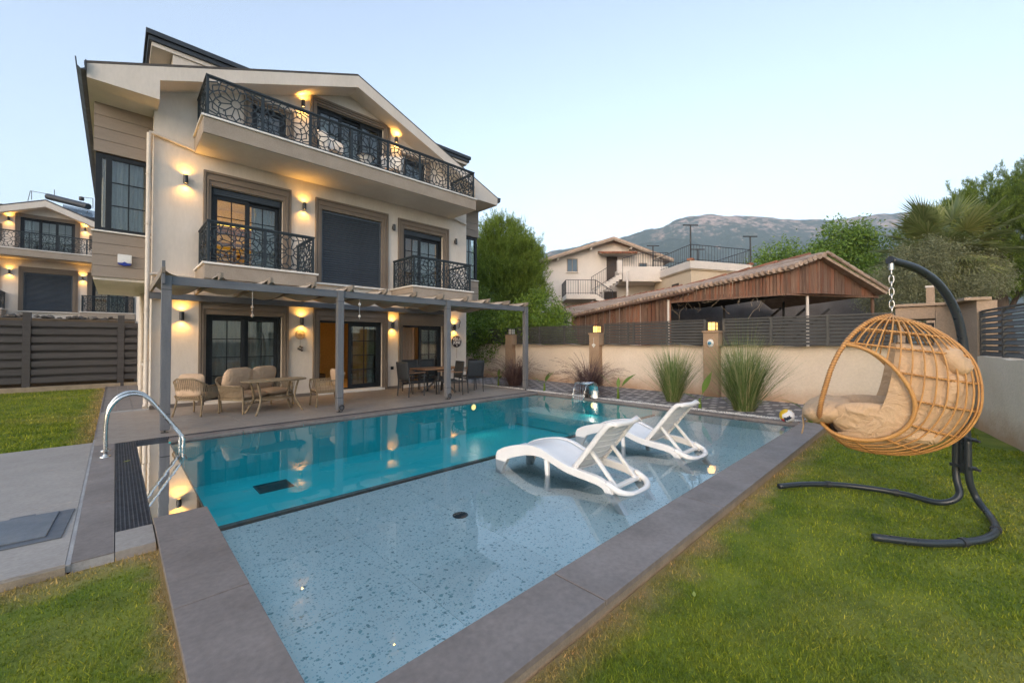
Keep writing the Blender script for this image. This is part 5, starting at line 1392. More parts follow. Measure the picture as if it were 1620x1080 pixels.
def wicker_chair():
    t = thing('wicker_armchair', 'x', 'armchair', (0, 0, 0), 0, 'wicker armchairs')
    top, low = wicker_u(0.62, 0.60, 0.33, 0.60, 0.76, 46, t)
    for x, y in ((0.28, 0.27), (0.28, -0.27)): wrapped_leg(t, smoothpath([(x + 0.02, y, 0.60), (x + 0.03, y, 0.45), (x, y, 0.30), (x + 0.02, y * 1.05, 0.0)], 4))
    for x, y in ((-0.24, 0.26), (-0.24, -0.26)): wrapped_leg(t, smoothpath([(x - 0.03, y, 0.42), (x, y * 0.95, 0.30), (x - 0.07, y * 1.05, 0.0)], 4))
    MB().box(-0.24, 0.29, -0.25, 0.25, 0.31, 0.335).build('seat_base', 'wicker', t)
    pillow('seat_cushion', (0.04, 0, 0.385), (1, 0, 0), (0, 1, 0), (0, 0, 1), 0.28, 0.27, 0.06, t, 'cushion_sand', 0.05, 2, 3.5)
    pillow('back_cushion', (-0.22, 0, 0.62), (0.25, 0, 1), (0, 1, 0), (1, 0, -0.25), 0.24, 0.26, 0.08, t, 'cushion_sand', 0.1, 4, 3.5)
    return t
wc = wicker_chair(); wc.location = (1.24, 10.62, 0.008); wc.rotation_euler.z = math.atan2(0.75, 0.66); wc['label'] = 'wicker armchair with its cane back to the pool, left of the sofa'
dup(wc, (3.62, 10.05, 0.008), R(176), 'wicker armchair half hidden behind a pergola post, facing the wicker sofa')
t = thing('wicker_sofa', 'two seat wicker sofa with plump tan cushions under the pergola', 'sofa', (2.30, 10.56, 0.008), R(33 - 90))
top, low = wicker_u(1.50, 0.68, 0.30, 0.58, 0.74, 84, t)
for x in (0.31, -0.30):
    for y in (-0.68, 0.68): wrapped_leg(t, smoothpath([(x, y, 0.55 if x > 0 else 0.4), (x + 0.01, y, 0.3), (x + 0.02, y * 1.01, 0.0)], 4))
MB().box(-0.28, 0.32, -0.68, 0.68, 0.27, 0.305).build('seat_base', 'wicker', t)
ap = MB()
for k in range(40): ap.tube([(0.325, -0.66 + k * 0.0338, 0.27), (0.325, -0.66 + k * 0.0338, 0.20)], 0.007, 5)
ap.bar((0.325, -0.68, 0.20), (0.325, 0.68, 0.20), 0.02, 0.02).build('front_apron', 'wicker', t)
for y in (-0.335, 0.335):
    pillow('seat_cushion', (0.05, y, 0.365), (1, 0, 0), (0, 1, 0), (0, 0, 1), 0.31, 0.335, 0.075, t, 'cushion_sand', 0.04, 2 + y, 4)
    pillow('back_cushion', (-0.20, y, 0.66), (0.28, 0, 1), (0, 1, 0), (1, 0, -0.28), 0.29, 0.35, 0.11, t, 'cushion_sand', 0.13, 6 + 4 * y, 3.2)
t = thing('wicker_table', 'oval wicker table with curved legs in front of the sofa', 'table', (2.47, 9.86, 0.008), R(10))
n = 30
ov = lambda k, a, b, p=2.6: (a * math.copysign(abs(math.cos(2 * math.pi * k / n)) ** (2 / p), math.cos(2 * math.pi * k / n)), b * math.copysign(abs(math.sin(2 * math.pi * k / n)) ** (2 / p), math.sin(2 * math.pi * k / n)))
MB().prism([ov(k, 0.62, 0.33) for k in range(n)], 'z', 0.675, 0.695).build('table_top', 'wicker_light', t, bevel=0.005)
MB().tube([(*ov(k, 0.625, 0.335), 0.682) for k in range(n)], 0.016, 8, closed=True).build('top_edge', 'wicker', t, smooth=True)
MB().prism([ov(k, 0.36, 0.19) for k in range(n)], 'z', 0.28, 0.30).build('lower_shelf', 'wicker', t, bevel=0.004)
for sx in (-1, 1):
    for sy in (-1, 1): wrapped_leg(t, smoothpath([(sx * 0.42, sy * 0.17, 0.675), (sx * 0.36, sy * 0.16, 0.45), (sx * 0.35, sy * 0.17, 0.28), (sx * 0.42, sy * 0.23, 0.10), (sx * 0.47, sy * 0.26, 0.0)], 5), 0.022)

# ---------------------------------------------------------------- dining set
def dining_chair():
    t = thing('dining_chair', 'x', 'chair', (0, 0, 0), 0, 'black dining chairs')
    for s in (-1, 1):
        y = s * 0.27
        MB().tube([(0.24, y, 0.0), (0.25, y, 0.64)], 0.017, 8).build('leg', 'black_metal', t, smooth='auto')
        MB().tube([(-0.26, y, 0.0), (-0.23, y, 0.42), (-0.30, y, 0.93)], 0.017, 8).build('leg', 'black_metal', t, smooth='auto')
        MB().box(-0.25, 0.28, y - 0.025, y + 0.025, 0.64, 0.662).build('armrest', 'table_wood', t, bevel=0.006)
        MB().tube([(0.245, y, 0.41), (-0.23, y, 0.41)], 0.013, 8).build('seat_side', 'black_metal', t)
    MB().grid(lambda u, v: (0.24 - 0.46 * u, (v - 0.5) * 0.53, 0.425 - 0.02 * math.sin(math.pi * v) - 0.015 * math.sin(math.pi * u)), 8, 8).build('seat_sling', 'black_mesh', t, smooth=True, solid=0.008)
    MB().grid(lambda u, v: (-0.235 - 0.07 * u - 0.03 * math.sin(math.pi * v), (v - 0.5) * 0.53, 0.46 + 0.47 * u), 8, 8).build('back_sling', 'black_mesh', t, smooth=True, solid=0.008)
    MB().tube([(-0.30, -0.27, 0.935), (-0.30, 0.27, 0.935)], 0.015, 8).build('back_rail', 'black_metal', t)
    return t
dc = dining_chair(); dc.location = (5.92, 10.12, 0.008); dc.rotation_euler.z = R(4); dc['label'] = 'black dining chair at the table end next to the wall socket'
for (x, y, a, lb) in ((6.55, 10.98, -90, 'black dining chair on the wall side of the table near its socket end'), (7.15, 11.0, -92, 'black dining chair on the wall side of the table near the villa sign'),
                      (6.86, 9.58, 168, 'black dining chair turned sideways behind a pergola post on the pool side'), (7.72, 9.72, 84, 'black dining chair with its back panel to the pool beyond the table'), (8.05, 10.45, 172, 'black dining chair at the table end below the villa sign')):
    dup(dc, (x, y, 0.008), R(a), lb)
t = thing('dining_table', 'dining table with brown wooden top and crossed black legs', 'table', (6.95, 10.28, 0.008))
tt = MB().prism([(-0.75, -0.42), (0.75, -0.42), (0.75, 0.42), (-0.75, 0.42)], 'z', 0.70, 0.735).build('table_top', 'table_wood', t, bevel=0.008)
for s in (-1, 1):
    MB().bar((s * 0.34 - 0.0, -0.38, 0.0), (s * 0.06, 0.06, 0.42), 0.05, 0.05).build('leg', 'black_metal', t); MB().bar((s * 0.34, 0.38, 0.0), (s * 0.06, -0.06, 0.42), 0.05, 0.05).build('leg', 'black_metal', t)
MB().box(-0.09, 0.09, -0.09, 0.09, 0.38, 0.46).tube([(0, 0, 0.44), (0, 0, 0.66)], 0.05, 10).box(-0.3, 0.3, -0.25, 0.25, 0.66, 0.70).build('pedestal', 'black_metal', t)

# ---------------------------------------------------------------- rattan set on the top balcony
def rattan_chair():
    t = thing('rattan_armchair', 'x', 'armchair', (0, 0, 0), 0, 'white rattan armchairs')
    n = 22; m = MB()
    def sh(u, v):
        a = -2.0 + 4.0 * u; r = 0.30 + 0.05 * v
        top = 0.42 + 0.45 * max(0, math.cos(a * 0.62)) ** 0.8
        return (-math.cos(a) * r * (1.0 + 0.10 * v), math.sin(a) * r, 0.22 + (top - 0.22 + 0.12) * v)
    m.grid(sh, n, 8).build('woven_shell', 'rattan_white', t, smooth=True, solid=0.025)
    MB().lathe([(0.26, 0.0), (0.24, 0.02), (0.28, 0.22), (0.26, 0.26)], 18).build('woven_base', 'rattan_white', t, smooth='auto')
    pillow('seat_cushion', (0.02, 0, 0.33), (1, 0, 0), (0, 1, 0), (0, 0, 1), 0.25, 0.25, 0.08, t, 'cushion_sand', 0.04, 1, 3)
    return t
rc = rattan_chair(); rc.location = (4.25, 11.55, 6.36); rc.rotation_euler.z = R(-60); rc['label'] = 'white rattan armchair on the top balcony near the attic door lamp'
dup(rc, (6.05, 11.50, 6.36), R(-130), 'white rattan armchair on the top balcony beyond the small table')
t = thing('side_table', 'small white rattan table between the armchairs on the top balcony', 'table', (5.15, 11.40, 6.36))
MB().lathe([(0.22, 0.0), (0.20, 0.03), (0.12, 0.24), (0.20, 0.47), (0.24, 0.49)], 18).build('woven_base', 'rattan_white', t, smooth='auto')
MB().lathe([(0.27, 0.492), (0.27, 0.51), (0.0, 0.511)], 22, cap=False).build('table_top', 'black_metal', t)

# ---------------------------------------------------------------- hanging decorations
def chime(loc, L, beads, label, m='shell'):
    t = thing('wind_chime', label, 'wind chime', loc)
    MB().tube([(0, 0, 0), (0, 0, -L)], 0.003, 5).build('string', 'ceramic_white', t)
    for z, r in beads: MB().lathe([(0.0, -r * 1.2), (r, -r * 0.4), (r * 0.8, r * 0.5), (0.0, r * 1.2)], 8, (0, 0, z), cap=False).build('bead', m, t, smooth=True)
    return t
chime((1.83, YP, 2.455), 0.50, [(-0.10, 0.012), (-0.2, 0.012), (-0.30, 0.03), (-0.36, 0.02), (-0.46, 0.032)], 'string of beads and shells hanging from the pergola before the curtained door')
chime((3.88, YP, 2.455), 0.46, [(-0.12, 0.035), (-0.38, 0.03)], 'dark bead and white drop hanging beside the second pergola post', 'ceramic_white')
t = thing('woven_ornament', 'round woven wall ornament with hanging shells under a lit wall lamp', 'ornament', (3.63, 12.07, 1.70))
m = MB()
for r in (0.05, 0.09, 0.12): m.tube([(r * math.cos(a * 0.35), -0.01, r * math.sin(a * 0.35)) for a in range(18)], 0.010, 6, closed=True)
for k in range(9): a = k * 0.698; m.tube([(0, -0.01, 0), (0.12 * math.cos(a), -0.012, 0.12 * math.sin(a))], 0.005, 5)
m.build('woven_ring', 'wicker_light', t)
MB().tube([(0, -0.01, -0.12), (0, -0.01, -0.30)], 0.004, 5).build('string', 'rope_grey', t)
for k in range(5): MB().lathe([(0.0, -0.03), (0.03, -0.01), (0.025, 0.02), (0.0, 0.03)], 7, (0.05 * math.sin(k * 2.1), -0.02, -0.33 - 0.025 * k), cap=False).build('shell', 'rope_grey', t, smooth=True)
t = thing('seahorse_ornament', 'small dark metal wall ornament beside the lamp at the villa corner', 'ornament', (9.02, 12.08, 2.18))
MB().tube(smoothpath([(-0.05, 0, 0.12), (0.0, 0, 0.14), (0.05, 0, 0.10), (0.06, 0, 0.02), (0.02, 0, -0.05), (0.03, 0, -0.12), (-0.02, 0, -0.16)], 4), [0.012] * 25, 6).build('ornament_body', 'rope_grey', t, smooth=True)
# round name sign
t = thing('name_sign', 'round black sign with white lettering on the villa corner', 'sign', (8.91, 12.075, 1.525))
m = MB(); m.lathe([(0.215, 0.0), (0.215, 0.016), (0.20, 0.022), (0.0, 0.022)], 36, cap=True); m.v = [(x, -z, y) for x, y, z in m.v]
m.build('sign_plate', 'sign_black', t, smooth='auto')
def text(s, x, z, size, par, name='lettering', m='sign_white', y=-0.026, bold=0.004):
    cu = bpy.data.curves.new(name, 'FONT'); cu.body = s; cu.size = size; cu.align_x = 'CENTER'; cu.align_y = 'CENTER'; cu.extrude = 0.002; cu.offset = bold
    o = bpy.data.objects.new('tmp', cu); COL.objects.link(o)
    dg = bpy.context.evaluated_depsgraph_get(); me = bpy.data.meshes.new_from_object(o.evaluated_get(dg))
    bpy.data.objects.remove(o); me.materials.clear(); me.materials.append(MATS[m])
    q = bpy.data.objects.new(name, me); COL.objects.link(q); q.parent = par; q.location = (x, y, z); q.rotation_euler = (R(90), 0, 0)
text('VİLLA', 0, 0.075, 0.135, t); text('JONE', 0, -0.045, 0.135, t); text('2', 0, -0.145, 0.10, t)
MB().tube([(0, -0.008, -0.215), (0.004, -0.008, -0.45), (-0.004, -0.008, -0.62)], 0.006, 5).build('string', 'shell', t)
for k in range(6): MB().lathe([(0.0, -0.016), (0.014, 0), (0.0, 0.016)], 6, (0.006 * (-1) ** k, -0.01, -0.30 - 0.055 * k), cap=False).build('bead', 'shell', t)
# a fallen leaf on the grate and one on the lawn
def fallen_leaf(loc, rz, sc, label):
    t = MB().grid(lambda u, v: ((u - 0.5) * sc, (v - 0.5) * sc * 0.35 * math.sin(math.pi * min(0.98, max(0.02, u))), 0.006 + 0.12 * sc * (u - 0.5) ** 2 + 0.02 * sc * abs(v - 0.5)), 9, 5).build('fallen_leaf', 'leaf_litter', smooth=True, solid=0.0012)
    t.location = loc; t.rotation_euler.z = rz; tag(t, label, 'leaf')
fallen_leaf((0.12, 7.05, 0.004), 0.6, 0.09, 'small yellow green leaf lying on the dark overflow grate')
fallen_leaf(tuple(at_z(1098, 941, ZL + 0.03)), 0.4, 0.06, 'small yellow leaf lying on the lawn near the coping')
# ---------------------------------------------------------------- vegetation
def np_mesh(name, V, F, material, parent=None):
    V = np.asarray(V, dtype=np.float32).reshape(-1, 3); F = np.asarray(F, dtype=np.int32); k = F.shape[1]
    me = bpy.data.meshes.new(name)
    me.vertices.add(len(V)); me.vertices.foreach_set('co', V.ravel())
    me.loops.add(F.size); me.loops.foreach_set('vertex_index', F.ravel())
    me.polygons.add(len(F)); me.polygons.foreach_set('loop_start', np.arange(0, F.size, k, dtype=np.int32))
    me.update(calc_edges=True); me.materials.append(MATS[material])
    o = bpy.data.objects.new(name, me); COL.objects.link(o)
    if parent is not None: o.parent = parent
    return o
def blades(P, az, lean, L, W, curve, seg=5):
    """arching leaf blades: base P, azimuth az, start lean from vertical, length L, width W; returns V, F"""
    n = len(P); t = np.linspace(0, 1, seg + 1)
    ang = lean[:, None] + curve[:, None] * t[None] ** 1.3
    ds = (L / seg)[:, None]
    rx = np.cumsum(np.sin(ang) * ds, axis=1) - np.sin(ang[:, :1]) * ds; rz = np.cumsum(np.cos(ang) * ds, axis=1) - np.cos(ang[:, :1]) * ds
    ca, sa = np.cos(az)[:, None], np.sin(az)[:, None]
    C = np.stack([P[:, 0:1] + rx * ca, P[:, 1:2] + rx * sa, P[:, 2:3] + rz], axis=2)
    w = (W[:, None] * (1 - t[None] ** 2.2) * (0.6 + 0.8 * np.minimum(t[None] * 3, 0.5)) + 0.0006) / 2
    S = np.stack([-sa * np.ones_like(rx), ca * np.ones_like(rx), np.zeros_like(rx)], axis=2)
    V = np.stack([C - S * w[..., None], C + S * w[..., None]], axis=2).reshape(n, -1, 3)
    f = []
    for k in range(seg): f.append([2 * k, 2 * k + 1, 2 * k + 3, 2 * k + 2])
    F = (np.array(f)[None] + (np.arange(n) * 2 * (seg + 1))[:, None, None]).reshape(-1, 4)
    return V.reshape(-1, 3), F

def lawn_blades(name, rects, dens0, d0, L, label):
    Ps = []
    for a, b, c, d in rects:
        n = int((b - a) * (d - c) * dens0)
        P = np.column_stack([rng.uniform(a, b, n), rng.uniform(c, d, n)])
        dist = np.hypot(P[:, 0], P[:, 1]); keep = rng.random(n) < np.minimum(1, (d0 / dist) ** 1.7)
        Ps.append(P[keep])
    P = np.vstack(Ps); n = len(P)
    dist = np.hypot(P[:, 0], P[:, 1]); sc = np.clip(dist / 3.2, 1.0, 3.0)
    B0 = np.column_stack([P, np.full(n, ZL - 0.002)])
    az = rng.uniform(0, 6.283, n); ln = rng.uniform(0.1, 1.15, n); pat = 0.5 + 0.5 * np.sin(P[:, 0] * 5.1 + 1.3 * np.sin(P[:, 1] * 3.7)) * np.sin(P[:, 1] * 6.3 + 1.1 * np.sin(P[:, 0] * 4.1))
    l = rng.uniform(0.45, 1.15, n) * L * (0.8 + 0.2 * sc) * (0.75 + 0.5 * pat) * np.where(rng.random(n) < 0.03, 1.7, 1.0)
    w = rng.uniform(0.0022, 0.0042, n) * sc
    tip = B0 + np.column_stack([np.cos(az) * np.sin(ln) * l, np.sin(az) * np.sin(ln) * l, np.cos(ln) * l])
    az2 = rng.uniform(0, 6.283, n)
    S = np.column_stack([np.cos(az2), np.sin(az2), np.zeros(n)]) * w[:, None]
    V = np.stack([B0 - S, B0 + S, tip], axis=1).reshape(-1, 3)
    o = np_obj(name, V, 3, 'grass_blade')
    tag(o, label, 'grass', kind='stuff')
lawn_blades('lawn_grass', [(0.26, 11.9, -0.5, 1.29), (0.26, 9.2, -1.3, -0.5), (9.32, 11.9, 1.29, 1.74)], 17000, 2.2, 0.026, 'short mown grass of the lawn beside the pool and hanging chair')
lawn_blades('lawn_grass', [(-1.6, 0.235, 1.5, 4.05)], 12000, 2.4, 0.026, 'short mown grass at the corner of the paving')
lawn_blades('lawn_grass', [(-4.5, -0.23, 8.77, 19.45)], 6000, 4.2, 0.036, 'short mown grass between the paving and the timber fence')

def fountain_grass(loc, h, r, nb, label, name, matn, plume=0, wid=0.008, curve=(0.5, 1.5), ls=0.30):
    t = thing(name, label, 'grass', loc)
    a = rng.uniform(0, 6.283, nb); rr = r * 0.16 * np.sqrt(rng.random(nb))
    P = np.column_stack([rr * np.cos(a), rr * np.sin(a), np.zeros(nb)])
    ln = np.abs(rng.normal(0.0, ls, nb)) * (0.6 + rr / (r * 0.16)) * 0.75
    V, F = blades(P, a + rng.normal(0, 0.5, nb), ln, rng.uniform(0.6, 1.08, nb) * h * 1.05, rng.uniform(0.6, 1.2, nb) * wid, rng.uniform(*curve, nb) * rng.uniform(0.4, 1, nb), 6)
    np_mesh('blades', V, F, matn, t)
    if plume:
        a = rng.uniform(0, 6.283, plume); P = np.column_stack([0.05 * np.cos(a), 0.05 * np.sin(a), np.zeros(plume)])
        L = rng.uniform(0.75, 1.2, plume) * h; lean = rng.uniform(0.1, 0.6, plume); cv = rng.uniform(0.9, 1.7, plume)
        V, F = blades(P, a, lean, L, np.full(plume, 0.004), cv, 8)
        np_mesh('stems', V, F, matn, t)
        C = V.reshape(plume, 9, 2, 3).mean(axis=2)
        Q = []; D = []
        for k in range(plume):
            for s in np.linspace(0.72, 1.0, 26):
                i = s * 8; j = min(int(i), 7); p = C[k, j] + (C[k, j + 1] - C[k, j]) * (i - j); d = C[k, j + 1] - C[k, j]; d = d / (np.linalg.norm(d) + 1e-9)
                for _ in range(3): Q.append(p); D.append(d * 0.9 + rng.normal(0, 0.6, 3))
        np_obj('plumes', leaf_quads(np.array(Q), np.array(D), rng.uniform(0.02, 0.045, len(Q)), 0.006), 4, 'plume_purple', t)
    return t
fountain_grass((9.86, 10.0, -0.01), 1.40, 1.2, 700, 'purple fountain grass clump by the last pergola post', 'fountain_grass', 'blade_purple', 60, 0.011, (0.9, 2.2), 0.55)
fountain_grass((9.85, 6.95, -0.01), 1.32, 1.2, 700, 'purple fountain grass clump behind the steel spout', 'fountain_grass', 'blade_purple', 60, 0.011, (0.9, 2.2), 0.55)
fountain_grass((10.15, 4.60, -0.01), 1.42, 1.0, 620, 'green ornamental grass clump left of the blue ornament pillar', 'ornamental_grass', 'blade_green', 0, 0.013, (0.15, 1.0))
fountain_grass((9.92, 2.90, -0.01), 1.62, 1.25, 1000, 'taller green ornamental grass clump between pillar and hanging chair', 'ornamental_grass', 'blade_green', 0, 0.013, (0.15, 1.1))
fountain_grass((9.92, 2.92, -0.01), 2.05, 1.0, 60, 'thin seed stalks rising from the taller green grass clump', 'grass_stalks', 'blade_green', 0, 0.005, (0.1, 0.6))

def young_plant(loc, h, leaves, label):
    t = thing('young_banana_plant', label, 'plant', loc)
    MB().tube([(0, 0, -0.02), (0.01, 0, h * 0.25), (0.0, 0.01, h * 0.45)], [0.04, 0.032, 0.02], 8).build('stem', 'leaf_banana', t, smooth=True)
    for az, lean, L, W, cur in leaves:
        n = 12; ca, sa = math.cos(az), math.sin(az)
        def fn(u, v):
            ang = lean + cur * u; x = 0; z = 0
            k = 24; s = u * L
            for q in range(k): aa = lean + cur * (u * q / k); x += math.sin(aa) * s / k; z += math.cos(aa) * s / k
            w = W * max(0.06, math.sin(math.pi * min(1, max(0, (u - 0.28) / 0.72)) ** 0.75)) if u > 0.28 else W * 0.07
            off = (v - 0.5) * w; zz = -abs(v - 0.5) * w * 0.35 + abs(v - 0.5) * w * 0.6
            return (x * ca - off * sa, x * sa + off * ca, h * 0.30 + z + zz)
        MB().grid(fn, 16, 5).build('leaf', 'leaf_banana', t, smooth=True)
cr = math.atan2(-0.697, 0.717)      # azimuth of the picture's right hand side
young_plant((9.45, 10.40, -0.01), 0.6, [(cr + 3.0, 0.7, 0.62, 0.10, 0.5), (cr + 0.2, 0.35, 0.62, 0.12, 0.4), (cr + 1.5, 0.4, 0.5, 0.1, 0.5), (cr - 1.2, 0.8, 0.4, 0.1, 0.4)], 'young palm like plant beside the dining chairs')
young_plant((9.50, 8.35, -0.01), 0.55, [(cr + 2.9, 0.7, 0.5, 0.11, 0.7), (cr + 0.3, 0.4, 0.55, 0.13, 0.5), (cr - 0.8, 0.25, 0.5, 0.12, 0.5)], 'young plant between the two purple grass clumps')
young_plant((9.62, 5.85, -0.01), 0.62, [(cr + 2.9, 0.75, 0.75, 0.09, 0.1), (cr + 0.25, 0.6, 0.72, 0.20, 0.55), (cr + 1.2, 0.25, 0.4, 0.10, 0.2)], 'young banana plant with one broad leaf right of the spout')
young_plant((9.55, 3.70, -0.01), 0.5, [(cr + 2.8, 0.8, 0.42, 0.12, 0.6), (cr + 0.5, 0.45, 0.80, 0.17, 0.25), (cr - 0.4, 0.9, 0.35, 0.10, 0.7)], 'young banana plant at the foot of the taller green grass')
young_plant((9.42, 1.62, -0.04), 0.4, [(cr + 2.9, 0.55, 0.65, 0.10, 1.0), (cr + 3.6, 0.4, 0.35, 0.08, 0.5)], 'young plant drooping over the paving beside the ball')

def crown_points(n, lobes):
    """points near the skins of several overlapping ellipsoid lobes: (cx,cy,cz,rx,ry,rz)"""
    w = np.array([l[3] * l[4] * l[5] for l in lobes]) ** (2 / 3); idx = rng.choice(len(lobes), n, p=w / w.sum())
    Lb = np.array(lobes)[idx]; d = unit(rng.normal(size=(n, 3))); rad = rng.uniform(0.35, 1.0, n) ** 0.45
    bumps = 1 + 0.14 * np.sin(d[:, 0] * 7 + idx) * np.sin(d[:, 1] * 6 + 2 * idx) + 0.10 * np.sin(d[:, 2] * 9 + idx)
    P = Lb[:, :3] + d * Lb[:, 3:6] * (rad * bumps)[:, None]
    return P, d
def limbs(t, base, top, targets, r0, m='bark'):
    base, top = Vector(base), Vector(top)
    path = [base.lerp(top, k / 6) + Vector((random.uniform(-.06, .06), random.uniform(-.06, .06), 0)) * (1 if 0 < k < 6 else 0) for k in range(7)]
    tr = MB().tube(path, [r0 * (1.15 - 0.10 * k) for k in range(7)], 10).build('trunk', m, t, smooth=True)
    lm = MB()
    for q in targets:
        q = Vector(q); s = path[random.randint(2, 5)]; mid = s.lerp(q, 0.5) + Vector((random.uniform(-.2, .2), random.uniform(-.2, .2), 0.15 * (q - s).length * 0.4))
        lm.tube(smoothpath([s, mid, q], 4), [r0 * 0.42 * (1 - 0.09 * k) for k in range(9)], 6)
    lm.build('limb', m, tr, smooth=True)
def tree(name, label, loc, lobes, trunk_r, nclump, per, L, W, spread, matn, updir=0.5, outdir=0.7, barkm='bark', group='trees and bushes beyond the garden wall', needle=False):
    t = thing(name, label, 'tree', loc, 0, group)
    tops = [(l[0], l[1], l[2]) for l in lobes]
    c = np.mean(np.array(lobes)[:, :3], axis=0)
    limbs(t, (0, 0, -0.1), (c[0], c[1], c[2] + 0.3), tops, trunk_r, barkm)
    sup = 9; P, d = crown_points(nclump // sup, lobes)
    P = np.repeat(P, sup, axis=0) + rng.normal(0, spread * (0.55 if needle else 1.5), (nclump // sup * sup, 3)); d = np.repeat(d, sup, axis=0)
    axis = unit(d * outdir + np.array([0, 0, updir]) + rng.normal(0, 0.25, d.shape))
    k = per
    Q = np.repeat(P, k, axis=0); A = np.repeat(axis, k, axis=0)
    n = len(Q)
    if needle:
        along = rng.uniform(0, 1, n)[:, None] * spread
        Q = Q + A * along + rng.normal(0, spread * 0.05, (n, 3))
        D = A * 0.9 + rng.normal(0, 0.42, (n, 3))
    else:
        Q = Q + rng.normal(0, spread, (n, 3)) + A * rng.uniform(-0.5, 1, n)[:, None] * spread
        D = A * 0.5 + rng.normal(0, 0.7, (n, 3)); D[:, 2] -= 0.15
    V = leaf_quads(Q, D, rng.uniform(0.7, 1.25, n) * L, rng.uniform(0.7, 1.2, n) * W, 0.0 if needle else 0.12)
    np_obj('crown', V, 4, matn, t)
    return t
def lob(loc, px, py, d, rx, ry, rz):
    q = at_depth(px, py, d); return (q.x - loc[0], q.y - loc[1], q.z, rx, ry, rz)
# tall pine at the villa corner
loc = at_depth(803, 541, 24.0); loc = (loc.x, loc.y, -0.1)
lb = [lob(loc, 795, 440, 24, 1.9, 1.9, 2.0), lob(loc, 800, 400, 24, 1.6, 1.6, 1.7), lob(loc, 790, 372, 24, 1.0, 1.0, 0.9), lob(loc, 832, 420, 23.6, 1.0, 1.0, 1.6), lob(loc, 835, 460, 23.8, 1.1, 1.1, 1.3), lob(loc, 770, 480, 24, 1.5, 1.5, 1.5), lob(loc, 775, 420, 24.5, 1.3, 1.3, 1.6)]
tree('pine_tree', 'tall dense green pine beside the villa corner', loc, lb, 0.22, 9000, 26, 0.17, 0.020, 0.40, 'leaf_pine', 1.0, 0.45, needle=True)
# bright citrus like bushes below it
for (px, py, d, r, lbl, nm, m_) in ((850, 505, 18.2, 1.25, 'bright green leafy bush above the louvre fence by the pine', 'leafy_bush', 'leaf_citrus'), (790, 518, 19.3, 1.1, 'lower bright green bush between villa corner and pine', 'leafy_bush', 'leaf_citrus')):
    loc = at_depth(px, 541, d); loc = (loc.x, loc.y, -0.1)
    lb = [lob(loc, px, py, d, r, r, r * 0.75), lob(loc, px - 30, py + 12, d, r * 0.8, r * 0.8, r * 0.6), lob(loc, px + 26, py + 6, d - 0.4, r * 0.7, r * 0.7, r * 0.55), lob(loc, px + 2, py - 18, d, r * 0.6, r * 0.6, r * 0.6), lob(loc, px - 14, py + 30, d, r * 1.1, r * 1.1, r * 0.7), lob(loc, px + 20, py + 30, d, r * 0.9, r * 0.9, r * 0.7)]
    tree(nm, lbl, loc, lb, 0.07, 1900, 12, 0.12, 0.055, 0.10, m_, 0.5, 0.6)
# drooping branch over the fence
loc = at_depth(872, 541, 17.2); loc = (loc.x, loc.y, -0.1)
tree('leafy_bush', 'green shoots hanging over the louvre fence between two pillars', loc, [lob(loc, 872, 522, 17.2, 0.55, 0.55, 0.42), lob(loc, 845, 527, 17.3, 0.5, 0.5, 0.4)], 0.05, 330, 10, 0.11, 0.045, 0.08, 'leaf_citrus', 0.2, 0.6)
# dark trees low behind the villa corner
loc = at_depth(757, 541, 21.5); loc = (loc.x, loc.y, -0.1)
tree('dark_bush', 'dark shaded bush right behind the villa corner', loc, [lob(loc, 756, 500, 21.5, 1.2, 1.2, 1.3), lob(loc, 748, 520, 21, 1.0, 1.0, 0.9)], 0.08, 900, 10, 0.13, 0.05, 0.12, 'leaf_pine_dark', 0.5, 0.6)
# loose broadleaf tree behind the barn
loc = at_depth(1330, 541, 27.0); loc = (loc.x, loc.y, -0.1)
lb = [lob(loc, 1335, 378, 27, 1.5, 1.5, 0.9), lob(loc, 1300, 395, 27, 1.2, 1.2, 0.8), lob(loc, 1365, 395, 27, 1.1, 1.1, 0.9), lob(loc, 1230, 402, 27, 1.2, 1.2, 0.8), lob(loc, 1262, 412, 27, 1.3, 1.3, 0.7), lob(loc, 1205, 420, 27.5, 1.0, 1.0, 0.8), lob(loc, 1340, 425, 27, 2.0, 2.0, 1.3), lob(loc, 1395, 430, 26.5, 1.2, 1.2, 1.2), lob(loc, 1280, 440, 27, 1.8, 1.8, 1.2), lob(loc, 1332, 364, 27, 0.6, 0.6, 0.35)]
tree('broadleaf_tree', 'loose bright green broadleaf tree behind the timber barn', loc, lb, 0.2, 2300, 11, 0.22, 0.085, 0.20, 'leaf_walnut', 0.35, 0.8, 'bark_pale')
# olive
loc = at_depth(1475, 541, 17.0); loc = (loc.x, loc.y, -0.1)
lb = [lob(loc, 1480, 432, 17, 1.5, 1.5, 1.2), lob(loc, 1440, 440, 17, 1.1, 1.1, 1.0), lob(loc, 1520, 420, 17, 1.1, 1.1, 1.0), lob(loc, 1455, 400, 17.2, 0.9, 0.9, 0.8), lob(loc, 1400, 455, 17.5, 1.0, 1.0, 0.9), lob(loc, 1510, 455, 16.6, 1.2, 1.2, 0.8), lob(loc, 1550, 440, 17.3, 1.0, 1.0, 1.0), lob(loc, 1430, 478, 17.2, 1.2, 1.2, 0.7)]
tree('olive_tree', 'grey green olive tree behind the brown portal', loc, lb, 0.16, 3600, 18, 0.09, 0.026, 0.10, 'leaf_olive', 0.5, 0.6, 'bark_pale')
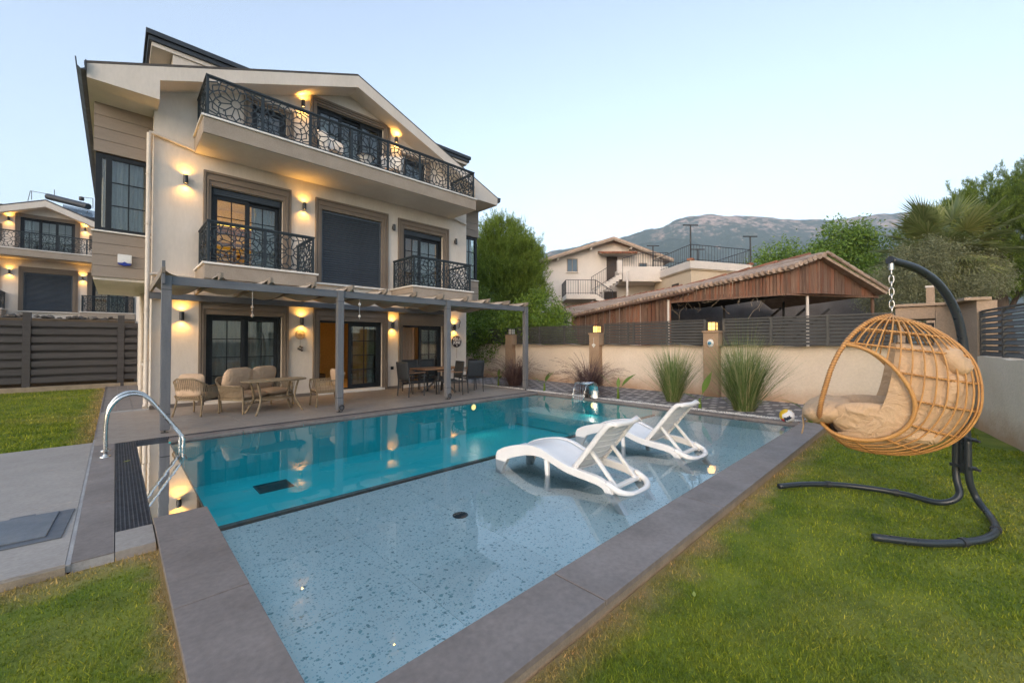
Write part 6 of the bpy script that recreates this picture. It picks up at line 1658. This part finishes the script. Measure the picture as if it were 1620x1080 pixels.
# big pine far right
loc = at_depth(1600, 541, 23.0); loc = (loc.x, loc.y, -0.1)
lb = [lob(loc, 1600, 315, 23, 2.6, 2.6, 1.4), lob(loc, 1545, 335, 22.5, 1.7, 1.7, 1.1), lob(loc, 1655, 320, 23, 2.4, 2.4, 1.6), lob(loc, 1480, 360, 23.5, 1.2, 1.2, 1.1), lob(loc, 1450, 385, 24, 0.9, 0.9, 0.9), lob(loc, 1580, 370, 23, 2.4, 2.4, 1.5), lob(loc, 1640, 410, 23, 2.4, 2.4, 1.9), lob(loc, 1590, 440, 23.5, 2.2, 2.2, 1.6)]
tree('pine_tree', 'big spreading dark pine behind the fan palm', loc, lb, 0.35, 9000, 28, 0.19, 0.022, 0.34, 'leaf_pine_dark', 1.1, 0.45, needle=True)
# fan palm
loc = at_depth(1492, 541, 17.8); loc = Vector((loc.x, loc.y, -0.1))
t = thing('fan_palm', 'fan palm with spread stiff leaves above the olive tree', 'palm tree', tuple(loc), 0, 'trees and bushes beyond the garden wall')
c = at_depth(1495, 388, 17.8) - loc
MB().tube([(0, 0, 0), (0.05, 0, c.z * 0.5), (c.x, c.y, c.z)], [0.24, 0.2, 0.22], 10).build('trunk', 'palm_bark', t, smooth=True)
pet = MB()
for k in range(52):
    az = random.uniform(0, 6.283); el = random.uniform(-0.9, 1.35); L = random.uniform(0.9, 1.5)
    d = Vector((math.cos(az) * math.cos(el), math.sin(az) * math.cos(el), math.sin(el)))
    hub = c + d * L - Vector((0, 0, 0.12 * math.cos(el)))
    pet.tube([c + d * 0.1, c + d * L * 0.6 + Vector((0, 0, 0.04)), hub], 0.014, 5)
    side = d.cross(Vector((0, 0, 1)));
    if side.length < 0.1: side = Vector((1, 0, 0))
    side.normalize(); upv = side.cross(d)
    V = []; F = []
    nb = 34; rad = random.uniform(1.1, 1.5)
    for j in range(nb):
        a = -1.9 + 3.8 * j / (nb - 1)
        b = (d * math.cos(a) + side * math.sin(a)).normalized(); b = (b + upv * (-0.10 + 0.22 * math.cos(a))).normalized()
        w = (side * math.cos(a) - d * math.sin(a)) * 0.038 + upv * (0.008 if j % 2 else -0.008)
        r_ = rad * (0.78 + 0.22 * math.cos(a))
        tipp = hub + b * r_ - Vector((0, 0, 0.10 * r_ * (0.4 + random.random())))
        m_ = hub + b * r_ * 0.5
        i0 = len(V); V += [hub, m_ + w, tipp, m_ - w]; F.append((i0, i0 + 1, i0 + 2, i0 + 3))
    np_mesh('fan_leaf', np.array([tuple(v) for v in V]), np.array(F), 'leaf_palm', t)
pet.build('leaf_stalk', 'leaf_palm', t)
# ---------------------------------------------------------------- neighbouring buildings
def px2(px, ref, d): return (px - ref) * d / _F
def pz2(py, d): return 1.5 + (541 - py) * d / _F
def rail(par, pts_, h, m='iron', nb=None, step=0.16):
    """iron railing along 3D foot points"""
    r = MB()
    pts_ = [Vector(p) for p in pts_]
    for a, b in zip(pts_[:-1], pts_[1:]):
        r.tube([a + Vector((0, 0, h)), b + Vector((0, 0, h))], 0.022, 6); r.tube([a + Vector((0, 0, 0.08)), b + Vector((0, 0, 0.08))], 0.016, 6)
        L = (b - a).length; n = max(2, int(L / step))
        for k in range(n + 1):
            q = a.lerp(b, k / n); r.tube([q, q + Vector((0, 0, h))], 0.024 if k in (0, n) else 0.010, 5)
    return r.build('railing', m, par)
d = 30.0; ref = 956
o_ = at_depth(ref, 541, d)
wh = thing('white_house', 'pale two storey house with outside stairs on the hillside', 'house', (o_.x, o_.y, 0), YAW)
X = lambda p: px2(p, ref, d); Z = lambda p: pz2(p, d)
dz = 9.0
apex = (X(968), Z(381)); el, er = (X(862), Z(414)), (X(1050), Z(411))
MB().prism([(el[0], -0.1), (er[0], -0.1), er, apex, el], 'y', 0, dz).build('wall', 'house_white', wh)
rf = MB()
for a, b in ((apex, (X(853), Z(417))), (apex, (X(1061), Z(415)))):
    n = Vector((b[0] - a[0], b[1] - a[1])).normalized(); 
    rf.prism([(a[0], a[1] + 0.02), (b[0], b[1] + 0.02), (b[0], b[1] + 0.16), (a[0], a[1] + 0.18)], 'y', -0.7, dz + 0.5)
rf.build('roof', 'tile_clay', wh)
ve = MB()
for a, b in ((apex, (X(853), Z(417))), (apex, (X(1061), Z(415)))): ve.bar((a[0], -0.66, a[1] - 0.02), (b[0], -0.66, b[1] - 0.02), 0.06, 0.14)
ve.build('barge_board', 'house_trim', wh)
for k in (0.3, 0.75): 
    for b in ((X(853), Z(417)), (X(1061), Z(415))): MB().box(apex[0] + (b[0] - apex[0]) * k - 0.06, apex[0] + (b[0] - apex[0]) * k + 0.06, -0.6, 0.02, apex[1] + (b[1] - apex[1]) * k - 0.22, apex[1] + (b[1] - apex[1]) * k - 0.08).build('roof_bracket', 'house_white', wh)
def win(par, x0, x1, z0, z1, y=0.0):
    w = MB().box(x0 - 0.05, x1 + 0.05, y - 0.05, y + 0.01, z0 - 0.05, z0).box(x0 - 0.05, x1 + 0.05, y - 0.05, y + 0.01, z1, z1 + 0.05).box(x0 - 0.05, x0, y - 0.05, y + 0.01, z0, z1).box(x1, x1 + 0.05, y - 0.05, y + 0.01, z0, z1).box((x0 + x1) / 2 - 0.02, (x0 + x1) / 2 + 0.02, y - 0.04, y + 0.01, z0, z1).build('window', 'house_trim', par)
    MB().box(x0, x1, y - 0.02, y + 0.005, z0, z1).build('pane', 'solar_glass', w); MB().box(x0 - 0.1, x1 + 0.1, y - 0.12, y, z0 - 0.12, z0 - 0.052).build('sill', 'house_white', w)
win(wh, X(898), X(913), Z(429), Z(410)); win(wh, X(1012), X(1023), Z(429), Z(417))
MB().box(X(960), X(977), -0.03, 0.02, Z(446), Z(406)).build('door', 'door_brown', wh)
MB().prism([(-0.0, Z(399)), (-1.1, Z(405)), (-1.1, Z(407)), (0.0, Z(401))], 'x', X(946), X(1002)).build('canopy_slab', 'house_trim', wh)
ct = None
for k in range(14):
    x = X(946) + (X(1002) - X(946)) * (k + 0.5) / 14
    if ct is None: ct = MB().tube([(0, 0.02, Z(399) + 0.02), (0, -1.2, Z(405) + 0.02)], 0.085, 8).build('canopy_tile', 'tile_ridge', wh, smooth=True); o = ct
    else: o = piece(ct, wh, (0, 0, 0))
    o.location = (x, 0, 0)
# upper landing, stair flights, lower landing
MB().box(X(973), X(1040), -2.2, 0.0, Z(452), Z(430)).build('landing', 'house_white', wh, bevel=0.03)
rail(wh, [(X(973), -2.15, Z(438)), (X(1003), -2.15, Z(430)), (X(1040), -2.15, Z(430))], 0.95)
MB().box(X(965), X(972), -2.25, -2.0, Z(440), Z(421)).build('stair_pier', 'house_white', wh)
def flight(a, b, y0, y1, n, name='stair'):
    m = MB(); (xa, za), (xb, zb) = a, b
    for k in range(n):
        x0 = xa + (xb - xa) * k / n; x1 = xa + (xb - xa) * (k + 1) / n; z = za + (zb - za) * (k + 1) / n
        m.box(min(x0, x1), max(x0, x1), y0, y1, z - 0.42, z)
    return m.build(name, 'house_white', wh)
flight((X(930), Z(468)), (X(972), Z(440)), -2.2, -1.1, 9)
rail(wh, [(X(927), -2.2, Z(466)), (X(960), -2.2, Z(446))], 0.95)
MB().box(X(889), X(933), -2.3, 0, Z(478), Z(471)).build('landing', 'house_white', wh, bevel=0.02)
rail(wh, [(X(889), -0.1, Z(471)), (X(889), -2.25, Z(471)), (X(907), -2.25, Z(471)), (X(932), -2.25, Z(471))], 0.98)
flight((X(956), Z(486)), (X(933), Z(471)), -2.3, -1.2, 6)
rail(wh, [(X(932), -2.3, Z(471)), (X(957), -2.3, Z(487))], 0.98)
MB().box(X(956), X(976), -0.05, 0.02, Z(478), Z(461)).build('door', 'door_brown', wh)
MB().tube([(X(977), -2.6, 0), (X(977), -2.6, Z(440)), (X(979), -2.6, Z(438))], 0.07, 8).build('stove_pipe', 'house_white', wh, smooth='auto')
MB().box(X(868), X(872), -1.6, -1.2, Z(500), Z(480)).box(X(866), X(874), -1.75, -1.05, Z(478), Z(477)).build('chimney', 'house_white', wh)
# flat roofed terrace building
P0, P1, P2 = at_depth(1031, 541, 29), at_depth(1093, 541, 24), at_depth(1192, 541, 25.5)
P3 = P0 + (P2 - P1)
tb = thing('flat_roof_house', 'cream flat roofed house with railed roof terrace behind the barn', 'house', (P1.x, P1.y, 0))
cen = (P0 + P1 + P2 + P3) / 4
ins = lambda p, k: (cen.x + (p.x - cen.x) * k, cen.y + (p.y - cen.y) * k)
MB().prism([ins(p, 0.93) for p in (P0, P1, P2, P3)], 'z', -0.1, 5.80).build('wall', 'house_cream', tb, True)
MB().prism([ins(p, 1.0) for p in (P0, P1, P2, P3)], 'z', 5.86, 6.33).build('roof_slab', 'house_white', tb, True, bevel=0.03)
MB().prism([ins(p, 0.97) for p in (P0, P1, P2, P3)], 'z', 5.80, 5.86).build('cornice', 'house_cream', tb, True)
rp = [Vector((*ins(p, 0.97), 6.33)) - Vector((P1.x, P1.y, 0)) for p in (P0, P1, P2, P3, P0)]
rail(tb, rp, 0.95, step=0.22)
for q, hh in ((P1, 2.1), (P2, 1.8), (P0, 2.0), (P1.lerp(P3, 0.45), 1.3)):
    v = Vector((*ins(q, 0.96), 6.33)) - Vector((P1.x, P1.y, 0))
    MB().tube([v, v + Vector((0, 0, hh))], 0.045, 8).bar(v + Vector((-0.32, 0.3, hh)), v + Vector((0.32, -0.3, hh)), 0.07, 0.06).build('roof_post', 'iron', tb)
    MB().box(v.x - 0.16, v.x + 0.16, v.y - 0.16, v.y + 0.16, 6.32, 6.45).build('post_base', 'tile_ridge', tb)
wp = Vector(ins(P0, 0.93)).lerp(Vector(ins(P1, 0.93)), 0.62); wd = (Vector(ins(P1, 0.93)) - Vector(ins(P0, 0.93))).normalized(); wn_ = Vector((wd.y, -wd.x))
m = MB(); c3 = Vector((wp.x + wn_.x * 0.02, wp.y + wn_.y * 0.02, 4.95)); m.bar(c3 - Vector((wd.x, wd.y, 0)) * 0.4, c3 + Vector((wd.x, wd.y, 0)) * 0.4, 0.08, 0.5); m.build('window', 'door_brown', tb, True)

# timber barn
A, Bq, C, D, E_ = (at_depth(905, 541, 23), at_depth(1090, 541, 18), at_depth(1242, 541, 15.5), at_depth(1298, 541, 15.5), at_depth(1388, 541, 16.5))
hA, hB, hC, hD, hE = 2.96, 3.78, 4.23, 4.74, 3.55
ZBOT = 3.34
bn = thing('timber_barn', 'old open barn of reddish vertical planks under a tiled roof', 'barn', (C.x, C.y, 0))
def wall_pts(n, P, Q, hp, hq):
    for k in range(n):
        a, b = k / n, (k + 1) / n
        yield P.lerp(Q, a), P.lerp(Q, b - 0.004), hp + (hq - hp) * a, hp + (hq - hp) * b
def plank(p, q, z0p, z1p, z1q, m, th=0.025):
    d_ = (q - p); nrm = Vector((d_.y, -d_.x, 0)).normalized() * (th + random.uniform(0, 0.012))
    off = nrm * random.uniform(-0.2, 0.5)
    vs = [p + off, q + off, q + off, p + off]
    zz = [z0p, z0p, z1q, z1p]
    v = [Vector((a.x, a.y, z)) for a, z in zip(vs, zz)]; v2 = [a + nrm for a in v]
    return MB().add(v + v2, [(0, 1, 2, 3), (7, 6, 5, 4), (0, 4, 5, 1), (1, 5, 6, 2), (2, 6, 7, 3), (3, 7, 4, 0)]).build('plank', m, bn, True)
ab = (A - Bq).length
for p, q, z1, z2 in wall_pts(34, A, Bq, hA - 0.0, hB - 0.0): plank(p, q, 0.0 if (p - A).length / ab < 0.86 else ZBOT - 0.05, z1, z2, 'plank_old' if random.random() < 0.6 else 'plank_grey')
for p, q, z1, z2 in wall_pts(30, Bq, C, hB - 0.0, hC - 0.0): plank(p, q, ZBOT - random.uniform(0, 0.03), z1, z2, 'plank_old' if random.random() < 0.75 else 'plank_grey')
for p, q, z1, z2 in wall_pts(12, C, D, hC - 0.0, hD - 0.03): plank(p, q, ZBOT, z1, z2, 'plank_grey' if random.random() < 0.65 else 'plank_old')
for p, q, z1, z2 in wall_pts(17, D, E_, hD - 0.03, hE - 0.06): plank(p, q, ZBOT, z1, max(z2, ZBOT + 0.02), 'plank_grey' if random.random() < 0.6 else 'plank_old')
tr = MB()
nC = Vector((_AX[1], _AX[0], 0))
for a, b in ((Bq.lerp(A, 0.13), C), (C, E_)): tr.bar(Vector((a.x, a.y, ZBOT - 0.03)) - nC * 0.05, Vector((b.x, b.y, ZBOT - 0.03)) - nC * 0.05, 0.08, 0.07)
tr.build('sill_beam', 'plank_grey', bn, True)
pC = Vector((C.x, C.y, 0)) - nC * 0.04; MB().bar(pC + Vector((0, 0, ZBOT)), pC + Vector((0, 0, hC - 0.1)), 0.10, 0.03).build('corner_board', 'plank_grey', bn, True)
for q, m_, r_ in ((Bq.lerp(A, 0.14), 'house_white', 0.07), (at_depth(1278, 541, 15.7), 'house_white', 0.05), (at_depth(1240, 541, 19.5), 'iron', 0.05), (at_depth(1146, 541, 20.5), 'iron', 0.05), (at_depth(1381, 541, 16.6), 'plank_grey', 0.06)):
    MB().tube([(q.x, q.y, 0), (q.x, q.y, ZBOT + 0.1)], r_, 8).build('post', m_, bn, True)
back = (Vector((_AX[1], _AX[0], 0)) * 6.0)
A2 = at_depth(880, 541, 28.0); hA2 = 3.55
D2 = D + back * 1.0; E2 = E_ + back * 1.1
v3 = lambda p, z: Vector((p.x, p.y, z))
over = -nC * 0.30
# left slope, right slope (with real thickness)
MB().add([v3(A + over, hA), v3(Bq + over, hB), v3(C + over, hC), v3(D + over, hD), v3(D2, hD + 0.05), v3(A2, hA2)], [(0, 1, 5), (1, 2, 5), (2, 3, 4), (2, 4, 5)]).build('roof_slope', 'tile_clay', bn, True, solid=0.05)
MB().add([v3(D + over, hD), v3(E_ + over * 1.6, hE - 0.08), v3(E2, hE - 0.1), v3(D2, hD + 0.05)], [(0, 1, 2, 3)]).build('roof_slope', 'tile_clay', bn, True, solid=0.10)
edge = [v3(A + over * 1.3, hA), v3(Bq + over * 1.3, hB), v3(C + over * 1.3, hC), v3(D + over * 1.2, hD)]
ridge = [v3(A2, hA2 + 0.06), v3(A2.lerp(D2, 0.42), hA2 + 0.55), v3(A2.lerp(D2, 0.8), hD - 0.12), v3(D + back * 0.06, hD + 0.10)]
seglen = [0]; 
for a, b in zip(edge[:-1], edge[1:]): seglen.append(seglen[-1] + (b - a).length)
tot = seglen[-1]; nt_ = 62
def along(Lp, s):
    t_ = s * tot
    for k in range(3):
        if t_ <= seglen[k + 1] + 1e-6:
            f = (t_ - seglen[k]) / (seglen[k + 1] - seglen[k]); return Lp[k].lerp(Lp[k + 1], f)
    return Lp[-1]
for k in range(nt_):
    s = (k + 0.5) / nt_
    a = along(edge, s) + Vector((0, 0, 0.05)); b = along(ridge, s) + Vector((0, 0, 0.03))
    n_ = 5
    MB().tube([a.lerp(b, j / n_) + Vector((0, 0, random.uniform(-0.012, 0.012))) for j in range(n_ + 1)], [random.uniform(0.085, 0.105) for _ in range(n_ + 1)], 7).build('tile_row', 'tile_clay', bn, True, smooth='auto')
for k in range(40):
    s0, s1 = k / 40, (k + 0.92) / 40
    MB().tube([along(ridge, s0) + Vector((0, 0, 0.08 + random.uniform(-.02, .02))), along(ridge, s1) + Vector((0, 0, 0.10 + random.uniform(-.02, .02)))], [0.09, 0.11], 7).build('ridge_tile', 'tile_ridge', bn, True, smooth='auto')
for k in range(9):
    s0, s1 = k / 9, (k + 0.95) / 9; a, b = v3(D + over * 1.25, hD + 0.1), v3(E_ + over * 1.7, hE + 0.0)
    MB().tube([a.lerp(b, s0), a.lerp(b, s1)], [0.06, 0.075], 7).build('verge_tile', 'tile_clay', bn, True, smooth='auto')
MB().tube([v3(A + over * 1.6, hA - 0.06), v3(Bq + over * 1.6, hB - 0.08)], 0.06, 8).build('gutter', 'plank_grey', bn, True, smooth='auto')
# inside: back wall, beams
bk0, bk1 = at_depth(1020, 541, 24.5), at_depth(1420, 541, 22.5)
MB().add([v3(bk0, 0), v3(bk1, 0), v3(bk1, 4.3), v3(bk0, 4.3)], [(0, 1, 2, 3)]).build('back_wall', 'barn_inside', bn, True, solid=0.1)
bm_ = MB()
for k in range(7):
    p = Bq.lerp(C, k / 6); q = p + back * 0.95; bm_.bar(v3(p, 3.30), v3(q, 3.35), 0.07, 0.12)
for k in range(3):
    p = C.lerp(E_, 0.3 + 0.33 * k); bm_.bar(v3(p + back * 0.8, 1.6), v3(p + back * 0.75 + Vector((1.2, -1.2, 0)), 3.2), 0.07, 0.10)
bm_.build('beam', 'dark_inside', bn, True)
# dry creeper twigs on the barn front
tw_ = MB()
for k in range(46):
    s = random.random(); p = A.lerp(C, 0.15 + 0.8 * s) - nC * 0.12; z = ZBOT + random.uniform(-0.35, 0.35) - (0.6 if s < 0.3 else 0)
    pts_ = [v3(p, z)]
    dirv = Vector((random.uniform(-1, 1) * 0.717, -random.uniform(-1, 1) * 0.697, random.uniform(-1, 0.4)))
    for j in range(5): pts_.append(pts_[-1] + (dirv + Vector((random.uniform(-.8, .8), random.uniform(-.8, .8), random.uniform(-.7, .5)))) * 0.11)
    tw_.tube(pts_, 0.008, 4)
cr_ = tw_.build('dry_creeper', 'dry_twig'); tag(cr_, 'dry leafless creeper twigs clinging to the barn planks', 'creeper', kind='stuff')
# pinkish post behind the portal
pp = at_depth(1473, 541, 13.5)
t = thing('rendered_post', 'slim pink rendered post behind the brown portal', 'post', (pp.x, pp.y, 0))
MB().box(-0.10, 0.10, -0.10, 0.10, -0.1, pz2(455, 13.5)).build('post_shaft', 'portal_render', t, bevel=0.01); MB().box(-0.12, 0.12, -0.12, 0.12, pz2(455, 13.5) + 0.002, pz2(452, 13.5)).build('post_cap', 'house_white', t)

# ---------------------------------------------------------------- mountain
from mathutils import noise as mnoise
sky_px = [(560, 520), (700, 470), (800, 425), (854, 400), (932, 383), (978, 375), (1046, 357), (1085, 342), (1116, 337), (1166, 339), (1249, 345), (1306, 346), (1384, 340), (1420, 335), (1500, 326), (1620, 330), (1800, 345), (2100, 380), (2600, 470), (3200, 535)]
def skyline(px):
    for (a, ya), (b, yb) in zip(sky_px[:-1], sky_px[1:]):
        if a <= px <= b:
            f = (px - a) / (b - a); return ya + (yb - ya) * f
    return 535
def mountain():
    V, F = [], []
    nu, nv = 420, 46; DM = 2600.0
    for i in range(nu):
        px = 560 + (3200 - 560) * (i / (nu - 1)) ** 1.35
        h_top = (541 - skyline(px)) / _F * DM
        for j in range(nv):
            v = j / (nv - 1); dist = 1150 + (DM - 1150) * (v / 0.8) if v <= 0.8 else DM + (v - 0.8) * 4000
            p = at_depth(px, 541, dist)
            f = (v / 0.8) ** 1.15 if v <= 0.8 else max(0, 1 - (v - 0.8) / 0.2)
            q = Vector((p.x / 420, p.y / 420, 0.3))
            n1 = mnoise.fractal(q, 1.0, 2.1, 6); n2 = mnoise.fractal(q * 4.0, 0.9, 2.0, 4)
            z = h_top * f + (n1 * 120 + n2 * 26) * (math.sin(math.pi * min(1, v / 0.8)) * 0.9 + 0.1) * (1 if h_top > 5 else 0.2)
            if abs(v - 0.8) < 0.012: z = h_top + n2 * 14
            V.append((p.x, p.y, z - 2))
    for i in range(nu - 1):
        for j in range(nv - 1): F.append((i * nv + j, (i + 1) * nv + j, (i + 1) * nv + j + 1, i * nv + j + 1))
    o = np_mesh('mountain', np.array(V), np.array(F), 'mountain')
    o.data.polygons.foreach_set('use_smooth', [True] * len(o.data.polygons))
    return struct(o)
m, nt, b = _new('mountain')
v = coord(nt, True)
n1 = noise(nt, v, 0.0075, 8, 0.68); n2 = noise(nt, v, 0.03, 8, 0.7)
forest = mix(nt, (0.020, 0.036, 0.022), (0.045, 0.062, 0.034), ramp(nt, n2, [(0.35, 0.0), (0.65, 1.0)]))
rock = mix(nt, (0.48, 0.33, 0.26), (0.33, 0.24, 0.20), n2)
sep = nd(nt, 'ShaderNodeSeparateXYZ'); nt.links.new(nt.nodes.new('ShaderNodeNewGeometry').outputs['Position'], sep.inputs[0])
hr = nd(nt, 'ShaderNodeMapRange'); nt.links.new(sep.outputs[2], hr.inputs[0]); hr.inputs[1].default_value = 500; hr.inputs[2].default_value = 850; hr.inputs[3].default_value = 0.0; hr.inputs[4].default_value = 0.20
ad = nd(nt, 'ShaderNodeMath', operation='ADD'); nt.links.new(mix(nt, n1, n2, 0.45), ad.inputs[0]); nt.links.new(hr.outputs[0], ad.inputs[1])
c = mix(nt, forest, rock, ramp(nt, ad.outputs[0], [(0.60, 0.0), (0.70, 1.0)]))
nt.links.new(c, b.inputs['Base Color']); b.inputs['Roughness'].default_value = 1.0; b.inputs['Specular IOR Level'].default_value = 0.0
bump(nt, b, n2, 0.6, 20)
MATS['mountain'] = m
mountain()
HAZE = True
if HAZE:
    hz = MB().box(-4500, 4500, -4500, 4500, -3.0, 990.0).build('haze', None)
    hm = bpy.data.materials.new('haze'); hm.use_nodes = True; hm.node_tree.nodes.clear()
    ou = hm.node_tree.nodes.new('ShaderNodeOutputMaterial'); pv = hm.node_tree.nodes.new('ShaderNodeVolumePrincipled')
    pv.inputs['Color'].default_value = (0.70, 0.86, 1.0, 1); pv.inputs['Density'].default_value = 0.00022
    hm.node_tree.links.new(pv.outputs[0], ou.inputs['Volume'])
    hz.data.materials.append(hm); tag(hz, 'thin blue evening haze in the air', 'haze', kind='stuff')
